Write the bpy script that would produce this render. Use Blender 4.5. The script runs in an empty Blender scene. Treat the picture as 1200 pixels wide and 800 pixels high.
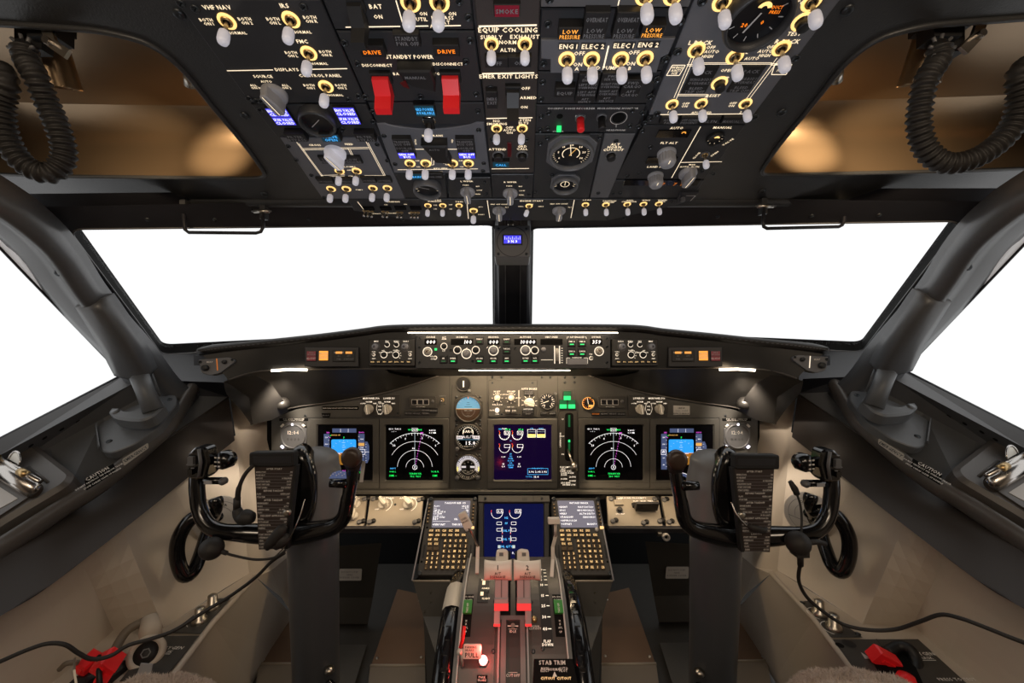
import bpy, math, random
from mathutils import Vector, Matrix, geometry
random.seed(7)
PI = math.pi
SC = bpy.context.scene
COL = SC.collection
F = 480.0          # focal length in pixels of the 1200 px wide frame
ZC = 0.95          # eye height above the cabin floor
CAM = Vector((0, 0, ZC))

# ---------------------------------------------------------------- materials
MATS = {}
def mat(name, col=(.5, .5, .5), rough=.5, metal=0., em=None, es=0., noise=0., nscale=40., bump=0., coat=0., alpha=None, sub=0.):
    m = bpy.data.materials.new(name); m.use_nodes = True
    nt = m.node_tree; b = nt.nodes['Principled BSDF']
    b.inputs['Base Color'].default_value = (*col, 1)
    b.inputs['Roughness'].default_value = rough
    b.inputs['Metallic'].default_value = metal
    if coat: b.inputs['Coat Weight'].default_value = coat
    if sub: b.inputs['Subsurface Weight'].default_value = sub
    if em is not None:
        b.inputs['Emission Color'].default_value = (*em, 1)
        b.inputs['Emission Strength'].default_value = es
    tc = nt.nodes.new('ShaderNodeTexCoord')
    nz = nt.nodes.new('ShaderNodeTexNoise'); nz.inputs['Scale'].default_value = nscale; nz.inputs['Detail'].default_value = 4
    nt.links.new(tc.outputs['Object'], nz.inputs['Vector'])
    if noise:
        mr = nt.nodes.new('ShaderNodeMapRange')
        mr.inputs['To Min'].default_value = 1 - noise; mr.inputs['To Max'].default_value = 1 + noise
        nt.links.new(nz.outputs['Fac'], mr.inputs['Value'])
        mx = nt.nodes.new('ShaderNodeVectorMath'); mx.operation = 'SCALE'
        mx.inputs[0].default_value = col
        nt.links.new(mr.outputs['Result'], mx.inputs['Scale'])
        nt.links.new(mx.outputs['Vector'], b.inputs['Base Color'])
    if bump:
        n2 = nt.nodes.new('ShaderNodeTexNoise'); n2.inputs['Scale'].default_value = nscale * 12
        nt.links.new(tc.outputs['Object'], n2.inputs['Vector'])
        bp = nt.nodes.new('ShaderNodeBump'); bp.inputs['Strength'].default_value = bump; bp.inputs['Distance'].default_value = .001
        nt.links.new(n2.outputs['Fac'], bp.inputs['Height']); nt.links.new(bp.outputs['Normal'], b.inputs['Normal'])
    MATS[name] = m
    return m
mat('dark', (.030, .031, .034), .45, noise=.15, bump=.15)
mat('liner', (.034, .035, .037), .40, noise=.12, bump=.25)
mat('frame_black', (.016, .016, .021), .45, noise=.2)
mat('panel_dark', (.026, .027, .030), .42, noise=.10, bump=.1)
mat('panel_brown', (.040, .034, .032), .45, noise=.10, bump=.1)
mat('panel_grey', (.125, .128, .142), .42, noise=.06, bump=.1)
mat('mip', (.070, .067, .061), .45, noise=.10, bump=.12)
mat('mip_dark', (.045, .042, .038), .45, noise=.10)
mat('cream_panel', (.30, .265, .215), .45, noise=.06)
mat('beige', (.50, .435, .36), .55, noise=.08, nscale=6, bump=.08)
mat('console', (.085, .076, .070), .38, noise=.10, nscale=10, bump=.1)
mat('quadrant', (.055, .049, .046), .36, noise=.1, nscale=14)
mat('fascia', (.038, .031, .027), .5, noise=.08, nscale=12, bump=.05)
mat('casting', (.095, .097, .103), .36, noise=.10, nscale=15, bump=.1)
mat('shelf', (.10, .105, .112), .45, noise=.12, nscale=15)
mat('reveal', (.80, .79, .80), .5, em=(1, .98, 1), es=.12)  # weak emission stands in for window light on the reveal
mat('bronze', (.25, .175, .105), .30, metal=.7, noise=.10, nscale=8, bump=.1)
mat('gloss_black', (.005, .005, .006), .15, noise=.2, coat=.5)
mat('black', (.008, .008, .009), .5)
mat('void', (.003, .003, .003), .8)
mat('rubber', (.020, .018, .017), .6, noise=.2, bump=.3)
mat('column_grey', (.075, .080, .090), .38, noise=.1, nscale=12)
mat('knob_grey', (.32, .32, .34), .45, noise=.06)
mat('knob_mid', (.11, .11, .115), .4)
mat('knob_white', (.55, .52, .46), .45)
mat('lever_white', (.66, .60, .54), .4, noise=.05)
mat('cap_white', (.62, .62, .66), .35, em=(.9, .88, 1.), es=.22)  # slight emission makes the caps look brightly lit
mat('steel', (.50, .46, .40), .3, metal=1.)
mat('chrome', (.50, .47, .44), .22, metal=1.)
mat('brass', (.55, .38, .18), .35, metal=1.)
mat('screw', (.05, .055, .06), .35, metal=.7)
mat('red', (.75, .015, .02), .35, em=(1, .02, .02), es=.05)
mat('dark_red', (.10, .006, .008), .3)
mat('green_tab', (.04, .25, .04), .4)
mat('teal', (.01, .09, .14), .35)
mat('fur', (.52, .43, .37), .9, noise=.25, nscale=60)
mat('placard', (.003, .003, .003), .75)
mat('label_white', (.50, .48, .46), .5)
mat('tan_floor', (.17, .14, .105), .5, noise=.12, nscale=10)
mat('brown_plate', (.16, .095, .055), .5, noise=.15, nscale=10)
mat('checklist', (.035, .024, .022), .4)
mat('horn_brown', (.045, .026, .018), .4, noise=.2)
mat('grey_text', (.20, .20, .21), .5)
mat('white_text', (.75, .72, .68), .5)
mat('black_text', (.01, .01, .01), .5)
mat('hood_black', (.010, .009, .008), .42)  # near-black inside of the glareshield hoods
mat('head_grey', (.17, .172, .175), .42, noise=.06)
mat('glow_text', (.5, .4, .3), .5, em=(1., .80, .52), es=1.05)
mat('glow_ring', (.9, .6, .25), .4, em=(1., .62, .20), es=1.25)
mat('glow_line', (.9, .8, .6), .5, em=(1., .80, .56), es=1.0)
mat('mip_text', (.4, .35, .3), .5, em=(1., .84, .64), es=1.1)
mat('key_text', (.9, .7, .4), .5, em=(1., .62, .24), es=.8)
mat('key_body', (.09, .062, .034), .4)
mat('led_strip', (1, .9, .8), .5, em=(1., .86, .66), es=9.)
mat('amber', (.5, .12, .01), .4, em=(1., .22, .01), es=1.2)
mat('amber_dim', (.2, .06, .01), .4, em=(1., .25, .02), es=.45)
mat('amber_bright', (.3, .1, .01), .4, em=(1., .40, .055), es=1.15)
mat('blue_lit', (.02, .02, .3), .4, em=(.07, .06, .90), es=1.0)
mat('blue_text', (.9, .9, 1), .4, em=(.80, .80, 1.), es=1.3)
mat('green_lit', (.01, .2, .06), .4, em=(.03, .95, .22), es=1.1)
mat('green_dark', (.005, .05, .02), .4, em=(.01, .35, .10), es=.22)
mat('lens_dark', (.012, .012, .014), .25)
mat('lens_redlit', (.12, .005, .02), .3, em=(.6, .02, .05), es=.12)
mat('red_glow', (.5, .03, .03), .4, em=(1., .05, .05), es=.75)
mat('red_hot', (1, .5, .5), .4, em=(1., .16, .14), es=9.)
mat('screen_black', (.003, .003, .004), .12)
mat('screen_blue', (.001, .0005, .003), .12, em=(.030, .008, .105), es=.2)
mat('screen_lower', (.0005, .0005, .003), .12, em=(.010, .014, .12), es=.40)
mat('screen_grey', (.1, .1, .12), .2, em=(.20, .19, .24), es=.75)
mat('s_white', (.9, .9, .9), .4, em=(.88, .88, .95), es=.9)
mat('s_grey', (.4, .5, .55), .4, em=(.30, .38, .42), es=1.0)
mat('s_green', (0, .9, .2), .4, em=(.02, .85, .12), es=.9)
mat('s_magenta', (.8, .1, .9), .4, em=(.75, .10, .80), es=.7)
mat('s_cyan', (.1, .5, .9), .4, em=(.05, .40, .95), es=.9)
mat('s_sky', (.05, .4, .9), .4, em=(.012, .30, .88), es=.95)
mat('s_earth', (.4, .2, .03), .4, em=(.30, .13, .015), es=.8)
mat('s_tape', (.05, .07, .15), .4, em=(.045, .065, .145), es=1.)
mat('s_yellow', (.9, .8, .2), .4, em=(.95, .80, .18), es=1.)
mat('s_amber', (.7, .4, .1), .4, em=(.55, .30, .08), es=1.)
mat('dial_blue', (.05, .12, .18), .3, em=(.20, .48, .70), es=.6)
mat('dial_brown', (.05, .03, .02), .3)
mat('dial_face', (.012, .012, .014), .3)
mat('dial_glow', (.6, .6, .66), .3, em=(.75, .72, .78), es=.6)
mat('pane', (.9, .95, 1), .02)
nt = MATS['pane'].node_tree; nt.nodes.remove(nt.nodes['Principled BSDF'])
_t = nt.nodes.new('ShaderNodeBsdfTransparent'); _t.inputs[0].default_value = (.985, .99, .99, 1)
_g = nt.nodes.new('ShaderNodeBsdfGlossy'); _g.inputs['Roughness'].default_value = .02
_m = nt.nodes.new('ShaderNodeMixShader'); _m.inputs[0].default_value = .04
nt.links.new(_t.outputs[0], _m.inputs[1]); nt.links.new(_g.outputs[0], _m.inputs[2])
nt.links.new(_m.outputs[0], nt.nodes['Material Output'].inputs[0])

for _n in ('screen_black', 'screen_blue', 'screen_lower', 'screen_grey', 'placard', 'void'): MATS[_n].node_tree.nodes['Principled BSDF'].inputs['Specular IOR Level'].default_value = .15

# ---------------------------------------------------------------- glyphs
GL = {}
def make_glyphs():
    chars = [chr(c) for c in range(33, 127)] + ['\u00b0']
    objs = []
    for ch in chars:
        cu = bpy.data.curves.new('g', 'FONT'); cu.body = ch; cu.size = 1; cu.resolution_u = 1; cu.offset = .022
        o = bpy.data.objects.new('g', cu); COL.objects.link(o); objs.append((ch, o))
    dg = bpy.context.evaluated_depsgraph_get(); dg.update()
    for ch, o in objs:
        e = o.evaluated_get(dg); me = e.to_mesh()
        vs = [(v.co.x, v.co.y) for v in me.vertices]; fs = [tuple(p.vertices) for p in me.polygons]
        x0 = min(v[0] for v in vs); x1 = max(v[0] for v in vs)
        GL[ch] = ([(x - x0, y) for x, y in vs], fs, x1 - x0)
        e.to_mesh_clear()
    for ch, o in objs:
        cu = o.data; bpy.data.objects.remove(o); bpy.data.curves.remove(cu)
make_glyphs()
def text_width(s, h, sx=1.):
    k = h / .72; w = 0
    for c in s: w += (.30 if c == ' ' else (GL[c][2] + .12 if c in GL else .5))
    return (w - .12) * k * sx

# ---------------------------------------------------------------- mesh builder
class MB:
    def __init__(s): s.v = []; s.f = []; s.m = []; s.sm = []; s.slots = []
    def mi(s, m):
        if m not in s.slots: s.slots.append(m)
        return s.slots.index(m)
    def add(s, vs, fs, m, smooth=False, T=None):
        b = len(s.v); k = s.mi(m)
        if T is not None: vs = [T @ Vector(v) for v in vs]
        s.v.extend([tuple(v) for v in vs])
        for f in fs: s.f.append(tuple(i + b for i in f)); s.m.append(k); s.sm.append(smooth)
        return s
    def box(s, c, d, m, T=None, bev=0.):
        cx, cy, cz = c; hx, hy, hz = d[0] / 2, d[1] / 2, d[2] / 2
        if bev:
            poly = [(cx - hx, cy - hy), (cx + hx, cy - hy), (cx + hx, cy + hy), (cx - hx, cy + hy)]
            return s.prism(poly, cz - hz, cz + hz, m, bev=bev, T=T)
        vs = [(cx + sx * hx, cy + sy * hy, cz + sz * hz) for sz in (-1, 1) for sy in (-1, 1) for sx in (-1, 1)]
        return s.add(vs, [(0, 2, 3, 1), (4, 5, 7, 6), (0, 1, 5, 4), (2, 6, 7, 3), (0, 4, 6, 2), (1, 3, 7, 5)], m, T=T)
    def prism(s, poly, z0, z1, m, bev=0., T=None, top=None, both=False):
        poly = [tuple(p[:2]) for p in poly]
        a = sum(poly[i][0] * poly[(i + 1) % len(poly)][1] - poly[(i + 1) % len(poly)][0] * poly[i][1] for i in range(len(poly)))
        if a < 0: poly = poly[::-1]
        n = len(poly)
        rings = [[(x, y, z0) for x, y in poly]]
        if bev:
            rings.append([(x, y, z1 - bev) for x, y in poly])
            ins = inset(poly, bev)
            rings.append([(x, y, z1) for x, y in ins])
        else: rings.append([(x, y, z1) for x, y in poly])
        vs = [p for r in rings for p in r]; fs = []
        for r in range(len(rings) - 1):
            for i in range(n):
                j = (i + 1) % n
                fs.append((r * n + i, r * n + j, (r + 1) * n + j, (r + 1) * n + i))
        s.add(vs, fs, m, T=T)
        s.cap(rings[-1], top or m, T=T); s.cap(rings[0][::-1], m, T=T)
        return s
    def cap(s, ring, m, T=None):
        tri = geometry.tessellate_polygon([[Vector(p) for p in ring]])
        if tri:
            nn = sum(((Vector(ring[a]) - Vector(ring[b])).cross(Vector(ring[b]) - Vector(ring[c])) for a, b, c in tri), Vector())
            ref = Vector()
            for i in range(len(ring)): ref += Vector(ring[i]).cross(Vector(ring[(i + 1) % len(ring)]))
            if nn.dot(ref) < 0: tri = [t[::-1] for t in tri]
        return s.add(ring, tri, m, T=T)
    def lathe(s, prof, m, c=(0, 0, 0), n=20, T=None, smooth=True, cap0=False, cap1=False):
        """profile of (radius, z)"""
        vs = []; fs = []
        for r, z in prof:
            for i in range(n):
                a = 2 * PI * i / n; vs.append((c[0] + r * math.cos(a), c[1] + r * math.sin(a), c[2] + z))
        for k in range(len(prof) - 1):
            for i in range(n):
                j = (i + 1) % n; fs.append((k * n + i, k * n + j, (k + 1) * n + j, (k + 1) * n + i))
        if cap1: fs.append(tuple((len(prof) - 1) * n + i for i in range(n)))
        if cap0: fs.append(tuple(i for i in range(n))[::-1])
        return s.add(vs, fs, m, smooth=smooth, T=T)
    def cyl(s, c, r, z0, z1, m, n=20, r1=None, T=None, bev=0.):
        r1 = r if r1 is None else r1
        if bev: pr = [(r, z0), (r1, z1 - bev), (r1 - bev * .3, z1 - bev * .3), (r1 - bev, z1)]
        else: pr = [(r, z0), (r1, z1)]
        s.lathe(pr, m, c=(c[0], c[1], 0), n=n, T=T, smooth=bool(bev) and n > 8, cap1=True, cap0=True)
        return s
    def ring(s, c, r0, r1, z, m, n=28, T=None, a0=0., a1=360.):
        full = abs(a1 - a0) >= 360; vs = []; fs = []
        k = n if full else n + 1
        for i in range(k):
            a = math.radians(a0 + (a1 - a0) * i / n)
            vs += [(c[0] + r0 * math.cos(a), c[1] + r0 * math.sin(a), z), (c[0] + r1 * math.cos(a), c[1] + r1 * math.sin(a), z)]
        for i in range(n):
            j = (i + 1) % k
            fs.append((2 * i, 2 * i + 1, 2 * j + 1, 2 * j))
        return s.add(vs, fs, m, T=T)
    def disc(s, c, r, z, m, n=28, T=None):
        return s.add([(c[0] + r * math.cos(2 * PI * i / n), c[1] + r * math.sin(2 * PI * i / n), z) for i in range(n)], [tuple(range(n))], m, T=T)
    def rect(s, x0, y0, x1, y1, z, m, T=None):
        return s.add([(x0, y0, z), (x1, y0, z), (x1, y1, z), (x0, y1, z)], [(0, 1, 2, 3)], m, T=T)
    def line(s, a, b, w, z, m, T=None):
        a = Vector(a[:2]); b = Vector(b[:2]); d = b - a
        if d.length < 1e-9: return s
        n = Vector((-d.y, d.x)).normalized() * w / 2
        p = [a + n, a - n, b - n, b + n]
        return s.add([(q.x, q.y, z) for q in p], [(0, 1, 2, 3)], m, T=T)
    def text(s, st, c, h, z, m, al='c', sx=1., rot=0., T=None, shear=0.):
        k = h / .72; w = text_width(st, h, sx)
        x = {'c': -w / 2, 'l': 0, 'r': -w}[al]
        ca, sa = math.cos(rot), math.sin(rot)
        for ch in st:
            if ch == ' ' or ch not in GL: x += (.30 if ch == ' ' else .5) * k * sx; continue
            vs, fs, gw = GL[ch]
            out = []
            for vx, vy in vs:
                px = x + vx * k * sx + shear * vy * k; py = vy * k - h / 2
                out.append((c[0] + px * ca - py * sa, c[1] + px * sa + py * ca, z))
            s.add(out, fs, m, T=T)
            x += (gw + .12) * k * sx
        return s
    def tube(s, pts, r, m, n=10, cap=True, up=None, sy=1.):
        """round (or flattened by sy) section along a path; r may be a list"""
        pts = [Vector(p) for p in pts]; N = len(pts)
        rs = r if isinstance(r, (list, tuple)) else [r] * N
        tang = []
        for i in range(N):
            t = pts[min(i + 1, N - 1)] - pts[max(i - 1, 0)]
            tang.append(t.normalized() if t.length > 1e-9 else Vector((0, 0, 1)))
        u = Vector(up) if up else (Vector((0, 0, 1)) if abs(tang[0].z) < .9 else Vector((1, 0, 0)))
        nrm = (u - tang[0] * u.dot(tang[0])).normalized()
        vs = []; fs = []
        for i in range(N):
            if i: nrm = (nrm - tang[i] * nrm.dot(tang[i]))
            if up and i: nrm = (u - tang[i] * u.dot(tang[i]))
            nrm = nrm.normalized() if nrm.length > 1e-6 else Vector((1, 0, 0))
            bi = tang[i].cross(nrm)
            for k in range(n):
                a = 2 * PI * k / n + (PI / n if n == 4 else 0)
                vs.append(pts[i] + nrm * (rs[i] * math.cos(a)) + bi * (rs[i] * sy * math.sin(a)))
        for i in range(N - 1):
            for k in range(n):
                j = (k + 1) % n; fs.append((i * n + k, i * n + j, (i + 1) * n + j, (i + 1) * n + k))
        if cap: fs += [tuple(range(n))[::-1], tuple((N - 1) * n + k for k in range(n))]
        return s.add(vs, fs, m, smooth=n > 4)
    def loft(s, rings, m, closed=True, smooth=True, cap=False, mats=None):
        n = len(rings[0]); vs = [p for r in rings for p in r]
        for r in range(len(rings) - 1):
            fs = []
            for i in range(n if closed else n - 1):
                j = (i + 1) % n; fs.append((r * n + i, r * n + j, (r + 1) * n + j, (r + 1) * n + i))
            if r == 0: s.add(vs, fs, m, smooth=smooth); base = len(s.v) - len(vs)
            else:
                k = s.mi(m)
                for f in fs: s.f.append(tuple(i + base for i in f)); s.m.append(k); s.sm.append(smooth)
        if cap:
            k = s.mi(m)
            s.f.append(tuple(base + i for i in range(n))[::-1]); s.m.append(k); s.sm.append(False)
            s.f.append(tuple(base + (len(rings) - 1) * n + i for i in range(n))); s.m.append(k); s.sm.append(False)
        return s
    def mesh(s, name):
        me = bpy.data.meshes.new(name)
        me.from_pydata([tuple(v) for v in s.v], [], s.f)
        for m in s.slots: me.materials.append(MATS[m])
        me.polygons.foreach_set('material_index', s.m)
        me.polygons.foreach_set('use_smooth', s.sm)
        me.update()
        return me
def inset(poly, d):
    n = len(poly); out = []
    for i in range(n):
        p0 = Vector(poly[i - 1]); p = Vector(poly[i]); p1 = Vector(poly[(i + 1) % n])
        a = (p - p0); b = (p1 - p)
        if a.length < 1e-9 or b.length < 1e-9: out.append(tuple(p)); continue
        a.normalize(); b.normalize()
        n1 = Vector((-a.y, a.x)); n2 = Vector((-b.y, b.x)); t = n1 + n2
        if t.length < 1e-6: out.append(tuple(p)); continue
        t.normalize(); k = d / max(.4, t.dot(n1)); q = p + t * k
        out.append((q.x, q.y))
    return out
def rpoly(pts, r, n=5):
    out = []; N = len(pts)
    for i in range(N):
        p0 = Vector(pts[i - 1]); p = Vector(pts[i]); p1 = Vector(pts[(i + 1) % N])
        rr = r[i] if isinstance(r, (list, tuple)) else r
        a = (p0 - p); b = (p1 - p); k = min(rr, a.length * .49, b.length * .49)
        if k < 1e-6: out.append(tuple(p)); continue
        A = p + a.normalized() * k; B = p + b.normalized() * k
        for j in range(n + 1):
            t = j / n; q = A * (1 - t) ** 2 + p * 2 * t * (1 - t) + B * t ** 2; out.append(tuple(q))
    return out
def bez(pts, n=8):
    """Catmull-Rom through points"""
    P = [Vector(p) for p in pts]; out = []
    for i in range(len(P) - 1):
        a = P[max(i - 1, 0)]; b = P[i]; c = P[i + 1]; d = P[min(i + 2, len(P) - 1)]
        for j in range(n):
            t = j / n
            out.append(.5 * ((2 * b) + (-a + c) * t + (2 * a - 5 * b + 4 * c - d) * t * t + (-a + 3 * b - 3 * c + d) * t ** 3))
    out.append(P[-1]); return out

# ---------------------------------------------------------------- objects
def obj(name, mb, parent=None, loc=None, rot=None, smooth_angle=None):
    me = mb if isinstance(mb, bpy.types.Mesh) else mb.mesh(name)
    o = bpy.data.objects.new(name, me); COL.objects.link(o)
    if parent: o.parent = parent
    if loc is not None: o.location = loc
    if rot is not None: o.rotation_euler = rot
    return o
def tag(o, label=None, cat=None, group=None, kind=None):
    if label: o['label'] = label
    if cat: o['category'] = cat
    if group: o['group'] = group
    if kind: o['kind'] = kind
    return o
def thing(name, label, cat, M=None, group=None):
    o = bpy.data.objects.new(name, None); COL.objects.link(o); o.empty_display_size = .02
    if M is not None: o.matrix_world = M
    return tag(o, label, cat, group)
def struct(name, mb, parent=None):
    o = obj(name, mb, parent)
    if parent is None: o['kind'] = 'structure'
    return o
def S(px, py, D): return Vector(((px - 600) * D / F, D, (400 - py) * D / F + ZC))

class Fr:
    """a flat face in the cockpit: origin, right, up and outward axes; seen points are found by sighting onto it"""
    def __init__(s, o, ex, ey):
        s.o = Vector(o); s.ex = Vector(ex).normalized(); s.ez = s.ex.cross(Vector(ey)).normalized(); s.ey = s.ez.cross(s.ex)
        s.M = Matrix(((s.ex.x, s.ey.x, s.ez.x, s.o.x), (s.ex.y, s.ey.y, s.ez.y, s.o.y), (s.ex.z, s.ey.z, s.ez.z, s.o.z), (0, 0, 0, 1)))
    def P(s, px, py, h=0.):
        d = Vector(((px - 600) / F, 1, (400 - py) / F)); o = s.o + s.ez * h
        return CAM + d * ((o - CAM).dot(s.ez) / d.dot(s.ez))
    def uv(s, px, py, h=0.):
        q = s.P(px, py, h) - s.o; return (q.dot(s.ex), q.dot(s.ey))
    def k(s, px, py):
        """metres per pixel at the point"""
        return s.P(px, py).y / F
    def sub(s, px, py): return Fr(s.P(px, py), s.ex, s.ey)
    def poly(s, pts): return [s.uv(*p) for p in pts]
    def w(s, u, v, z=0.): return s.o + s.ex * u + s.ey * v + s.ez * z
def plane3(a, b, c, o=None, ex=None):
    """frame through three points, outward side facing the eye"""
    n = (b - a).cross(c - a).normalized()
    if n.dot(CAM - a) < 0: n = -n
    ex = Vector(ex) if ex else Vector((1, 0, 0)); ex = (ex - n * ex.dot(n)).normalized()
    return Fr(o or a, ex, n.cross(ex))
def mir(px, py): return (1203 - px, py - 7 * min(1, abs(px - 600) / 560))
# ================================================================ the shell of the cockpit
def Dov(py): return 206. / (515. - py)
OV = Fr(S(600, 200, Dov(200)), (1, 0, 0), (0, -.9725, .233))
LN = Fr(OV.o - OV.ez * .010, OV.ex, OV.ey)

def q2(sg):
    if sg < 0: return lambda px, py, D, h=0: S(px, py, D)
    return lambda px, py, D, h=0: S(*mir(px, py), D)
def px2(sg): return (lambda px, py: (px, py)) if sg < 0 else mir
SIDE = {-1: 'left', 1: 'right'}
def ext(a, b, t): return a + (b - a) * t

# ceiling liner with its two stowage coves
def build_ceiling():
    mb = MB()
    v0 = LN.uv(600, 239)[1]
    outer = [(-1.25, v0), (1.25, v0), (1.25, 2.2), (-1.25, 2.2)]
    holeL = [(-130, 24), (0, 27), (120, 35), (178, 50), (215, 80), (250, 125), (290, 172), (314, 207), (290, 208.5), (60, 206), (-130, 199)]
    holes = []
    for sg in (-1, 1):
        h = [LN.uv(*px2(sg)(*p)) for p in holeL]
        h = rpoly(h, [.001, .001, .05, .05, .05, .05, .04, .030, .020, .05, .001], 4)
        holes.append(h)
    loops = [[Vector((x, y, 0)) for x, y in outer]] + [[Vector((x, y, 0)) for x, y in h] for h in holes]
    tri = geometry.tessellate_polygon(loops)
    flat = [p for l in loops for p in l]
    out = []
    for t in tri:
        a, b, c = [flat[i] for i in t]
        out.append(t if (b - a).cross(c - a).z > 0 else t[::-1])
    mb.add(flat, out, 'liner', T=LN.M)
    # rolled front edge
    pts = [LN.w(-1.25 + i * .05, v0 + .004, -.006) for i in range(51)]
    mb.tube(pts, .013, 'liner', n=12)
    for h in holes:   # thin lip round each opening
        mb.tube([LN.w(x, y, .001) for x, y in h + [h[0]]], .0035, 'liner', n=6, cap=False)
    for sg in (-1, 1):
        for p in ((118, 142), (200, 232), (292, 235), (95, 236), (255, 4), (128, 14)):
            pp = px2(sg)(*((p[0] + (0 if p[0] > 250 else 0)), p[1]))
            u, v = LN.uv(*pp)
        for p in ((287, 135), (310, 227), (210, 16)):
            u, v = LN.uv(*px2(sg)(*p)); mb.lathe([(.006, 0), (.006, .002), (.003, .003), (.0, .002)], 'screw', c=(u, v, 0), n=10, T=LN.M)
    c = struct('ceiling', mb)
    for sg, h in zip((-1, 1), holes):
        rb = MB(); rings = []
        for z, e in ((0, 0), (-.012, -.006), (-.06, -.012), (-.095, -.008), (-.112, .02)):
            rings.append([LN.w(x, y, z) for x, y in inset(h, e)])
        a = sum(h[i][0] * h[(i + 1) % len(h)][1] - h[(i + 1) % len(h)][0] * h[i][1] for i in range(len(h)))
        hh = h if a > 0 else h[::-1]
        rings = [[LN.w(x, y, z) for x, y in inset(hh, e)] for z, e in ((0, 0), (-.012, -.004), (-.06, -.010), (-.095, -.006), (-.115, .03))]
        rb.loft(rings, 'bronze'); rb.cap(rings[-1], 'bronze')
        o = struct('ceiling_cove', rb, c)
        o['label'] = 'bronze painted stowage cove sunk in the ceiling'
    return holes
HOLES = build_ceiling()

# windscreens
WP = {}
def build_windscreen(sg, idx):
    q = q2(sg); p = px2(sg)
    fr = plane3(q(580, 263, .98), q(580, 383, 1.42), q(190, 415, 1.06))
    WP[sg] = fr
    glass = [(580, 263), (580, 392), (190, 415), (80, 268)]
    if sg > 0: glass = [(581, 267), (582, 392), (193, 417), (75, 265)]
    outer = [(600, 232), (600, 425), (170, 468), (8, 262), (0, 243)]
    g = rpoly([fr.uv(*p(*x)) for x in glass], .022, 5)
    o = [fr.uv(*p(*x)) for x in outer]
    mb = MB()
    loops = [[Vector((x, y, 0)) for x, y in o], [Vector((x, y, 0)) for x, y in g]]
    tri = geometry.tessellate_polygon(loops); flat = loops[0] + loops[1]
    for z, m in ((0, 'frame_black'), (-.03, 'frame_black')):
        mb.add([(v.x, v.y, z) for v in flat], [t if (flat[t[1]] - flat[t[0]]).cross(flat[t[2]] - flat[t[0]]).z > 0 else t[::-1] for t in tri], m, T=fr.M)
    gi = inset(g if sum(g[i][0] * g[(i + 1) % len(g)][1] - g[(i + 1) % len(g)][0] * g[i][1] for i in range(len(g))) > 0 else g[::-1], -.0)
    mb.loft([[fr.w(x, y, z) for x, y in gi] for z in (0, -.03)], 'void', smooth=False)
    # metal line of the seal
    mb.tube([fr.w(x, y, .001) for x, y in gi + [gi[0]]], .0016, 'casting', n=5, cap=False)
    for t in (.12, .3, .55, .8):     # fixing screws along the header
        a = fr.uv(*p(120 + 440 * t, 257)); mb.lathe([(.004, 0), (.004, .0015), (0, .002)], 'screw', c=(a[0], a[1], 0), n=8, T=fr.M)
    for t in (.2, .5, .85):
        a = fr.uv(*p(68 + 112 * t, 275 + 150 * t)); mb.lathe([(.004, 0), (.004, .0015), (0, .002)], 'screw', c=(a[0], a[1], 0), n=8, T=fr.M)
    w = struct('window_%d' % idx, mb)
    pn = MB(); pn.prism(g, -.026, -.018, 'pane', T=fr.M); struct('window_pane', pn, w)
build_windscreen(-1, 1); build_windscreen(1, 2)

# centre post between the windscreens
def build_post():
    mb = MB()
    A = S(601, 225, .90); B = S(601, 400, 1.47)
    d = (B - A).normalized(); x = Vector((1, 0, 0)); n = x.cross(d).normalized()
    if n.y > 0: n = -n
    def prof(P, w): return [P + x * a * w + n * b for a, b in ((-1, -.02), (-1, .012), (-.8, .022), (-.45, .022), (-.4, .012), (.4, .012), (.45, .022), (.8, .022), (1, .012), (1, -.02))]
    mb.loft([prof(A, .040), prof(B, .060)], 'frame_black', smooth=False, cap=True)
    for s in (-.42, .42): mb.tube([A + x * s * .040 + n * .0225, B + x * s * .060 + n * .0225], .0012, 'casting', n=4)
    struct('trim_1', mb)
build_post()

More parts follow.
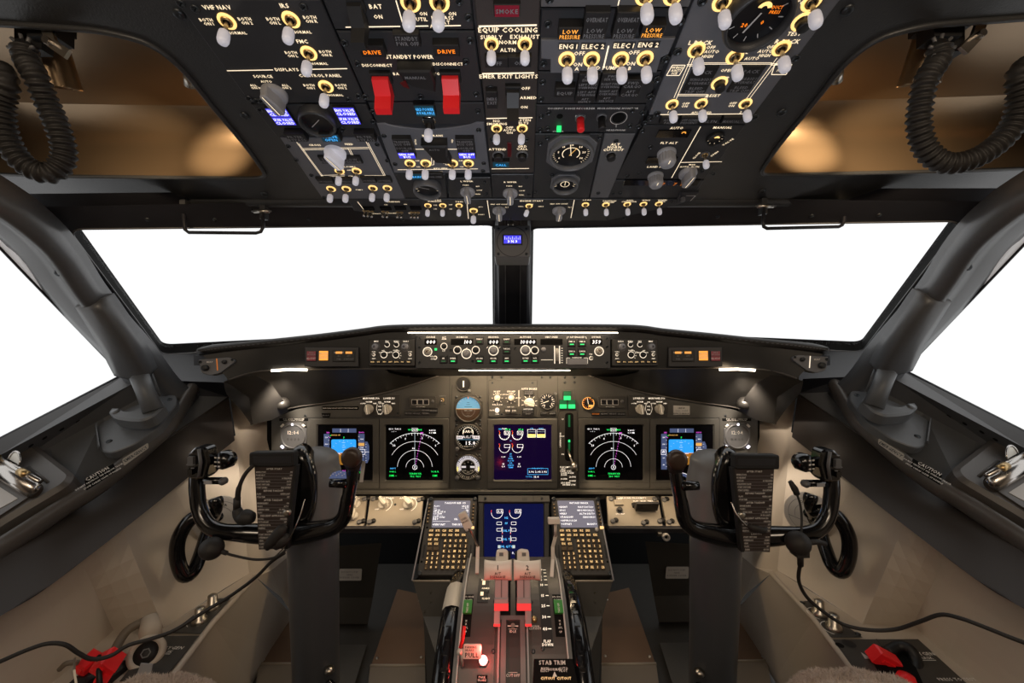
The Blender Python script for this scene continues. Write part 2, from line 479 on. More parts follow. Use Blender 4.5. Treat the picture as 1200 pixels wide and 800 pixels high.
# side window posts, side windows, cabin walls
def build_side(sg):
    q = q2(sg); p = px2(sg); nm = SIDE[sg]
    # diagonal cast post
    mb = MB()
    path = [(-60, 215, .56), (-12, 243, .60), (22, 268, .64), (52, 300, .70), (80, 340, .77), (112, 378, .85), (146, 414, .94), (176, 452, 1.02), (205, 478, 1.08)]
    P = bez([q(*a) for a in path], 4); N = len(P)
    rings = []
    for i, c in enumerate(P):
        t = (P[min(i + 1, N - 1)] - P[max(i - 1, 0)]).normalized()
        side = Vector((-sg, 0, 0)); side = (side - t * side.dot(t)).normalized()      # inboard
        nn = t.cross(side).normalized()
        if nn.y > 0: nn = -nn                                                          # towards the eye
        k = c.y / F
        w = (31 - 8 * i / N) * k * .95
        if i < 6: w *= 1.05
        side2 = side
        prof = [(-1, -.03), (-1.02, -.003), (-.85, .010), (-.5, .013), (0, .012), (.35, .012), (.55, .020), (.8, .018), (1, .004), (1.05, -.03)]
        rings.append([c + side2 * a * w + nn * b for a, b in prof])
    mb.loft(rings, 'casting', smooth=True, cap=True)
    post = struct('trim_%d' % (2 if sg < 0 else 3), mb)
    # raised cover on the lower half of the post
    cv = MB(); path = [(104, 352, .790), (120, 376, .815), (138, 404, .86), (148, 424, .90), (155, 438, .93)]
    P = bez([q(*a) for a in path], 4); N = len(P); rings = []
    for i, c in enumerate(P):
        t = (P[min(i + 1, N - 1)] - P[max(i - 1, 0)]).normalized()
        side = Vector((-sg, 0, 0)); side = (side - t * side.dot(t)).normalized(); nn = t.cross(side).normalized()
        if nn.y > 0: nn = -nn
        k = c.y / F; w = (15 + 3 * math.sin(i / N * 2.2)) * k
        prof = [(-1, -.03), (-1, .004), (-.8, .013), (-.3, .016), (.3, .016), (.8, .013), (1, .004), (1, -.03)]
        if i == 0: prof = [(a, min(b, -.004)) for a, b in prof]
        rings.append([c + side * a * w + nn * b for a, b in prof])
    cv.loft(rings, 'casting', cap=True)
    u = q(58, 322, .70)
    for (a, b, D) in ((70, 320, .715), (30, 262, .63)):
        c = q(a, b, D); T = Matrix.Translation(c) @ Vector((0, -1, 0)).to_track_quat('Z', 'Y').to_matrix().to_4x4()
        cv.lathe([(.006, 0), (.006, .004), (.0035, .005), (.0, .003)], 'screw', n=10, T=T)
    struct('trim_cover', cv, post)
    # pale reveal and side window
    A, B, Ctop = q(144, 440, 1.03), q(0, 515, .82), q(0, 290, .665)
    fr = plane3(A, B, Ctop)
    wm = MB()
    T0 = ext(A, Ctop, 1.5)
    Bx = ext(A, B, 2.2); Tx = Bx + (Ctop - B) * 1.25
    inner = [A, B, Bx, Tx, T0]
    pane = [fr.uv(0, 0)] if 0 else None
    def loc(v): d = v - fr.o; return (d.dot(fr.ex), d.dot(fr.ey))
    wp = [loc(v) for v in (A, Bx, Tx, T0)]
    # the reveal: from the post's back edge out to the pane
    r0 = [q(-70, 228, .555), q(0, 272, .64), q(42, 318, .72), (q(95, 366, .81)), (q(128, 420, .92)), (q(148, 444, 1.0))]
    r1 = [ext(A, Ctop, 1.5), ext(A, Ctop, 1.02), ext(A, Ctop, .72), ext(A, Ctop, .42), ext(A, Ctop, .15), A]
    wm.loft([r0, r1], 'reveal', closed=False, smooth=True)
    wm.tube([r1[0], A], .0025, 'frame_black', n=6)
    wm.tube([A, Bx], .005, 'frame_black', n=6)
    w = struct('window_%d' % (3 if sg < 0 else 4), wm)
    pm = MB(); pm.prism(wp, -.006, 0, 'pane', T=fr.M); struct('window_pane', pm, w)

    # ---- side console: sill, drilled rail, shelf, rolled lip and fascia
    root = thing('side_console', {-1: 'long dark side console under the left side window with a drilled rail',
                                  1: 'long dark side console under the right side window with a drilled rail'}[sg], 'console', Matrix.Translation(q(100, 560, .86)))
    inv = Matrix.Translation(-q(100, 560, .86))
    def quads(m, rows, name, ex2=True, smooth=False):
        b = MB(); b.loft([[inv @ v for v in r] for r in rows], m, closed=False, smooth=smooth); return obj(name, b, root)
    def row(a, b, t=2.0): return [a, b, ext(a, b, t)]
    s0 = row(q(150, 437, 1.03), q(0, 514, .815)); s1 = row(q(156, 449, 1.0), q(0, 533, .795)); s2 = row(q(172, 462, 1.03), q(0, 556, .825))
    quads('casting', [s0, s1], 'sill'); quads('casting', [s1, s2], 'rail')
    rl = MB(); fr2 = plane3(s1[0], s1[1], s2[1])
    for hx, hy in ((36, 521), (52, 512), (72, 502), (91, 493), (109, 483), (126, 474), (142, 466), (157, 458)):
        u, v = fr2.uv(*p(hx, hy + .8)); rl.lathe([(.0062, .0006), (.0050, .0012), (.0048, .0004)], 'casting', c=(u, v, 0), n=14, T=inv @ fr2.M); rl.disc((u, v), .0048, .0006, 'void', n=14, T=inv @ fr2.M)
    obj('rail_hole_row', rl, root)
    L3 = [q(268, 465, 1.17), q(170, 531, .98), q(67, 600, .80), q(0, 647, .70), ext(q(67, 600, .80), q(0, 647, .70), 3)]
    L4 = [q(275, 516, 1.17), q(222, 558, 1.0), q(170, 600, .86), q(60, 685, .70), q(0, 722, .63), ext(q(60, 685, .70), q(0, 722, .63), 3)]
    L3f = [L3[0], L3[1], q(112, 570, .88), L3[2], L3[3], L3[4]]
    fa, fc_ = bez(L3f, 5), bez(L4, 5); quads('fascia', [[a.lerp(c, j / 5) for a, c in zip(fa, fc_)] for j in range(6)], 'fascia', smooth=True)
    quads('fascia', [L4, [v + Vector((-sg * -.10, 0, .0)) for v in L4]], 'fascia_return')
    # edge line
    e = MB(); e.tube([inv @ v for v in L3f], .0022, 'console', n=6); obj('edge_strip', e, root)
    # shelf between rail and fascia
    sh = [s2[0], ext(s2[0], s2[1], .35), ext(s2[0], s2[1], .7), s2[1], s2[2]]
    quads('shelf', [sh, [L3[0], L3[1], L3[2], L3[3], L3[4]]], 'shelf')
    # front deck below the glareshield end
    quads('frame_black', [[q(206, 446, 1.10), q(262, 448, 1.22)], [q(200, 490, 1.06), q(268, 465, 1.17)]], 'front_deck')
    lip = MB()
    lp = bez([q(*a) for a in ((228, 452, 1.10), (215, 474, 1.05), (200, 497, .985), (172, 523, .93), (138, 552, .875), (108, 574, .83), (78, 592, .79), (40, 617, .742), (0, 643, .698), (-70, 690, .62))], 5)
    lip.tube([inv @ v for v in lp], [.012] + [.020] * (len(lp) - 2) + [.014], 'console', n=12, sy=.6)
    obj('rolled_lip', lip, root)
    # raised box at the aft end, with a lip
    fb = plane3(q(163, 463, 1.03), q(0, 556, .825), q(0, 640, .71))
    bx = MB(); top = [(-130, 590), (-30, 527), (5, 510), (27, 509), (86, 554), (78, 566), (0, 612), (-130, 700)]
    hh = .028
    poly = [fb.uv(*p(*a), hh) for a in top]
    bx.prism(rpoly(poly, .015, 4), -.02, hh, 'console', bev=.008, T=inv @ fb.M)
    obj('raised_box', bx, root)
    g = MB()   # pressed groove in the box top
    a = fb.uv(*p(33, 547), hh); b = fb.uv(*p(56, 565), hh); g.tube([inv @ fb.w(*a, hh), inv @ fb.w(*b, hh)], .0028, 'console', n=8); obj('pressed_rib', g, root)

    # placards on the lip face
    fp = plane3(q(140, 545, .89), q(70, 592, .80), q(120, 520, .93))
    def placard(name, pts, m, lines, tm, label):
        c = (sum(a for a, b in pts) / 4, sum(b for a, b in pts) / 4)
        f = fq.sub(*p(*c)); pol = [f.uv(*p(*a)) for a in pts]
        r = thing(name, label, 'placard', f.M); b = MB()
        b.prism(rpoly(pol, .003, 3), 0, .0012, m); o = obj('plate', b, r)
        t = MB(); x = Vector(pol[1]) - Vector(pol[0]) if sg < 0 else Vector(pol[0]) - Vector(pol[1])
        ang = math.atan2(x.y, x.x)
        for s, off, h in lines: t.text(s, (-math.sin(ang) * off, math.cos(ang) * off), h, .0016, tm, rot=ang)
        obj('lettering', t, r)
    # plane facing the eye at the lip
    fq = Fr(q(118, 560, .845) + Vector((sg * -.022, 0, .022)), Vector((-sg * -.0, 0, 0)) + (q(170, 531, .98) - q(67, 600, .80)) * (1 if sg < 0 else -1), (0, 0, 1))
    n = Vector((-sg * .75, -.35, .62)).normalized(); exv = (q(170, 531, .98) - q(67, 600, .80)) * (1 if sg < 0 else -1)
    fq = Fr(fq.o + n * .016, exv, n.cross(exv))
    placard('caution_placard', [(100, 569), (134, 545), (134, 554), (101, 574)] if 0 else [(99, 562), (133, 543), (136, 553), (101, 575)], 'placard',
            [('CAUTION', .0075, .006), ('DO NOT OBSTRUCT THE WINDOW TRACK', .0005, .0028), ('STOW CABLES CLEAR OF HANDLE', -.006, .0028)], 'white_text',
            {-1: 'small black caution placard with white text on the left console lip', 1: 'small black caution placard with white text on the right console lip'}[sg])
    placard('pale_placard', [(143, 538), (173, 519), (174, 525), (145, 546)], 'cream_panel', [('EMERGENCY', 0, .006)], 'black_text',  # pale placard in its own cream colour
            {-1: 'narrow grey placard ahead of the caution placard on the left console', 1: 'narrow grey placard ahead of the caution placard on the right console'}[sg])

    # ---- cabin wall
    wb = MB()
    def dz(px, py): return q(px, py, (ZC - .355) * F / (py - 400)) if 0 else q(px, py, .595 * F / (py - 400))
    bot = [dz(292, 672), dz(262, 690), dz(207, 726), dz(192, 736), dz(133, 738), dz(92, 775), dz(-40, 880)]
    top = [L4[0], L4[1], q(176, 596, .88), q(165, 604, .855), q(118, 640, .77), q(75, 672, .72), ext(q(60, 685, .70), q(0, 722, .63), 3)]
    top = [v + Vector((sg * (.0 if i == 0 else .05), 0, .0)) for i, v in enumerate(top)]
    top[0] = q(276, 510, 1.20)
    bulge = [0] * 7
    mid = [(a + b) / 2 + Vector((sg * bulge[i], 0, 0)) for i, (a, b) in enumerate(zip(top, bot))]
    def lin(P, n): return [P[i].lerp(P[i + 1], j / n) for i in range(len(P) - 1) for j in range(n)] + [P[-1]]
    tb, mm, bb = lin(top, 3), lin(mid, 3), lin(bot, 3)
    cols = [lin([a, b, c], 4) for a, b, c in zip(tb, mm, bb)]
    wb.loft([[c[j] for c in cols] for j in range(len(cols[0]))], 'beige', closed=False, smooth=False)
    # forward beige corner beside the instrument panel
    fw0 = [q(266, 440, 1.22), q(285, 440, 1.27), q(322, 440, 1.29)]
    fw1 = [top[0], q(285, 530, 1.24), q(322, 540, 1.29)]
    fw15 = [mid[0], q(300, 610, 1.18), q(338, 600, 1.30)]
    fw2 = [bot[0], q(318, 668, 1.15), q(352, 640, 1.32)]
    wb.loft([fw0, fw1, fw15, fw2], 'beige', closed=False, smooth=True)
    # shelf and inner face of the lower sidewall
    out = [bot[0], bot[2], bot[3], bot[4], bot[5], bot[6]]
    inn = [q(300, 676, 1.035), q(250, 730, .865), q(205, 790, .732), q(140, 880, .595)]
    rl2 = MB()
    i6 = [inn[0], inn[0].lerp(inn[1], .9), inn[1], inn[1].lerp(inn[2], .3), inn[2], inn[3]]; wb.loft([out, i6], 'beige', closed=False, smooth=False)
    flo = [q(344, 722, 1.41), q(320, 760, 1.27), q(296, 800, 1.14), q(240, 900, .912)]
    wb.loft([inn, flo], 'beige', closed=False, smooth=False)
    wb.loft([[fw2[0], fw2[1], fw2[2]], [inn[0], q(330, 700, 1.3), flo[0]]], 'beige', closed=False, smooth=False)
    wb.tube([v + Vector((0, 0, .002)) for v in inn], .006, 'beige', n=8)
    # aft closure of this side, behind the eye
    X = sg * 1.02
    wb.add([(X, .42, -.0), (X, -1.3, -.0), (X, -1.3, 2.0), (X, .42, 2.0)], [(0, 1, 2, 3)], 'beige')
    wb.add([(sg * .85, .60, .35), (sg * .85, -1.3, .35), (sg * .85, -1.3, 0), (sg * .85, .60, 0)], [(0, 1, 2, 3)], 'beige')
    wb.add([(X, .6, .65), (X, -1.3, .65), (sg * .85, -1.3, .35), (sg * .85, .6, .35)], [(0, 1, 2, 3)], 'beige')
    struct('wall_' + nm, wb)
    return dict(q=q, p=p, inn=inn, bot=bot)
SD = {sg: build_side(sg) for sg in (-1, 1)}

def build_rest():
    fl = MB()
    fl.add([(-1.2, -1.3, 0), (1.2, -1.3, 0), (1.2, 2.0, 0), (-1.2, 2.0, 0)], [(0, 1, 2, 3)], 'mip_dark')
    struct('floor', fl)
    bk = MB(); bk.add([(-1.3, -1.3, 0), (1.3, -1.3, 0), (1.3, -1.3, 2.2), (-1.3, -1.3, 2.2)], [(0, 1, 2, 3)], 'beige'); struct('wall_back', bk)
    fw = MB()
    fw.add([(-1.3, 1.75, 0), (1.3, 1.75, 0), (1.3, 1.75, .80), (-1.3, 1.75, .80)], [(0, 1, 2, 3)], 'void')
    # roof strip between the liner edge and the windscreen header
    a = LN.w(-1.25, LN.uv(600, 239)[1], -.012); b = LN.w(1.25, LN.uv(600, 239)[1], -.012)
    c0, c1 = S(600, 222, .90), S(600, 222, .90)
    zf = [(-1.25, .60, ZC + .30), (-.9, .66, ZC + .285), (0, .95, ZC + .345), (.9, .66, ZC + .285), (1.25, .60, ZC + .30)]
    zl = [(x, a.y, a.z + .004) for x in (-1.25, -.9, 0, .9, 1.25)]
    fw.loft([zl, [(x, y + .15, z + .05) for x, y, z in zf]], 'frame_black', closed=False, smooth=False)
    dk = [(-.72, 1.0), (-.60, 1.07), (-.4, 1.13), (0, 1.16), (.4, 1.13), (.60, 1.07), (.72, 1.0), (.80, 1.03), (.80, 1.30), (.0, 1.62), (-.80, 1.30), (-.80, 1.03)]
    fw.prism(dk, ZC - .06, ZC - .035, 'frame_black')  # unseen deck added to block outside light behind the glareshield
    fw.prism([(-.8, 1.285), (.8, 1.285), (.8, 1.31), (-.8, 1.31)], ZC - .47, ZC - .05, 'void')
    struct('wall_front', fw)
build_rest()
# ================================================================ overhead panel
OBP = []
class Mod:
    """one overhead module; everything on it is given by where it sits on the module's face"""
    def __init__(s, name, label, pts, m, group=None, depth=.012, cat='control panel', base=OV, h=0., r=.0, bev=.0012, hole=None):
        c = (sum(a for a, b in pts) / len(pts), sum(b for a, b in pts) / len(pts))
        s.base = base
        s.f = Fr(base.P(*c), base.ex, base.ey)
        if h: s.f = Fr(base.P(*c) + base.ez * h, base.ex, base.ey)
        s.root = thing(name, label, cat, s.f.M, group)
        pol = s.f.poly(pts)
        if r: pol = rpoly(pol, r, 4)
        b = MB(); b.prism(pol, -depth, 0, m, bev=bev); s.b = b; s.t = MB(); s.name = name; s.ts = .86 if base is OV else 1.
    def done(s):
        obj('face_plate', s.b, s.root)
        if s.t.v: obj('lettering', s.t, s.root)
    def text(s, st, px, py, h=.0042, m='glow_text', sx=1., al='c', rot=0.):
        h *= s.ts; u, v = s.f.uv(px, py)
        rows = st.split('/n')
        for i, r in enumerate(rows): s.t.text(r, (u, v + (len(rows) - 1) * h * .62 - i * h * 1.24), h, .0006, m, sx=sx, al=al, rot=rot)
    def line(s, pts, w=.0011, m='glow_line'):
        P = [s.f.uv(*p) for p in pts]
        for a, b in zip(P, P[1:]): s.t.line(a, b, w, .0005, m)
    def dline(s, pts, gap=2.6, w=.0007):
        for dx in (-gap / 2, gap / 2):
            dd = [(x + (dx if abs(pts[min(i + 1, len(pts) - 1)][0] - pts[max(i - 1, 0)][0]) < 1.2 * abs(pts[min(i + 1, len(pts) - 1)][1] - pts[max(i - 1, 0)][1]) else 0), y + dx * .6) for i, (x, y) in enumerate(pts)]
            s.line(dd, w)
    def screw(s, px, py, r=.0042, m='screw'):
        u, v = s.f.uv(px, py); s.b.lathe([(r, 0), (r, .0012), (r * .75, .0018), (r * .7, .0012), (0, .0012)], m, c=(u, v, 0), n=12)
        s.b.line((u - r * .5, v - r * .4), (u + r * .5, v + r * .4), r * .25, .0019, 'void')
    def toggle(s, px, py, k=1., tilt=0., cap='cap_white', ring='glow_ring', name='toggle_switch', side=0.):
        k *= .84 if s.base is OV else 1.; u, v = s.f.uv(px, py); key = ('tg', round(k, 2), round(tilt, 2), cap, ring, round(side, 2))
        if key not in SH:
            a = MB(); R = Matrix.Rotation(math.radians(tilt), 4, 'X') @ Matrix.Rotation(math.radians(side), 4, 'Y')
            a.lathe([(.0098, .0), (.0098, .0012), (.0068, .0014), (.0066, .0008)], ring, n=20)
            a.lathe([(.0066, .0), (.0062, .0030), (.0046, .0036), (.0040, .002)], 'brass', n=14)
            a.lathe([(.0021, 0), (.0027, .014)], 'steel', n=10, T=R)
            for i in range(len(a.v)): a.v[i] = tuple(c * k for c in a.v[i])
            b = MB(); b.lathe([(.0, .0155), (.0042, .0155), (.0058, .0172), (.0063, .022), (.0063, .0285), (.0052, .0318), (.0028, .0335), (0, .034)], cap, n=16, T=R)
            for i in range(len(b.v)): b.v[i] = tuple(c * k for c in b.v[i])
            SH[key] = (a.mesh('toggle_switch'), b.mesh('lever_tip'))
        o = obj(name, SH[key][0], s.root, (u, v, .0)); obj('lever_tip', SH[key][1], o)
        return o
    def ann(s, px, py, w, h, cells, hgt=.007, name='annunciator_light', body='black'):
        """w, h in px; cells: list of (text rows, text material, cell material)"""
        u0, v1 = s.f.uv(px - w / 2, py - h / 2, hgt); u1, v0 = s.f.uv(px + w / 2, py + h / 2, hgt)
        um = (u0 + u1) / 2; vm = (v0 + v1) / 2
        sh = s.f.uv(px, py - h / 2, hgt)[0] - s.f.uv(px, py + h / 2, hgt)[0]
        W = s.f.uv(px + w / 2, py, hgt)[0] - s.f.uv(px - w / 2, py, hgt)[0]
        H = v1 - v0; u, v = s.f.uv(px, py, hgt)
        b = MB(); b.box((0, 0, hgt / 2), (W, H, hgt), body, bev=.0008); n = len(cells); t = MB()
        for i, (rows, tm, cm) in enumerate(cells):
            cy1 = H / 2 - H * i / n - .0006; cy0 = H / 2 - H * (i + 1) / n + .0006
            if cm: b.rect(-W / 2 + .001, cy0, W / 2 - .001, cy1, hgt + .0002, cm)
            rr = rows.split('/n'); ch = (cy1 - cy0)
            th = min(ch / (len(rr) * 1.45), .0045)
            for j, r in enumerate(rr):
                sx = min(1., (W * .88) / max(1e-6, text_width(r, th)))
                t.text(r, (0, (cy0 + cy1) / 2 + ((len(rr) - 1) / 2 - j) * th * 1.3), th, hgt + .0005, tm, sx=sx)
        o = obj(name, b, s.root, (u, v, 0)); obj('caption', t, o); return o
    def knob(s, px, py, k=1., m='knob_grey', rot=0., name='rotary_knob', kind='bar'):
        u, v = s.f.uv(px, py); key = ('kn', round(k, 2), m, kind)
        if key not in SH:
            a = MB()
            if kind == 'bar':
                a.lathe([(.0135, 0), (.0135, .004), (.0120, .006), (0, .006)], m, n=24)
                pol = [(-.0052, -.0135), (.0052, -.0135), (.0062, 0), (.0040, .0150), (-.0040, .0150), (-.0062, 0)]
                a.prism(rpoly(pol, .003, 3), .005, .019, m, bev=.0015)
                c = MB(); c.rect(-.0011, -.011, .0011, .0145, .0192, 'black'); c.rect(-.0005, -.011, .0005, .0145, .0194, 'glow_line')
            else:
                pr = [(.0125, 0), (.0125, .003), (.0105, .0045)]
                a.lathe(pr, m, n=24)
                vs = []; n = 36
                a.lathe([(.0105, .004), (.0100, .017), (.0085, .0195), (0, .0195)], m, n=24)
                for i in range(18):
                    an = 2 * PI * i / 18; a.box((.0103 * math.cos(an), .0103 * math.sin(an), .010), (.0014, .0014, .012), m, T=None)
                c = MB(); c.rect(-.0006, .003, .0006, .0095, .0197, 'glow_line')
            for q in (a, c):
                for i in range(len(q.v)): q.v[i] = tuple(x * k for x in q.v[i])
            SH[key] = (a.mesh('rotary_knob'), c.mesh('pointer_line'))
        o = obj(name, SH[key][0], s.root, (u, v, 0), (0, 0, math.radians(rot))); obj('pointer_line', SH[key][1], o); return o
    def button(s, px, py, r=.005, h=.008, m='black', ring=None, name='push_button', hood=True):
        u, v = s.f.uv(px, py); a = MB()
        if ring: a.lathe([(r * 1.6, 0), (r * 1.6, .001), (r * 1.15, .0014)], ring, n=18)
        else: a.lathe([(r * 1.4, 0), (r * 1.4, .002), (r * 1.1, .0025)], 'knob_mid', n=18)
        a.cyl((0, 0), r, 0, h, m, n=18, bev=r * .2); return obj(name, a, s.root, (u, v, 0))
    def gauge(s, px, py, r, name='round_gauge', face='dial_face', bez='dark', sq=0., draw=None, h=.010, oct_=False, glow=False):
        """r in metres"""
        u, v = s.f.uv(px, py); a = MB()
        if oct_:
            q = r * 1.22; c_ = q * .42
            a.prism([(-q, -q + c_), (-q + c_, -q), (q - c_, -q), (q, -q + c_), (q, q - c_), (q - c_, q), (-q + c_, q), (-q, q - c_)], 0, .004, bez, bev=.001)
        a.lathe([(r * 1.14, 0), (r * 1.14, h * .8), (r * 1.08, h), (r * 1.0, h), (r * .98, h * .35)], bez, n=36)
        a.disc((0, 0), r * .99, h * .35, face, n=36)
        o = obj(name, a, s.root, (u, v, 0)); d = MB()
        if draw: draw(d, r, h * .35 + .0004)
        if d.v: obj('dial_marks', d, o)
        return o
SH = {}
def ticks(d, r, z, m, a0, a1, n, r0=.78, r1=.94, w=.0006):
    for i in range(n):
        a = math.radians(a0 + (a1 - a0) * i / max(1, n - 1)); d.line((r * r0 * math.cos(a), r * r0 * math.sin(a)), (r * r1 * math.cos(a), r * r1 * math.sin(a)), w, z, m)
def needle(d, r, z, m, a, L=.8, w=.0012):
    a = math.radians(a); d.line((-.15 * r * math.cos(a), -.15 * r * math.sin(a)), (L * r * math.cos(a), L * r * math.sin(a)), w, z, m)
G = 'grey_text'
def guard(M, px, py0, py1, w, m, name='switch_guard', inner=None):
    """a hinged safety cover hanging away from the panel"""
    u0, v0 = M.f.uv(px, py0); k = M.f.k(px, py0); W = w * k
    b = MB(); b.box((0, 0, .003), (W * 1.25, .014, .006), 'black', bev=.001)
    L = .030
    p = [(-W / 2, .004), (W / 2, .004)]
    prof = [(.004, .004), (.004, .011), (-.010, .020), (-.012, .036), (-.020, .037), (-.022, .008), (-.010, .004)]
    vs = [(-W / 2, y, z) for y, z in prof] + [(W / 2, y, z) for y, z in prof]; n = len(prof)
    b.add(vs, [tuple(range(n)), tuple(range(n, 2 * n))[::-1]] + [(i, (i + 1) % n, n + (i + 1) % n, n + i)[::-1] for i in range(n)], m)
    if inner: b.box((0, -.022, .018), (W * .6, .002, .014), inner)
    b.cyl((0, 0), .0028, .036, .038, 'void', n=10) if 0 else None
    return obj(name, b, M.root, (u0, v0, 0))

def ov_left():
    g = 'overhead panel modules'
    M = Mod('display_source_panel', 'dark overhead module at the upper left, lettered VHF NAV, IRS, FMC and DISPLAYS', [(204, -1), (375, -1), (429, 121), (293, 121)], 'panel_dark', g)
    M.text('VHF NAV', 254, 8, .0050); M.text('IRS', 333, 6, .0050); M.text('FMC', 354, 48, .0050)
    for x, y, a, b, nx, ny in ((266, 24.5, ('BOTH/nON 1', 243, 25), ('BOTH/nON 2', 288, 24), 278, 38), (341, 22.6, ('BOTH/nON L', 321, 24), ('BOTH/nON R', 364, 22), 354, 37), (362, 62, ('BOTH/nON L', 342, 63), ('BOTH/nON R', 382, 62), 374, 74), (382, 101, ('BOTH/nON 1', 363, 101), ('BOTH/nON 2', 400, 101), 393, 111)):
        M.toggle(x, y, 1.05); M.text(*a, h=.0038); M.text(*b, h=.0038); M.text('NORMAL', nx, ny, .0036)
    M.line([(266, 82.5), (320, 81.5)]); M.line([(353, 81), (407, 80)]); M.text('DISPLAYS', 336, 81, .0046)
    M.text('SOURCE', 308, 89, .0045); M.text('AUTO', 312, 95, .0036); M.text('ALL/nON 1', 298, 101, .0036); M.text('ALL/nON 2', 335, 101, .0036); M.text('CONTROL PANEL', 375, 88, .0046)
    M.line([(304, 102), (309, 106)]); M.line([(313, 98), (316, 104)]); M.line([(328, 102), (325, 106)])
    M.knob(322, 109, 1.12, rot=12)
    for x, y in ((212, 4), (229, 10), (356, 8), (292, 115), (306, 118), (408, 116), (301, 118)): M.screw(x, y)
    M.done()
    M = Mod('fuel_valve_panel', 'dark fuel module with a round temperature gauge between two lit blue valve lights', [(294, 122.5), (429, 122.5), (447, 160), (324, 160)], 'panel_dark', g)
    for cx, cy in ((331.5, 137), (407, 136)):
        M.ann(cx - (2 if cx < 350 else 0), cy, 25, 20, [('ENG VALVE/nCLOSED', 'blue_text', 'blue_lit'), ('SPAR VALVE/nCLOSED', 'blue_text', 'blue_lit')], .004)
    def dr(d, r, z): ticks(d, r, z, 'dark_red', 20, 330, 14); needle(d, r, z + .0003, 'label_white', 220)
    M.gauge(373, 138, .0205, draw=dr, h=.013)
    M.screw(305, 128); M.screw(401, 151); M.screw(437, 142)
    M.done()
    M = Mod('crossfeed_panel', 'light grey fuel module with a white crossfeed knob and six pump toggles', [(328, 161.5), (442, 161.5), (475, 233), (378, 233)], 'panel_grey', g)
    for x, c, t, cm in ((347, 'FILTER/nBYPASS', G, None), (387, 'VALVE/nOPEN', 'teal', 'teal'), (428, 'FILTER/nBYPASS', G, None)):
        M.ann(x, 162, 23, 9, [(c, G if cm is None else 's_cyan', cm)], .010)
    M.text('CROSS', 369, 169.5, .0042); M.text('FEED', 409, 168.5, .0042)
    M.dline([(349, 167), (379, 208)]); M.dline([(430, 166), (451, 206)]); M.dline([(355, 174.5), (432, 173)]); M.dline([(409, 174), (414, 184)]); M.dline([(376, 206), (404, 205)]); M.dline([(427, 206), (451, 206)])
    for x in (385, 413): M.ann(x, 188, 21, 8, [('LOW/nPRESSURE', G, None)], .004)
    M.knob(393, 178, 1.15, m='cap_white', rot=18)
    M.text('FUEL PUMPS', 407, 195, .0036); M.text('OFF', 409, 199, .003)
    M.text('CTR', 411, 206, .003); M.text('PUMPS', 421, 222, .003)
    for x in (381, 403): M.ann(x, 212.5, 19, 6, [('LOW PRESSURE', G, None)], .005)
    for x in (432, 450): M.ann(x, 211.5, 17, 6, [('LOW PRESSURE', G, None)], .005)
    for x, y in ((398, 200), (418, 200), (388, 221), (406, 221), (437, 220), (454, 220)): M.toggle(x, y, .92)
    for x, y in ((338, 171), (347, 187), (442, 169), (454, 188), (365, 205), (380, 231)): M.screw(x, y, .0036)
    M.done()

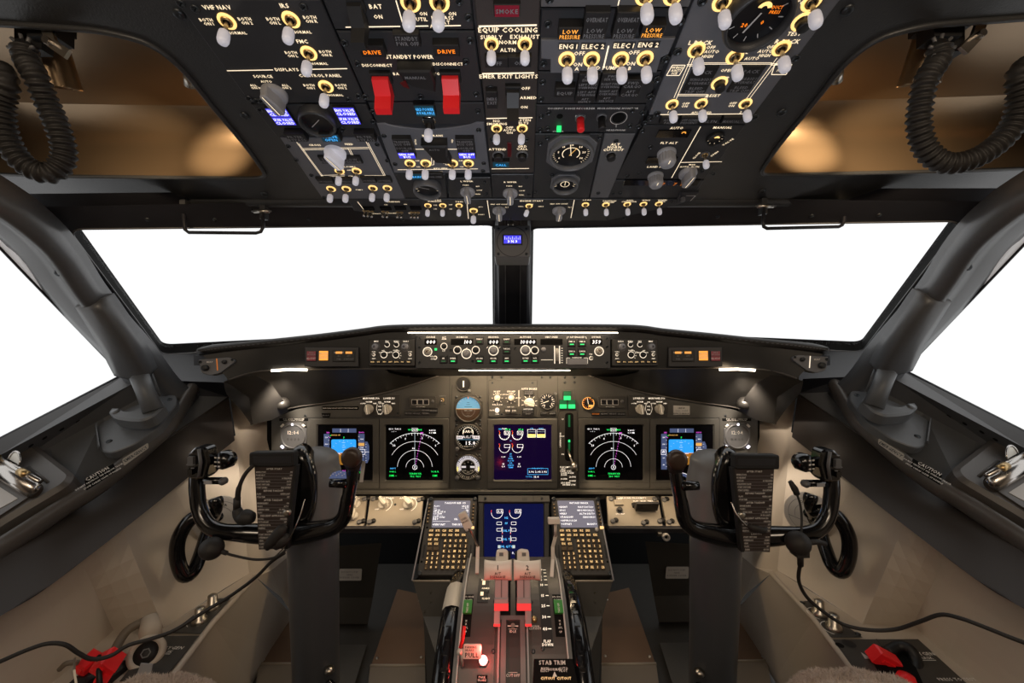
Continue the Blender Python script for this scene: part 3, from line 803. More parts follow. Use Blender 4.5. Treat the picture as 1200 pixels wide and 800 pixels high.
def ov_col2():
    g = 'overhead panel modules'
    M = Mod('battery_panel', 'dark electrical module at the top edge with two ringed toggles and a black cover', [(377, -3), (552, -3), (555.5, 35), (393, 35)], 'panel_dark', g)
    M.text('BAT', 440, 7, .0050); M.text('ON', 443, 19, .0046)
    M.line([(405, 31.5), (469, 30.5)]); M.line([(464, 0), (472, 27)]); M.line([(475, 30.5), (502, 30)]); M.line([(512, 30), (540, 29.5)]); M.text('AC', 508, 30, .004)
    M.text('CAB/UTIL', 486, 22, .0044); M.text('IFE/PASS/nSEAT', 519, 23, .0044); M.text('ON', 496, 15.5, .004); M.text('ON', 530, 15.5, .004)
    M.toggle(481, 2, 1.2); M.toggle(515, 2, 1.2); guard(M, 417, 2, 30, 16, 'black')
    M.screw(538, 1); M.done()
    M = Mod('standby_power_panel', 'dark electrical module with two red switch covers and the words STANDBY POWER', [(394, 36.5), (556, 36.5), (566.5, 119), (430, 119)], 'panel_dark', g)
    M.ann(436, 61, 30, 14, [('DRIVE', 'amber', None)], .010); M.ann(523, 60, 30, 14, [('DRIVE', 'amber', None)], .010)
    M.ann(477, 48, 30, 15, [('STANDBY/nPWR OFF', G, None)], .008)
    M.text('STANDBY POWER', 480, 66, .0056, sx=.84); M.text('1', 432, 52, .004); M.text('2', 521, 49, .004)
    M.text('DISCONNECT', 442, 76, .0042); M.text('DISCONNECT', 525, 74.5, .0042); M.text('BAT', 466, 86, .0042); M.text('AUTO', 508, 86, .0042)
    guard(M, 447, 88, 130, 19, 'red', 'red_switch_guard'); guard(M, 528, 87, 130, 19, 'red', 'red_switch_guard')
    u, v = M.f.uv(488, 79); b = MB(); b.prism([(-.019, .010), (.019, .010), (.021, -.006), (.019, -.020), (-.008, -.012), (-.016, -.004)], 0, .016, 'black', bev=.002)
    b.prism([(-.019, -.004), (-.012, -.001), (-.010, -.012), (-.016, -.009)], .0165, .018, 'dark_red'); b.text('MANUAL', (0, .002), .0038, .0166, G); obj('centre_cover', b, M.root, (u, v, 0))
    for x, y in ((419, 74), (546, 72), (493, 113), (404, 50), (420, 112), (428, 113), (558, 110), (549, 20), (551, 47)): M.screw(x, y)
    M.done()
    M = Mod('ground_power_panel', 'dark overhead module with one chrome toggle below a teal ground power light', [(431, 120.5), (566.7, 120.5), (570, 146), (442, 146)], 'panel_dark', g)
    M.ann(498, 130, 24, 13, [('GRD POWER/nAVAILABLE', 's_cyan', 'teal')], .008)
    u, v = M.f.uv(503, 143); M.b.box((u, v, .002), (.013, .018, .004), 'black', bev=.001)
    M.toggle(503, 142, 1.1, ring='chrome'); M.screw(437, 130, .004); M.screw(560, 130, .004); M.done()
    top = [(441, 145), (451, 144.5)] + [(451 + 104 * t, 144.5 + 7 * math.sin(PI * t) ** .7 if 0 < t < 1 else 144.5) for t in (.04, .12, .25, .4, .6, .75, .88, .96)] + [(558, 143.5), (567, 143.5)]
    M = Mod('generator_panel', 'light grey generator module with a scalloped top edge and two half blue lights', top + [(574, 203), (462, 203)], 'panel_grey', g, h=.0015, depth=.0135)
    M.text('BUS TRANS', 507, 158.5, .0042)
    for x in (474, 546): M.ann(x, 175, 21, 22, [('TRANSFER/nBUS OFF', G, None), ('SOURCE/nOFF', G, None), ('GEN OFF/nBUS', 'blue_text', 'blue_lit')], .008)
    M.line([(487, 174.5), (498, 174.5)]); M.line([(524, 174.5), (536, 174.5)])
    M.dline([(507, 183), (507, 192), (500, 192)]); M.dline([(521, 183), (521, 192), (528, 192)]); M.line([(466, 198.5), (560, 197.5)])
    M.text('APU GEN', 516, 197, .004); M.text('OFF', 489, 188, .003); M.text('ON', 490, 195, .003); M.text('OFF', 540, 188, .003); M.text('ON', 541, 195, .003); M.text('OFF', 516, 201, .003)
    M.text('AUTO', 487, 166, .003, rot=1.4); M.text('OFF', 530, 165, .003, rot=1.3)
    u, v = M.f.uv(510, 167); b = MB(); b.prism([(-.018, .010), (.019, .010), (.016, -.012), (.020, -.030), (-.004, -.026), (-.010, -.010)], 0, .015, 'black', bev=.002); b.text('AUTO', (0, .004), .0034, .0156, G); obj('bus_transfer_cover', b, M.root, (u, v, 0))
    for x, y in ((480.5, 191), (499, 191), (530.5, 191), (549, 191)): M.toggle(x, y, 1.0)
    for x, y in ((450, 159), (561, 152), (463, 192), (567, 191), (566, 200)): M.screw(x, y, .0036)
    M.done()
    M = Mod('auxiliary_power_panel', 'dark overhead module with a domed exhaust temperature gauge under the generator toggles', [(462, 204), (522, 204), (524, 232), (475, 232)], 'panel_dark', g)
    M.ann(489, 207, 16, 7, [('MAINT', 's_cyan', 'teal')], .006); M.ann(510, 207, 18, 7, [('OVER SPEED', G, None)], .006)
    def dr(d, r, z): ticks(d, r, z, 'glow_text', 200, -20, 12, w=.0007); needle(d, r, z + .0003, 'label_white', 160, .7)
    M.gauge(501, 218, .0205, draw=dr, h=.014, bez='knob_mid'); M.done()
    M = Mod('wiper_panel', 'small dark wiper module with one grey knob, lettered L WIPER', [(524, 209), (574.5, 208), (577, 232), (526, 232)], 'panel_dark', g)
    M.text('L WIPER', 547, 212, .0042); M.text('PARK', 546, 216.5, .003); M.text('INT', 560, 218, .003); M.text('LOW', 562, 222.5, .003); M.text('HIGH', 560, 227, .003)
    M.knob(548, 224, .95, rot=0); M.screw(568, 213, .003); M.screw(570, 227, .003); M.done()

def ov_col3():
    g = 'overhead panel modules'
    M = Mod('equipment_cooling_panel', 'narrow brown black centre module lettered EQUIP COOLING and EMER EXIT LIGHTS', [(555.5, -3), (633.5, -3), (625.5, 203), (575.5, 203)], 'panel_brown', g, h=.002, depth=.014)
    M.ann(594, 13, 31, 15, [('SMOKE', 'grey_text', 'lens_redlit')], .010)
    M.line([(561, 30.5), (629, 29)], .0018); M.text('EQUIP COOLING', 595, 34.5, .0062); M.text('SUPPLY', 576, 43, .0052); M.text('EXHAUST', 615, 42.5, .0052); M.text('NORM', 595, 49, .0050); M.text('ALTN', 595, 58, .0050)
    M.toggle(576, 51, .95); M.toggle(615, 51, .95)
    M.ann(582, 74, 27, 12, [('OFF', G, None)], .007); M.ann(609, 73.5, 27, 12, [('OFF', G, None)], .007)
    M.line([(565, 86), (626, 85)], .0018); M.text('EMER EXIT LIGHTS', 596, 89, .0062); M.text('OFF', 616, 103, .0048); M.text('ARMED', 619, 114, .0048); M.text('ON', 614, 125, .0048)
    guard(M, 601, 103, 144, 14, 'black', inner='dark_red')
    M.ann(576.5, 118, 13, 20, [('EMERG/nEXIT', G, None)], .008, name='identification_block'); M.screw(575, 103)
    M.line([(570, 138.5), (624, 137.5)], .0015); M.text('NO/nSMOKING', 582, 143, .0048); M.text('FASTEN/nBELTS', 612, 142, .0048); M.text('OFF/nAUTO/nON', 597, 152, .0046)
    M.toggle(582, 150, .9); M.toggle(612, 150, .9, side=-4)
    M.screw(577, 163, .0036); M.screw(617, 163, .0036)
    u0, v0 = M.f.uv(597, 175); M.b.box((u0, v0, .0), (.006, .030, .003), 'dark_red', bev=.0005)
    M.text('ATTEND', 583, 174.5, .0050); M.text('GRD/nCALL', 612, 172.5, .0050)
    M.button(584, 181, .0065, .010); M.button(612, 181, .0065, .010)
    M.ann(587, 193, 20, 6, [('CALL', 's_cyan', 'teal')], .007); M.line([(576, 197.5), (620, 197)], .0012)
    M.done()
    M = Mod('wiper_panel', 'small dark wiper module with one grey knob, lettered R WIPER', [(575.7, 204.5), (625.4, 204.5), (624, 232), (577, 232)], 'panel_dark', g)
    M.text('R WIPER', 598, 213, .0042); M.text('PARK', 597, 217.5, .003); M.text('INT', 610, 218, .003); M.text('LOW', 612, 223, .003); M.text('HIGH', 611, 228, .003)
    M.knob(598, 225.5, .95); M.screw(617, 204.8 + 3, .0034); M.screw(620, 228, .0034); M.done()

def ov_col4():
    g = 'overhead panel modules'
    M = Mod('window_heat_panel', 'grey strip at the top edge above the OVERHEAT lights with two white toggle tips', [(634, -3), (812, -3), (807, 9), (634, 9)], 'knob_mid', g, h=.003)
    M.toggle(756, -6, 1.15); M.toggle(789, -6, 1.15); M.line([(726, -2), (724, 7)]); M.screw(644, -1); M.done()
    M = Mod('hydraulic_pump_panel', 'overhead module with amber LOW PRESSURE lights above four hydraulic pump toggles', [(634, 10.5), (806, 10.5), (776, 83), (630.5, 83)], 'panel_dark', g)
    pol = M.f.poly([(634, 44), (791, 42), (783, 61), (774, 65), (769, 82.5), (645, 83), (645, 67), (634, 66)]); M.b.prism(pol, 0, .0035, 'panel_grey', bev=.0008)
    M.f = Fr(M.f.o, M.f.ex, M.f.ey)
    for x, y in ((668, 40), (765, 38)): M.ann(x, y, 27, 15, [('LOW/nPRESSURE', 'amber_bright', None)], .012)
    for x in (698, 734): M.ann(x, 31, 28, 32, [('OVERHEAT', G, None), ('LOW/nPRESSURE', G, None)], .012)
    for s, x, y in (('ENG 1', 666, 54), ('ELEC 2', 695, 54), ('ELEC 1', 731, 53), ('ENG 2', 760, 52)):
        u, v = M.f.uv(x, y, .0036); M.t.text(s, (u, v), .0054, .0042, 'glow_text')
        M.b.rect(u - text_width(s, .0054) / 2 - .001, v - .0042, u + text_width(s, .0054) / 2 + .001, v + .0042, .0037, 'panel_dark')
    for s, x, y in (('OFF', 679, 62), ('OFF', 743, 61), ('ON', 677, 75), ('A', 676, 80), ('ON', 739, 74), ('B', 738, 79.5), ('HYD PUMPS', 708, 79)):
        u, v = M.f.uv(x, y, .0036); M.t.text(s, (u, v), .0046, .0042, 'glow_text')
    a = M.f.uv(713, 50); b = M.f.uv(707, 76); M.t.line(a, b, .0016, .0042, 'glow_line')
    f0 = M.f
    for x, y in ((664, 66), (693, 66), (727, 66), (755.5, 65)): o = M.toggle(x, y, 1.12); o.location.z = .0035
    for x, y in ((640, 58), (783, 54), (637, 74), (778, 70), (642, 28), (796, 25)): M.screw(x, y)
    M.done()
    M = Mod('door_warning_panel', 'unlit dark overhead module of small door warning captions under the pump toggles', [(630.3, 84.5), (775, 84.5), (758, 121.5), (628.5, 121.5)], 'panel_dark', g)
    M.ann(662, 109, 23, 11, [('EQUIP', G, None)], .010)
    M.ann(688, 105, 24, 34, [('FWD/nENTRY', G, None), ('LEFT FWD/nOVERWING', G, None), ('LEFT AFT/nOVERWING', G, None), ('AFT/nENTRY', G, None)], .009)
    M.ann(714, 104, 24, 34, [('FWD/nSERVICE', G, None), ('RIGHT FWD/nOVERWING', G, None), ('RIGHT AFT/nOVERWING', G, None), ('AFT/nSERVICE', G, None)], .009)
    M.ann(740, 104, 23, 20, [('FWD/nCARGO', G, None), ('AFT/nCARGO', G, None)], .009)
    for x, y in ((636, 96), (634, 116), (769, 93), (762, 114)): M.screw(x, y)
    M.done()
    M = Mod('voice_recorder_panel', 'dark overhead module with a red erase button and a white ringed headphone jack', [(628.3, 123), (757.5, 123), (745, 155), (627, 155)], 'panel_dark', g)
    M.text('COCKPIT VOICE RECORDER  MICROPHONE MONITOR', 695, 126.5, .0034, 'white_text', sx=1.05)
    M.text('ERASE', 680, 135.5, .0036, 'white_text'); M.text('TEST', 705, 135, .0036, 'white_text'); M.text('STATUS', 654, 153.5, .003, 'white_text'); M.text('HEADPHONE', 722, 152, .0034, 'white_text')
    M.button(680, 138, .0050, .020, 'red', name='erase_button'); M.button(705, 137, .0050, .020, 'black', name='test_button')
    u, v = M.f.uv(655, 149); M.b.box((u, v, .003), (.006, .006, .006), 'green_lit', bev=.0006); u, v = M.f.uv(656, 136); M.b.disc((u, v), .0042, .0004, 'void')
    u, v = M.f.uv(725, 138); M.b.disc((u, v), .0085, .0004, 'void', n=28); M.t.ring((u, v), .0105, .0112, .0006, 'white_text'); M.line([(722, 145), (722, 149)], .0006, 'white_text')
    for x, y in ((643, 132), (741, 129), (642, 150), (738, 147), (634, 136), (753, 132), (633, 152), (748, 148)): M.screw(x, y, .0040)
    M.done()
    M = Mod('cabin_altitude_panel', 'dark overhead module with a large eight sided gauge above a smaller one', [(626.8, 157), (707, 157), (690, 232), (624.5, 232)], 'panel_dark', g)
    def dr(d, r, z):
        ticks(d, r, z, 'glow_text', 225, -45, 30, .84, .94, .0006); d.ring((0, 0), r * .42, r * .46, z, 'glow_text', a0=-40, a1=220)
        for i in range(7):
            a = math.radians(210 - i * 40); d.text(str(i * 5), (r * .66 * math.cos(a), r * .66 * math.sin(a)), .0036, z, 'glow_text')
        needle(d, r, z + .0004, 'glow_text', 100, .7, .001); needle(d, r, z + .0004, 's_amber', 60, .5, .0012)
    M.gauge(669, 177, .0290, draw=dr, h=.012, bez='knob_mid', oct_=True)
    def dr2(d, r, z):
        ticks(d, r, z, 'glow_text', 200, -20, 14, .74, .94); d.ring((0, 0), r * .35, r * .40, z, 'glow_text'); needle(d, r, z + .0004, 'glow_text', 90, .7, .001)
    M.gauge(662, 213, .0190, draw=dr2, h=.012, bez='knob_mid', oct_=True)
    for x, y in ((641, 161), (703, 160), (633, 168), (647, 205), (627, 225)): M.screw(x, y, .0038)
    M.done()
    M = Mod('altitude_horn_panel', 'slanting narrow dark grey overhead strip with a black cutout button, beside the eight sided gauge', [(708.5, 157), (744.5, 157), (713, 232), (691.5, 232)], 'knob_mid', g)
    M.text('ALT/nHORN/nCUTOUT', 720, 172, .0055); M.button(716, 181, .0065, .009); M.screw(722, 165, .0036); M.screw(701, 226, .0036); M.done()

def ov_right():
    g = 'overhead panel modules'
    M = Mod('bleed_air_panel', 'light grey overhead module with a large round duct pressure gauge and white routing lines', [(815, -3), (987, -3), (883, 135), (760.5, 135)], 'panel_grey', g, h=.0015, depth=.0135)
    def dr(d, r, z):
        ticks(d, r, z, 'white_text', -150, 150, 11, .72, .90, .0009); d.text('20', (-.30 * r, -.30 * r), .0040, z, 'amber'); d.text('0', (.28 * r, -.20 * r), .0040, z, 'amber')
        d.text('DUCT', (.50 * r, .32 * r), .0032, z, 'amber', sx=.8); d.text('PRESS', (.50 * r, .16 * r), .0032, z, 'amber', sx=.8)
        d.ring((0, .35 * r), r * .1, r * .24, z + .003, 'glow_ring', a0=10, a1=170); needle(d, r, z + .0004, 'white_text', 250, .62, .0018)
    M.gauge(887, 14, .0285, draw=dr, h=.016)
    M.toggle(846, 2, 1.1); M.text('AUTO', 864, 3, .0050); M.text('AUTO', 932, 2.5, .0050); M.toggle(951, 2, 1.1)
    M.button(940, 25, .0062, .010, 'black', ring='glow_ring', name='test_button'); M.text('OVHT', 946, 17, .0045); M.text('TEST', 931, 39, .0050)
    M.text('L PACK', 821, 49.5, .0056); M.text('ISOLATION/nVALVE/nCLOSE', 870, 55, .0050); M.text('R PACK', 923, 48, .0056)
    M.text('OFF', 833, 55, .0043); M.text('AUTO', 834, 60, .0043); M.text('HIGH', 829, 65.5, .0043); M.text('OFF', 904, 54.5, .0043); M.text('AUTO', 897, 59.5, .0043); M.text('HIGH', 896, 64.5, .0043)
    M.text('AUTO', 881, 68, .0043); M.text('OPEN', 852, 82, .0043); M.text('TRIP', 848, 91, .0047); M.text('RESET', 836, 111.5, .0046)
    M.dline([(812, 66), (791, 115)]); M.dline([(822, 74), (905, 74)]); M.dline([(912, 68), (876, 116)]); M.dline([(794, 111), (829, 111), (826, 117)]); M.dline([(805, 76), (812, 76)]); M.dline([(903, 75), (922, 75)])
    for pts in ([(788, 76), (803, 76), (796, 88), (781, 88), (788, 76)], [(908, 75), (928, 75), (921, 87), (904, 87), (908, 75)]): M.line(pts, .0009)
    M.text('WING/nANTI/nICE', 792, 82, .0036); M.text('ICE', 914, 82, .0036)
    M.line([(768, 134), (880, 133)], .0012)
    M.ann(820, 95, 29, 31, [('PACK', G, None), ('WING-BODY/nOVERHEAT', G, None), ('BLEED/nTRIP OFF', G, None)], .003)
    M.ann(874, 94, 27, 31, [('PACK', G, None), ('WING-BODY/nOVERHEAT', G, None), ('BLEED/nTRIP OFF', G, None)], .003)
    M.button(843, 97, .0058, .011, 'black', ring='glow_ring', name='trip_reset_button')
    for x, y in ((816, 58), (861, 66), (915.5, 56)): M.toggle(x, y, 1.12)
    for x, y in ((787.5, 122), (821.5, 121), (873.5, 121)): M.toggle(x, y, .95)
    M.text('OFF/nON', 803, 122.5, .0040); M.text('OFF/nON', 858, 122, .0040); M.text('1', 783, 131, .004); M.text('APU BLEED', 822, 131.5, .0040); M.text('2', 868, 131, .004)
    for x, y in ((797, 25), (794, 60), (780, 69), (770, 93), (762, 113), (932, 68), (770, 133), (884, 137), (823, 1)): M.screw(x, y, .0048)
    M.done()
    M = Mod('pressurization_caption_panel', 'thin dark strip of four unlit captions below the light grey air module', [(759.5, 136.5), (882, 136.5), (874, 146), (755, 146)], 'panel_dark', g)
    for x, s, w in ((784, 'AUTO/nFAIL', 20), (808, 'OFF SCHED/nDESCENT', 22), (832, 'ALTN', 22), (857, 'MANUAL', 22)): M.ann(x, 142, w, 8, [(s, G, None)], .006)
    M.screw(762, 139, .0038); M.screw(748 + 8, 143, .0038); M.done()
    M = Mod('cabin_pressure_panel', 'dark overhead module with two ribbed white altitude knobs and a grey mode selector', [(754.5, 147), (873.5, 147), (826, 210), (721.5, 210)], 'panel_dark', g)
    M.text('AUTO', 793, 149.5, .0048); M.text('MANUAL', 847, 149, .0048); M.text('FLT ALT', 784, 167, .0048); M.text('LAND ALT', 770, 195, .0048)
    for px, py, w in ((789, 156, 38), (775, 187, 35)):
        u, v = M.f.uv(px, py); k = M.f.k(px, py); M.b.box((u, v, -.0), (w * k, .014, .004), 'gloss_black', bev=.0006); 
    u, v = M.f.uv(801, 154); M.t.ring((u, v), .0015, .0032, .0030, 'amber_bright', a0=-10, a1=190)
    M.knob(781, 179, 1.1, m='knob_grey', kind='rib'); M.knob(768, 206, 1.0, m='knob_grey', kind='rib')
    M.line([(821, 148), (787, 208)]); M.line([(798, 190), (846, 189)])
    def dr(d, r, z): ticks(d, r, z, 'glow_text', 0, 330, 9); d.ring((0, .35 * r), r * .05, r * .35, z + .002, 'glow_ring', a0=0, a1=180)
    M.gauge(838, 161, .0110, draw=dr, h=.006, bez='black'); M.text('VALVE', 853, 166, .0040, rot=1.)
    M.toggle(826, 181, .85, ring='knob_mid'); M.text('CLOSE', 816, 182, .0038, rot=1.3); M.text('OPEN', 837, 180, .0038, rot=1.1)
    M.text('MAN', 811, 192.5, .0034); M.text('AUTO  ALTN', 808, 195, .0038)
    M.knob(806, 202, 1.05, rot=-6)
    for x, y in ((762, 172), (753, 153), (735, 206), (836, 203), (749, 203), (823, 200)): M.screw(x, y, .0038)
    M.done()
    M = Mod('pressurization_placard_panel', 'low dark overhead module with a long black slot and small amber marks', [(721, 211.5), (825, 211.5), (812, 232), (712, 232)], 'panel_dark', g)
    u, v = M.f.uv(775, 213.5); M.b.box((u, v, 0), (.125, .015, .003), 'gloss_black', bev=.0005)
    for x in (777, 791, 799): a = M.f.uv(x, 214.5); M.t.text('7', a, .0075, .0022, 'amber_dim')
    M.text('FLT CONT', 748, 214, .0042, 'grey_text'); M.screw(718, 226, .0036); M.screw(727, 226, .0036); M.done()

def ov_bottom():
    M = Mod('forward_switch_panel', 'lowest overhead module, wide and dark with engine start knobs and exterior light toggles', [(407, 233.5), (812, 233.5), (795, 240), (712, 258.5), (486, 258.5), (415, 247)], 'panel_dark', 'overhead panel modules', h=.001, depth=.014)
    M.text('LANDING', 461, 236, .0040); M.text('ON', 452, 239.5, .003); M.text('ON', 475, 239, .003); M.text('RETRACT', 441, 250, .003); M.text('OUTBOARD', 458, 249.5, .0028); M.text('ON', 480, 249.5, .003)
    for i, (x, y) in enumerate(((427, 249), (431.5, 249.5), (436, 250), (449, 250), (454, 250.5), (466, 250.8), (470.5, 251), (482, 251), (486, 251), (490, 251))):
        M.toggle(x, y - 2, .42, cap='chrome', ring='brass', name='landing_light_switch')
    for x, y in ((432, 243.5), (452, 243.5), (469, 243), (487, 243)): u, v = M.f.uv(x, y); M.b.box((u, v, .001), (.020, .010, .003), 'void', bev=.0006)
    M.line([(419, 236), (427, 246)]); M.text('RUNWAY/nTURNOFF', 509, 234.8, .0042); M.text('TAXI', 538, 236, .0042); M.text('OFF', 510, 240, .003); M.text('ON', 510, 244.5, .003); M.text('OFF', 528, 239.5, .003); M.text('ON', 528, 244.5, .003); M.text('APU', 566 - 3, 242, .003); M.text('START', 564, 251, .003)
    for x, y in ((501.5, 240.5), (519, 240.5), (538, 240.5)): M.toggle(x, y, .78)
    M.toggle(555, 246.5, .95)
    M.line([(547, 235), (549, 256)]); M.line([(571, 234.5), (574, 255)]); M.line([(673, 233.8), (669, 255)])
    M.text('GRD OFF CONT', 585, 239, .0034); M.text('FLT', 594, 242.5, .0030); M.knob(585, 246, .92); M.text('ENGINE START', 623, 235, .0046)
    M.text('BOTH', 621, 239, .0034); M.text('IGN L', 610.5, 241.5, .0030); M.text('IGN R', 634, 241.5, .0030); M.toggle(620, 241, .8, side=-18)
    M.text('GRD OFF CONT', 655, 238.5, .0034); M.text('FLT', 668, 242.5, .0030); M.knob(655, 246, .92)
    for s, x, y in (('LOGO', 688, 234), ('POSITION/nSTROBE', 714, 235.8), ('ANTI/nCOLLISION', 737.5, 235.2), ('WING', 757, 234.2), ('WHEEL/nWELL', 776, 234.8)): M.text(s, x, y, .0040)
    for x, y in ((686, 239.5), (710, 239.5), (735, 239), (754, 238.8), (772, 238.5)): M.toggle(x, y, .8)
    for x, y in ((665, 233.5 + 1), (787, 236), (598, 256), (712, 256)): M.screw(x, y, .0028)
    M.done()
    M = Mod('courtesy_light_box', 'small black switch box at the lower right end of the overhead panel', [(798, 226), (819, 226), (812, 236), (792, 238)], 'frame_black', None, h=.004)
    a = M.f.uv(800, 232); M.b.cyl(a, .004, 0, .006, 'knob_mid', n=12); M.line([(804, 229), (815, 229)], .001, 'white_text'); M.line([(815, 229), (809, 235)], .001, 'white_text'); M.done()
ov_left(); ov_col2(); ov_col3(); ov_col4(); ov_right(); ov_bottom()

# standby compass under the overhead panel, on the centre post
def compass():
    f = Fr(S(600.5, 283, .86), (1, 0, 0), (0, .1, 1)); k = f.o.y / F
    r = thing('standby_compass', 'small square dark compass with a violet lit window at the top of the centre post', 'compass', f.M)
    b = MB(); w = 21 * k; b.prism(rpoly([(-w, -w * .88), (w, -w * .88), (w, w * .95), (-w, w * .95)], .004, 3), -.06, 0, 'knob_mid', bev=.002)
    b.ring((0, 0), w * .84, w * .88, .0006, 'frame_black', n=40)
    for sx in (-1, 1):
        for sy in (-1, 1): b.lathe([(.003, 0), (.003, .0012), (0, .0014)], 'screw', c=(sx * w * .78, sy * w * .72, 0), n=10)
    b.box((0, w * .1, -.001), (w * 1.12, w * .62, .004), 'black', bev=.0006)
    b.tube([(-.004, w * 1.0, -.01), (-.004, w * 1.35, -.02)], .006, 'steel', n=8)
    obj('housing', b, r); c = MB(); c.rect(-w * .48, -w * .12, w * .48, w * .34, .0014, 'blue_lit'); c.text('N', (0, w * .0), .006, .002, 'blue_text')
    for i in range(9): x = (-.42 + i * .105) * w; c.line((x, w * .10), (x, w * (.28 if i % 2 == 0 else .2)), .0007, .002, 'blue_text')
    c.text('3   3', (0, w * .0), .005, .002, 'blue_text', sx=1.6); obj('compass_card', c, r)
compass()
# ================================================================ main instrument panel and glareshield
MP = Fr(S(601, 500, 1.25), (1, 0, 0), (0, 0, 1))
class PD:
    """marks drawn on a face"""
    def __init__(s, f, mb, z, k=None): s.f = f; s.b = mb; s.z = z; s.k = k or f.o.y / F
    def L(s, pts, w, m, dz=0.):
        P = [s.f.uv(*p) for p in pts]
        for a, b in zip(P, P[1:]): s.b.line(a, b, w * .78 * s.k, s.z + dz, m)
    def T(s, t, px, py, h, m, al='c', sx=1., dz=.0002, shear=0.):
        u, v = s.f.uv(px, py); s.b.text(t, (u, v), h * .88 * s.k, s.z + dz, m, al=al, sx=sx, shear=shear)
    def R(s, x0, y0, x1, y1, m, dz=0.):
        a = s.f.uv(x0, y1); b = s.f.uv(x1, y0); s.b.rect(a[0], a[1], b[0], b[1], s.z + dz, m)
    def RR(s, x0, y0, x1, y1, r, m, dz=0.):
        p = rpoly([s.f.uv(x0, y1), s.f.uv(x1, y1), s.f.uv(x1, y0), s.f.uv(x0, y0)], r * s.k, 3); s.b.add([(x, y, s.z + dz) for x, y in p], [tuple(range(len(p)))], m)
    def A(s, cx, cy, r, a0, a1, w, m, dz=0., n=28):
        u, v = s.f.uv(cx, cy); s.b.ring((u, v), (r - w * .36) * s.k, (r + w * .36) * s.k, s.z + dz, m, n=n, a0=a0, a1=a1)
    def B(s, x0, y0, x1, y1, w, m, dz=0.): s.L([(x0, y0), (x1, y0), (x1, y1), (x0, y1), (x0, y0)], w, m, dz)

def build_mip():
    f = MP
    r = thing('instrument_panel', 'wide grey brown main instrument panel backing plate below the glareshield', 'instrument panel', f.M)
    pts = [(318, 491), (345, 480), (400, 469), (460, 457), (512, 441), (524, 432), (678, 432), (692, 441), (745, 457), (802, 468), (860, 480), (888, 489), (888, 578), (318, 578)]
    b = MB(); b.prism(f.poly(pts), -.03, 0, 'mip', bev=.001)
    for x, y in ((330, 498), (358, 487), (470, 447), (478, 441), (535, 437), (566, 437), (534, 573), (564, 573), (577, 442), (588, 442), (635, 442), (645, 442), (662, 442), (673, 442), (662, 448), (673, 448), (697, 441), (800, 480), (850, 487), (357, 560), (848, 560)):
        u, v = f.uv(x, y); b.lathe([(.0042, 0), (.0042, .001), (0, .0014)], 'screw', c=(u, v, 0), n=8)
    for pp in ([(359, 486), (359, 578)], [(527, 433), (527, 578)], [(571, 433), (571, 490)], [(653.5, 433), (653.5, 578)], [(677, 481), (677, 578)], [(843, 490), (843, 578)], [(359, 489.3), (527, 489.3)], [(571, 489.3), (653, 489.3)], [(678, 489.3), (843, 489.3)], [(530, 451), (528, 488)]):
        a, c = f.uv(*pp[0]), f.uv(*pp[1]); b.line(a, c, .0016, .0004, 'black')
    obj('panel_plate', b, r)
    e = MB(); a = f.uv(318, 572.5); c = f.uv(888, 578); e.box(((a[0] + c[0]) / 2, (a[1] + c[1]) / 2, .006), (c[0] - a[0], .012, .014), 'mip', bev=.002)
    obj('lower_rail', e, r)
    bb = MB(); bb.box(((a[0] + c[0]) / 2, c[1] - .008, -.002), (c[0] - a[0], .016, .02), 'gloss_black'); bb.box((f.uv(615, 0)[0], c[1] - .006, .009), (.006, .003, .002), 'green_lit'); obj('lower_black_bar', bb, r)  # glossy black bar below the rail
build_mip()

def display_unit(name, label, cat, base, ox0, oy0, ox1, oy1, sx0, sy0, sx1, sy1, scr, draw, group=None, m='mip', depth=.008, strip=True):
    c = ((ox0 + ox1) / 2, (oy0 + oy1) / 2); f = Fr(base.P(*c), base.ex, base.ey); k = f.o.y / F
    r = thing(name, label, cat, f.M, group)
    O = rpoly(f.poly([(ox0, oy1), (ox1, oy1), (ox1, oy0), (ox0, oy0)]), .003, 4); I = rpoly(f.poly([(sx0 - 1.2, sy1 + 1.2), (sx1 + 1.2, sy1 + 1.2), (sx1 + 1.2, sy0 - 1.2), (sx0 - 1.2, sy0 - 1.2)]), .005, 4)
    O2 = rpoly(f.poly([(ox0 + .5, oy1 - .5), (ox1 - .5, oy1 - .5), (ox1 - .5, oy0 + .5), (ox0 + .5, oy0 + .5)]), .003, 4)
    I2 = rpoly(f.poly([(sx0, sy1), (sx1, sy1), (sx1, sy0), (sx0, sy0)]), .005, 4)
    b = MB(); b.loft([[(x, y, z) for x, y in p] for p, z in ((O, 0), (O, depth - .001), (O2, depth), (I, depth), (I2, .0025))], m, smooth=False)
    if strip:
        q = PD(f, b, depth + .0004); q.L([(ox0 + 1, sy1 + 2.2), (ox1 - 1, sy1 + 2.2)], .5, 'black'); mx = (ox0 + ox1) / 2 + 5
        for dx in (-2, 0, 2):
            for dy in (-1.6, 1.4): q.R(mx + dx - .5, sy1 + 5 + dy - .4, mx + dx + .3, sy1 + 5 + dy + .4, 'black')
    obj('bezel', b, r)
    s = MB(); s.add([(x, y, .0026) for x, y in I2], [tuple(range(len(I2)))], scr); so = obj('screen', s, r)
    d = MB(); draw(PD(f, d, .0032)); obj('symbology', d, so)
    return r

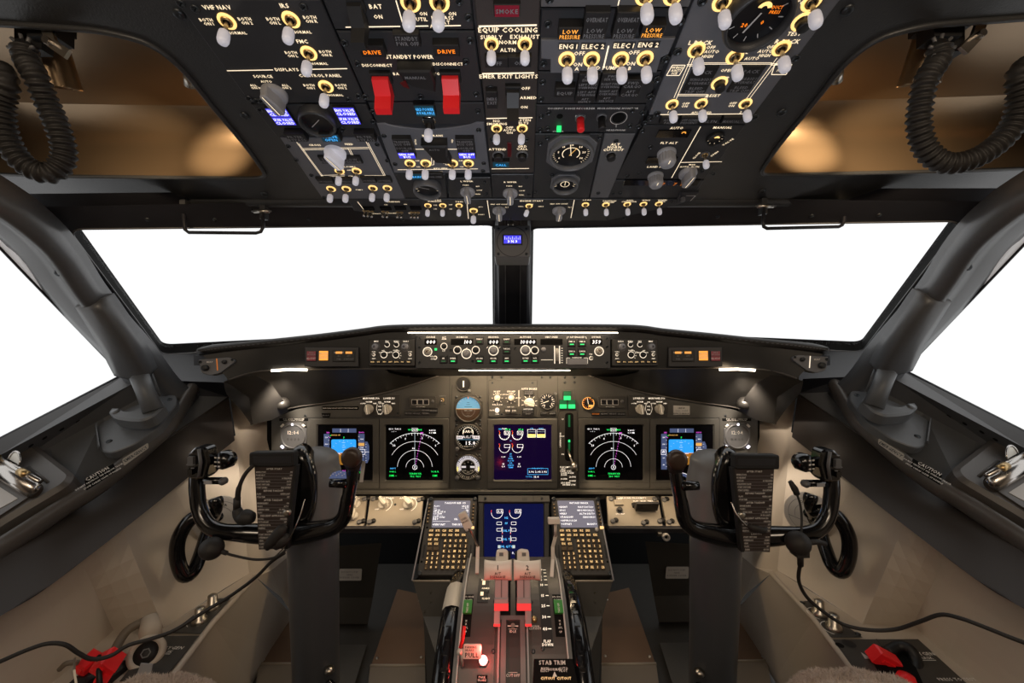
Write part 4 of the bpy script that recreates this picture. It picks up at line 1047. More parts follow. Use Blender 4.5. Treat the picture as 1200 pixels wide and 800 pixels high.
def draw_pfd(o):
    def g(q):
        q.R(380 + o, 508, 386.6 + o, 549.5, 's_tape'); q.R(420.4 + o, 508, 427.6 + o, 551, 's_tape'); q.R(390 + o, 501.6, 418 + o, 506.4, 's_tape')
        q.b.prism([q.f.uv(428.2 + o, 517), q.f.uv(431 + o, 517), q.f.uv(433 + o, 522), q.f.uv(433 + o, 537), q.f.uv(431 + o, 542), q.f.uv(428.2 + o, 542)], q.z - .0003, q.z, 's_tape')
        q.RR(388.8 + o, 514.4, 417.8 + o, 544, 2, 's_sky'); q.RR(388.8 + o, 530, 417.8 + o, 544, 2, 's_earth', .0002); q.R(388.8 + o, 530, 417.8 + o, 533, 's_earth', .0002)
        q.L([(388.8 + o, 530), (417.8 + o, 530)], .35, 's_white', .0004)
        for i, y in enumerate((518, 521, 523.5, 526.5, 533.5, 537, 540)): w = (2, 1.2)[i % 2]; q.L([(403.3 - w + o, y), (403.3 + w + o, y)], .3, 's_white', .0004)
        for x in (396, 411): q.T('10', x + o, 535 if x else 0, 1.6, 's_white', dz=.0006)
        q.L([(395 + o, 531), (399 + o, 531), (399 + o, 532.5)], .7, 's_white', .0006); q.L([(412 + o, 531), (408 + o, 531), (408 + o, 532.5)], .7, 's_white', .0006)
        for a in range(-60, 61, 20):
            u = math.radians(90 + a); q.L([(403.3 + o + 12.5 * math.cos(u) * 1.05, 529 - 12.5 * math.sin(u)), (403.3 + o + 13.6 * math.cos(u) * 1.05, 529 - 13.6 * math.sin(u))], .3, 's_white', .0005)
        q.L([(399.6 + o, 502), (399.6 + o, 506)], .5, 's_white', .0003); q.L([(408.6 + o, 502), (408.6 + o, 506)], .5, 's_white', .0003)
        q.T('180', 385 + o, 506.4, 2.0, 's_magenta'); q.T('10000', 424 + o, 506.2, 1.9, 's_magenta'); q.T('F', 403.6 + o, 512.3, 2.6, 's_green')
        q.T('SINGLE CH', 394 + o, 509.3, 1.6, 's_amber'); q.T('V', 388 + o, 510, 2, 's_green'); q.L([(384 + o, 511.5), (388 + o, 512.5)], .7, 's_magenta')
        q.B(380 + o, 526.5, 385.5 + o, 532, .6, 's_white', .0004); q.T('45', 382.7 + o, 529.3, 2.4, 's_white'); q.B(421.5 + o, 526, 428 + o, 532, .6, 's_white', .0004); q.T('00', 424.5 + o, 529, 2.6, 's_white')
        for i in range(9): y = 511 + i * 4.4; q.L([(385.4 + o, y), (386.6 + o, y)], .4, 's_white', .0003); q.L([(420.4 + o, y), (421.6 + o, y)], .4, 's_white', .0003)
        for i, t in enumerate(('120', '100', '80', '60', '40')): q.T(t, 383 + o, 512 + i * 8, 1.7, 's_white')
        for i, t in enumerate(('400', '200', '000', '200')): q.T(t, 424.6 + o, 514 + i * 10, 1.7, 's_white')
        q.R(420.6 + o, 518.4, 427.4 + o, 522, 's_amber', .0004)
        for i in range(7): q.L([(428.6 + o, 520 + i * 3.2), (430 + o, 520 + i * 3.2)], .3, 's_white', .0003)
        q.L([(428.4 + o, 529), (433 + o, 529)], .5, 's_white', .0003)
        q.T('STD', 424 + o, 553, 2.2, 's_green'); u, v = q.f.uv(403.5 + o, 558)
        q.b.ring((u, v - 8 * q.k), 12.2 * q.k, 12.8 * q.k, q.z, 's_white', a0=50, a1=130); q.b.ring((u, v - 8 * q.k), 9 * q.k, 12.2 * q.k, q.z - .0001, 's_tape', a0=50, a1=130); q.T('360', 403.5 + o, 551, 2, 's_magenta')
    return g
def draw_nd(o, side):
    def g(q):
        cx, cy = 486.4 + o, 547.4
        q.A(cx, cy, 40.4, 44, 136, .55, 's_white'); q.A(cx, cy, 30.6, 29, 151, .5, 's_white'); q.A(cx, cy, 20.4, 3, 177, .5, 's_white'); q.A(cx, cy, 10.4, 3, 177, .5, 's_white')
        for i in range(19):
            a = math.radians(46 + i * 4.9); l = 2.6 if i % 2 == 0 else 1.4; q.L([(cx + 40.4 * math.cos(a), cy - 40.4 * math.sin(a)), (cx + (40.4 - l) * math.cos(a), cy - (40.4 - l) * math.sin(a))], .45, 's_white')
        for t, a in (('33', 133), ('0', 108), ('3', 76), ('6', 47)): u = math.radians(a); q.T(t, cx + 35.6 * math.cos(u), cy - 35.6 * math.sin(u), 2.6, 's_white')
        q.L([(cx, 506), (cx, 545)], .55, 's_grey'); n = 13
        for i in range(n):
            t0 = i / n; t1 = (i + .5) / n; a = (cx + 8.2, 507); b = (cx + .6, 545)
            q.L([(a[0] + (b[0] - a[0]) * t0, a[1] + (b[1] - a[1]) * t0), (a[0] + (b[0] - a[0]) * t1, a[1] + (b[1] - a[1]) * t1)], .6, 's_magenta')
        q.L([(cx + 6.5, 506.6), (cx + 10, 506.6)], 1., 's_magenta'); q.A(cx, cy - .4, 2.6, 0, 360, .6, 's_white'); q.L([(cx - 1, 549), (cx, 545.5), (cx + 1.4, 549)], .5, 's_white'); q.T('40', cx - 1.6, 524.8, 2.2, 's_white')
        q.T('360', cx, 503, 2.9, 's_white'); q.B(cx - 3.4, 501.2, cx + 3.4, 504.8, .35, 's_white', .0002)
        q.T('HDG', cx - 5.6, 503, 2.0, 's_green', sx=.8); q.T('MAG', cx + 5.8, 503, 2.0, 's_green', sx=.8)
        q.T('GS 0  TAS 0', 463 + o, 502.2, 2.0, 's_white'); q.T('-- / --', 462 + o, 505, 1.8, 's_white'); q.T('RW03', 507 + o, 503.8, 2.0, 's_white'); q.T('0.0 NM', 507 + o, 506.6, 1.9, 's_white')
        q.T('VOR L', 460.5 + o, 552, 2.0, 's_green'); q.T('ARPT', 460.8 + o, 548.3, 2.0, 's_cyan'); q.T('DME --', 461 + o, 556.6, 2.2, 's_green'); q.T('TERR', cx - 3, 554.4, 2.3, 's_green'); q.T('WXR', cx + 4, 554.4, 2.3, 's_green'); q.T('TFC', cx - 3, 557.6, 2., 's_green'); q.T('TEST', cx + 4, 557.6, 2., 's_green')
        if side < 0: q.T('VOR R', 510 + o, 552, 2.2, 's_green'); q.T('DME', 510 + o, 556.6, 2.2, 's_green')
    return g
def draw_eicas(q):
    for cx in (591.1, 606.2):
        for i, cy in enumerate((508.8, 523.9)):
            q.A(cx, cy, 6, -180, 10 if i else 0, .7, 's_white')
            q.B(cx, cy - 4 if i == 0 else cy - 3.6, cx + 6.6, cy, .6, 's_white')
            q.L([(cx - 6, cy), (cx - 5.2, cy - 3)], .7, 'amber'); q.R(cx - 6.6, cy - 4.6, cx - 5.4, cy - 3.6, 'red_glow')
            if i == 0:
                for j in range(7): a = math.radians(-10 - j * 27); q.L([(cx + 6 * math.cos(a), cy - 6 * math.sin(a)), (cx + 4.7 * math.cos(a), cy - 4.7 * math.sin(a))], .5, 's_white')
                q.T('0.0', cx + 3.2, cy - 2, 2.6, 's_white')
        q.T('97.4', cx + 4, 502.8, 2.3, 's_green')
    q.T('-10c', 586, 502.2, 2, 's_cyan'); q.T('TAT', 591, 502, 2, 's_white'); q.T('N', 598.6, 516, 1.6, 's_cyan')
    for x in (589.9, 608.4): q.T('0.00', x, 534.7, 1.9, 's_white'); q.T('18', x, 543, 2.2, 's_white'); q.T('0.0', x, 546, 2.2, 's_white')
    for i, t in enumerate(('FF', 'N2', 'FUEL', 'FLOW', 'OIL', 'PRESS', 'TEMP')): q.T(t, 598.6, 531.5 + i * 2.6, 1.9, 's_cyan')
    for x0 in (618.2, 629.2):
        q.B(x0, 502.8, x0 + 9.6, 512, .45, 's_white'); q.R(x0 + .2, 508.3, x0 + 9.4, 511.8, 's_yellow', .0002); q.L([(x0, 505.5), (x0 + 9.6, 505.5)], .35, 's_grey'); q.T('CTR' if x0 < 620 else 'WING', x0 + 4.8, 501.6, 1.4, 's_cyan')
    q.B(618.3, 548.4, 642, 555.4, .5, 's_cyan'); q.T('FUEL QTY KG', 630, 548.2, 1.5, 's_cyan'); q.T('3.96 2.98 3.96', 630.2, 552.2, 2.6, 's_white'); q.T('TOTAL', 620, 558, 1.7, 's_cyan'); q.T('18.4', 628.4, 558, 2.6, 's_white')

g = 'main panel display units'
display_unit('display_unit', 'left primary flight display with a blue and brown horizon, behind the left yoke horn', 'display', MP, 364, 490, 445, 571, 373, 497.5, 437, 562, 'screen_black', draw_pfd(0), g)
display_unit('display_unit', 'black navigation display with white range arcs, left of the standby gauges', 'display', MP, 445.6, 490, 526, 571, 452.5, 497.5, 519, 562, 'screen_black', draw_nd(0, -1), g)
display_unit('display_unit', 'violet blue engine display with yellow fuel bars in the middle of the instrument panel', 'display', MP, 571.5, 490.2, 653, 571, 579, 497.5, 646, 561.5, 'screen_blue', draw_eicas, g)
display_unit('display_unit', 'black navigation display with white range arcs, right of the landing gear lever', 'display', MP, 678.2, 490, 760, 571, 685.5, 497.5, 753, 562, 'screen_black', draw_nd(232.2, 1), g)
display_unit('display_unit', 'right primary flight display with a blue and brown horizon, behind the right yoke horn', 'display', MP, 760.6, 490, 841.5, 571, 768.5, 497.5, 835, 562, 'screen_black', draw_pfd(394.4), g)

# round instruments
def instr(name, label, px, py, r, draw, sq=None, oct_=True, face='dial_face', bez='mip_dark', cat='gauge', group=None, knobs=(), h=.010, base=None):
    f = Fr((base or MP).P(px, py), (base or MP).ex, (base or MP).ey); k = f.o.y / F
    t = thing(name, label, cat, f.M, group); b = MB(); R = r * k
    if oct_:
        q = R * 1.12; c = q * .45; b.prism([(-q, -q + c), (-q + c, -q), (q - c, -q), (q, -q + c), (q, q - c), (q - c, q), (-q + c, q), (-q, q - c)], 0, .004, bez, bev=.001)
        for sx in (-1, 1):
            for sy in (-1, 1): b.lathe([(.004, 0), (.004, .0014), (0, .0016)], 'screw', c=(sx * q * .84, sy * q * .84, .003), n=8)
    b.lathe([(R * 1.08, 0), (R * 1.08, h * .8), (R * 1.02, h), (R * .97, h), (R * .95, h * .4)], bez, n=36); obj('case', b, t)
    d = MB(); d.disc((0, 0), R * .96, h * .4, face, n=36); fo = obj('dial', d, t)
    m = MB(); draw(m, R, h * .4 + .0004); obj('dial_marks', m, fo)
    for x, y, rr in knobs:
        kb = MB(); kb.lathe([(rr * k * 1.1, 0), (rr * k, .012), (rr * k * .6, .013), (0, .013)], 'knob_mid', n=14); obj('knob', kb, t, (x * k, y * k, .004))
    return t
def d_rudder(m, R, z): m.rect(-R * .10, -R * .45, R * .10, R * .45, z, 'mip_text'); 
instr('rudder_trim_gauge', 'small black round gauge with one glowing white bar, above the blue attitude gauge', 543.3, 449.6, 8.2, d_rudder, oct_=False, knobs=((7, -8, 1.6),))
def d_att(m, R, z):
    n = 24
    m.add([(R * .95 * math.cos(PI * i / n), R * .95 * math.sin(PI * i / n), z) for i in range(n + 1)], [tuple(range(n + 1))], 'dial_blue'); m.add([(R * .95 * math.cos(PI + PI * i / n), R * .95 * math.sin(PI + PI * i / n), z) for i in range(n + 1)], [tuple(range(n + 1))], 'dial_brown')
    m.line((-R * .95, 0), (R * .95, 0), R * .03, z + .0003, 's_amber'); z += .0004
    for i in range(1, 4): m.line((-R * .3 / i, R * .17 * i), (R * .3 / i, R * .17 * i), R * .03, z, 'dial_face'); m.line((-R * .3 / i, -R * .17 * i), (R * .3 / i, -R * .17 * i), R * .02, z, 'grey_text')
    m.ring((0, -R * .1), R * .50, R * .53, z, 'grey_text', a0=180, a1=360); ticks(m, R, z, 'white_text', 30, 150, 9, .80, .92, .0008)
    for dx in (-1, 1): m.line((dx * R * .12, -R * .12), (dx * R * .32, -R * .12), R * .05, z + .0003, 'grey_text')
    m.add([(-R * .06, R * .95, z), (R * .06, R * .95, z), (0, R * .80, z)], [(0, 1, 2)], 'amber')
instr('attitude_gauge', 'round standby attitude gauge with a pale blue upper half and brown lower half', 548.9, 478.6, 14.6, d_att, h=.012)
def d_asi(m, R, z):
    ticks(m, R, z, 'mip_text', -60, 240, 28, .80, .92, .0008)
    m.rect(-R * .93, -R * .16, -R * .42, R * .10, z, 'dial_glow'); m.rect(R * .42, -R * .16, R * .93, R * .10, z, 'dial_glow'); m.line((-R * .9, -R * .2), (R * .9, -R * .2), R * .03, z + .0002, 'dial_blue')
    m.ring((0, R * .35), R * .38, R * .43, z, 'mip_text', a0=-20, a1=200); m.text('BARO', (0, R * .45), R * .2, z, 'mip_text'); m.text('A/L/T', (0, R * .02), R * .22, z, 'dial_glow'); m.rect(-R * .1, -R * .62, R * .55, -R * .32, z, 'dial_face'); m.text('1 5.0', (R * .2, -R * .47), R * .28, z + .0003, 's_white'); m.text('KNOTS', (0, -R * .75), R * .12, z, 'white_text')
    for x in (-.68, .68): m.text('100', (x * R, -R * .03), R * .16, z + .0003, 'black_text')
instr('airspeed_altitude_gauge', 'round airspeed and altitude gauge with white drum windows, below the blue attitude gauge', 548.7, 511.5, 14.6, d_asi, knobs=((-12.5, -13.5, 2.2),))
def d_rmi(m, R, z):
    m.ring((0, 0), R * .62, R * .97, z, 'dial_glow', a0=-25, a1=205, n=40); m.ring((0, 0), R * .62, R * .97, z, 'dial_face', a0=205, a1=335)
    for i in range(36):
        a = math.radians(i * 10); r1 = .95 if i % 3 else .97; m.line((R * .76 * math.cos(a), R * .76 * math.sin(a)), (R * r1 * math.cos(a), R * r1 * math.sin(a)), R * (.03 if i % 3 else .06), z + .0003, 'black_text' if -25 < (i * 10 if i < 21 else i * 10 - 360) < 205 else 'white_text')
    m.ring((0, 0), R * .56, R * .60, z, 'white_text'); m.rect(-R * .55, -R * .07, R * .55, R * .09, z + .0003, 'dial_glow'); m.disc((0, 0), R * .18, z + .0006, 'dial_face')
    for dx in (-1, 1): m.rect(dx * R * .86 - R * .05, -R * .35, dx * R * .86 + R * .05, R * .02, z + .0005, 's_yellow')
    for a in range(8): t = math.radians(a * 45); m.text(str(a * 4 or 36), (R * .40 * math.cos(t), R * .40 * math.sin(t)), R * .14, z + .0002, 'white_text')
instr('radio_compass_gauge', 'round radio compass gauge with a bright glowing card, lowest of the gauge column', 548.7, 546.5, 14.2, d_rmi, knobs=((-12.3, -12, 2.4), (11.5, -11.5, 2.4)))
def d_brake(m, R, z):
    ticks(m, R, z, 'mip_text', -60, 240, 16, .66, .90, .0012); m.disc((0, 0), R * .42, z, 'black', n=20); needle(m, R, z + .0006, 'mip_text', 200, .6, .002)
    for i in range(6): a = math.radians(230 - i * 52); m.text(str(i), (R * .62 * math.cos(a), R * .62 * math.sin(a)), R * .2, z + .0002, 'mip_text')
instr('flap_position_gauge', 'black round gauge with cream numerals, right of the auto brake knob', 641.5, 469.9, 9.2, d_brake, oct_=False, h=.008, knobs=((9, 9, 1.5),))
def d_org(m, R, z):
    m.ring((0, 0), R * .80, R * .93, z, 's_amber', a0=60, a1=400); ticks(m, R, z + .0002, 'amber', 20, 300, 12, .6, .84, .0012); m.rect(R * .05, -R * .6, R * .7, -R * .25, z, 's_amber'); needle(m, R, z + .0004, 'mip_text', 100, .75, .0016)
instr('brake_pressure_gauge', 'small round gauge with an orange ring, right of the green gear lights', 689, 472, 7.8, d_org, oct_=False, h=.008)
def d_clock(m, R, z):
    m.ring((0, 0), R * .74, R * .78, z, 'dial_glow'); ticks(m, R, z, 'blue_text', 0, 354, 60, .84, .92, .0006)
    m.rect(-R * .55, R * .12, R * .55, R * .50, z, 'lens_dark'); m.text('12:04', (0, R * .31), R * .30, z + .0004, 'mip_text'); m.rect(-R * .6, -R * .45, R * .6, -R * .10, z, 'dial_glow')
    m.text('0 0 0 0', (0, -R * .28), R * .24, z + .0004, 'black_text'); m.text('UTC', (0, -R * .64), R * .14, z, 'white_text'); m.text('CHR', (0, R * .66), R * .12, z, 'white_text')
for cx, sd in ((344.4, 'left'), (863.2, 'right')):
    t = instr('panel_clock', 'square edged clock with lit corner buttons at the %s end of the instrument panel' % sd, cx, 510.5, 13.6, d_clock, cat='clock', bez='knob_mid', h=.008, group='panel clocks')
    k = 1.25 / F
    for i, (sx, sy) in enumerate(((-1, 1), (1, 1), (-1, -1), (1, -1))):
        c = MB(); c.box((0, 0, .006), (.010, .006, .006), 'white_text' if i < 2 else 'blue_text', bev=.001); obj('corner_button', c, t, (sx * 12.4 * k, sy * 12.4 * k, 0), (0, 0, sx * sy * -.75))
    m = MB(); m.disc((0, 0), .004, .0095, 'blue_text', n=10); obj('lamp', m, t, (0, 14 * k, 0))
    M = MB(); f = Fr(MP.P(cx, 491.5), MP.ex, MP.ey)
    p = thing('clock_placard', 'thin black text strip above the %s panel clock' % sd, 'placard', f.M); M.box((0, 0, .0006), (.088, .008, .0012), 'placard'); obj('strip', M, p)
    M = MB(); M.text('FOR CREW TIMING USE', (0, .0018), .0030, .0015, 'white_text', sx=1.3); M.text('PRESS TO RESET COUNTER', (0, -.0022), .0026, .0015, 'white_text', sx=1.2); obj('lettering', M, p)

def mip_modules():
    # knob panels
    for sd, x0, x1, ks, ts in (('left', 424, 469, (432.5, 454), (('MAIN PANEL DUs', 435), ('LOWER DU', 456))), ('right', 736, 783, (750, 772.5), (('LOWER DU', 748.5), ('MAIN PANEL DUs', 769.5)))):
        M = Mod('display_selector_panel', 'small dark panel with two cream selector knobs, above the %s pair of flight displays' % sd, [(x0, 463), (x1, 463), (x1 - .3, 488), (x0, 488)], 'mip_dark', 'display selector panels', base=MP, depth=.002, h=.004)
        for t, x in ts: M.text(t, x, 466.5, .0052, 'mip_text', sx=.8)
        for x in ks:
            M.text('NORM', x, 470.6, .0042, 'mip_text'); M.text('OUTBD', x - 7, 472.5, .0032, 'mip_text'); M.text('INBD', x + 7, 472.5, .0032, 'mip_text'); o = M.knob(x, 479, 1.05, m='knob_white', rot=8)
        xm = (ks[0] + ks[1]) / 2 + (2 if sd == 'left' else -1); 
        for y in (471, 476, 480, 485): M.text('PFD', xm, y, .0036, 'mip_text')
        M.line([(xm - 3, 473), (xm - 4, 479), (xm - 2, 485)], .0008, 'mip_text'); M.line([(xm + 3, 473), (xm + 4, 479), (xm + 2, 485)], .0008, 'mip_text'); M.screw(x1 - 3, 484, .003); M.done()
    # three window counters
    for sd, x0 in (('left', 481), ('right', 703)):
        M = Mod('autopilot_status_box', 'dark box with three square windows in a row, %s of the round standby gauges' % sd, [(x0 - 2, 464), (x0 + 30, 464), (x0 + 30, 478), (x0 - 2, 478)], 'mip_dark', 'status boxes', base=MP, depth=.002, h=.008, r=.006)
        for i in range(3): a = M.f.uv(x0 + 4.5 + i * 7, 471); M.t.rect(a[0] - .0082, a[1] - .0082, a[0] + .0082, a[1] + .0082, .0003, 'white_text'); M.t.rect(a[0] - .0072, a[1] - .0072, a[0] + .0072, a[1] + .0072, .0006, 'lens_dark')
        M.text('A/P A/T FMC', x0 + 12, 476.3, .0030, 'white_text'); M.button(x0 + 26, 470, .0035, .003, 'knob_mid'); M.done()
    M = Mod('caption_block', 'row of unlit black caption lights below the three window box on the left', [(474, 480), (511, 480), (511, 487), (474, 487)], 'mip_dark', base=MP, depth=.001, h=.003)
    for x, y in ((478.5, 484), (488, 484), (498.5, 484), (498.5, 480.5), (508, 481)): M.ann(x, y, 9 if y > 481 else 10, 3.6 if x < 505 else 6, [('SPEED BRAKE', G, None)], .004)
    M.done()
    M = Mod('caption_block', 'row of unlit black caption lights below the three window box on the right', [(693, 482.5), (733.5, 482.5), (733.5, 487), (693, 487)], 'mip_dark', base=MP, depth=.001, h=.003)
    for i, x in enumerate((698, 708, 718, 728)): M.ann(x, 484.7, 9.4, 3.8, [('SPEED BRAKE' if i else 'AUTO BRAKE', 'amber_dim' if i == 0 else G, None)], .004)
    M.done()
    M = Mod('lights_test_switch', 'tiny toggle switch beside the left three window box', [(514, 463), (523, 463), (523, 474), (514, 474)], 'mip', base=MP, depth=.0012, h=.001)
    M.toggle(518.4, 468.5, .62, cap='chrome', ring='brass'); M.text('LIGHTS', 518.5, 463.8, .0034, 'grey_text'); M.done()
    for pts, lb, t in (([(377.5, 476), (420, 476), (420, 480), (377.5, 480)], 'long thin black placard above the left primary flight display', 'MAIN PANEL DISPLAY SELECT / CHECK BRIGHTNESS'), ([(376.5, 484), (387.5, 484), (386, 489), (378, 489)], 'tiny black caption below the long thin placard, above the left flight display', 'BELOW G/S')):
        M = Mod('caption_strip', lb, pts, 'placard', base=MP, depth=.001, h=.003, cat='placard')
        c = (sum(p[0] for p in pts) / 4, sum(p[1] for p in pts) / 4); M.text(t, c[0], c[1], .0030, 'white_text' if len(t) > 12 else G, sx=.95 if len(t) > 12 else .8); M.done()
    M = Mod('registration_placard', 'small white placard with grey lettering above the right primary flight display', [(789, 475), (808.5, 475.5), (808.5, 486), (789, 486)], 'label_white', base=MP, depth=.001, h=.002, cat='placard')
    M.text('CREW', 798.5, 478, .0050, 'black_text'); M.text('CALL CODE', 798.5, 481, .0046, 'grey_text'); M.text('REFER TO MANUAL', 798.5, 484.2, .0036, 'black_text'); M.done()
    # engine / autobrake plate
    M = Mod('engine_selector_panel', 'square brown grey panel with four round cream knobs, lettered AUTO BRAKE', [(572.5, 445.5), (630, 445.5), (630, 488.5), (572.5, 488.5)], 'mip', base=MP, depth=.002, h=.004)
    M.text('N1 SET', 582.6, 458.5, .0045, 'mip_text'); M.text('SPD REF', 599, 458.5, .0045, 'mip_text'); M.text('AUTO BRAKE', 620, 455.4, .0058, 'mip_text', sx=.85); M.line([(608, 457), (608, 476)], .0022, 'white_text')
    for x in (582.8, 599):
        for a in range(0, 360, 45):
            t = math.radians(a); M.line([(x + 5 * math.cos(t), 466.2 - 5 * math.sin(t)), (x + 6.6 * math.cos(t), 466.2 - 6.6 * math.sin(t))], .0012, 'mip_text')
        M.text('AUTO', x + 8.5, 462 if x < 590 else 466, .0032, 'mip_text'); M.text('BOTH', x, 461.2, .0032, 'mip_text'); M.knob(x, 466.2, .78, m='knob_white', kind='rib')
    M.text('FUEL FLOW', 583, 474, .0042, 'mip_text', sx=.9); M.text('RATE', 576.5, 480.5, .0034, 'mip_text'); M.text('USED', 582.6, 485, .0034, 'mip_text'); M.button(582.6, 480.4, .0068, .010, 'mip_text', name='fuel_flow_switch')
    M.text('MFD SYS', 598.5, 477, .0034, 'mip_text')
    for x in (595, 602.4): M.ann(x, 481, 6.6, 7, [('ENG' if x < 600 else 'SYS', 'mip_text', None)], .008, name='square_button', body='mip_dark')
    M.ann(619.6, 459.9, 11, 6, [('AUTO BRAKE/nDISARM', G, None)], .006); M.ann(618.9, 483.5, 14, 6, [('ANTISKID/nINOP', G, None)], .006); M.text('ANTISKID', 618.9, 479.2, .0042, 'mip_text')
    for a in range(-20, 201, 36): t = math.radians(a); M.line([(620.3 + 7 * math.cos(t), 472 - 7 * math.sin(t)), (620.3 + 9.5 * math.cos(t), 472 - 9.5 * math.sin(t))], .0014, 'mip_text')
    M.knob(620.3, 472, 1.15, m='knob_white', rot=75)
    for x, y in ((577, 448.5), (624, 448.5), (588, 485.5), (609, 485.5)): M.screw(x, y, .0036)
    M.done()
    M = Mod('caption_block', 'pair of tiny unlit caption lights under the cream numeral gauge', [(633, 482), (652, 482), (652, 487), (633, 487)], 'mip_dark', base=MP, depth=.001, h=.003)
    for x in (637.5, 647.5): M.ann(x, 484, 8.6, 3.8, [('LE FLAPS', G, None)], .004)
    M.done()
    # gear lights and gear lever
    M = Mod('gear_light_cluster', 'three bright green landing gear lights in a triangle', [(655, 456), (674, 456), (675, 479.5), (655, 479.5)], 'mip', base=MP, depth=.001, h=.002)
    for x, y, w, s in ((664.7, 463.5, 9, 'NOSE'), (660, 473.4, 9, 'LEFT'), (670, 473.4, 9, 'RIGHT')):
        M.ann(x, y, w, 10.5, [(s + '/nGEAR', 'green_dark', 'green_dark'), ('', G, 'green_lit')], .008, name='gear_light')
    M.done()
    M = Mod('landing_gear_panel', 'tall narrow panel with a black lever slot and cream lettering at its foot', [(655, 481), (677, 481), (677, 572), (655, 572)], 'mip_dark', base=MP, depth=.001, h=.003)
    pol = rpoly(M.f.poly([(662, 540), (672, 540), (672, 483.5), (662, 483.5)]), .011, 5); M.b.prism(pol, 0, .0006, 'void')
    for a, b, m in ((486, 500, 'green_dark'), (515, 518, 'green_lit'), (519, 528, 'green_dark')): u, v0 = M.f.uv(667, b); v1 = M.f.uv(667, a)[1]; M.b.rect(u - .003, v0, u + .003, v1, .0010, m)
    for s, y in (('UP', 491), ('OFF', 511), ('DN', 532)): M.text(s, 659.5, y, .0036, 'mip_text')
    M.text('LANDING GEAR', 656.6, 515, .0040, 'mip_text', rot=1.57)
    for i, (s, x) in enumerate((('FLAP LIMIT', 662), ('(IAS)', 660), ('1-250K  5-250K', 664), ('2-250K 10-210K', 665), ('15-195K', 661), ('25-170K', 671), ('30-165K', 661), ('40-156K', 671), ('LDG GEAR', 663), ('EXTEND 270K', 667))): M.text(s, x, 547 + i * 2.3, .0046, 'mip_text', sx=.85)
    M.done()
    f = Fr(MP.P(669, 541), MP.ex, MP.ey); r = thing('gear_lever', 'chrome landing gear lever with a wheel shaped handle in its slot', 'lever', f.M)
    b = MB(); b.tube([(-.010, .040, .004), (-.004, .018, .022), (.003, -.002, .034)], .0030, 'steel', n=8); obj('shaft', b, r)
    b = MB(); T = Matrix.Translation((.004, -.004, .036)) @ Matrix.Rotation(PI / 2, 4, 'Y'); b.lathe([(0, -.009), (.012, -.009), (.0155, -.005), (.0155, .005), (.012, .009), (0, .009)], 'steel', n=24, T=T); obj('wheel_handle', b, r)
    f = Fr(MP.P(548, 437.5), MP.ex, MP.ey)
mip_modules()

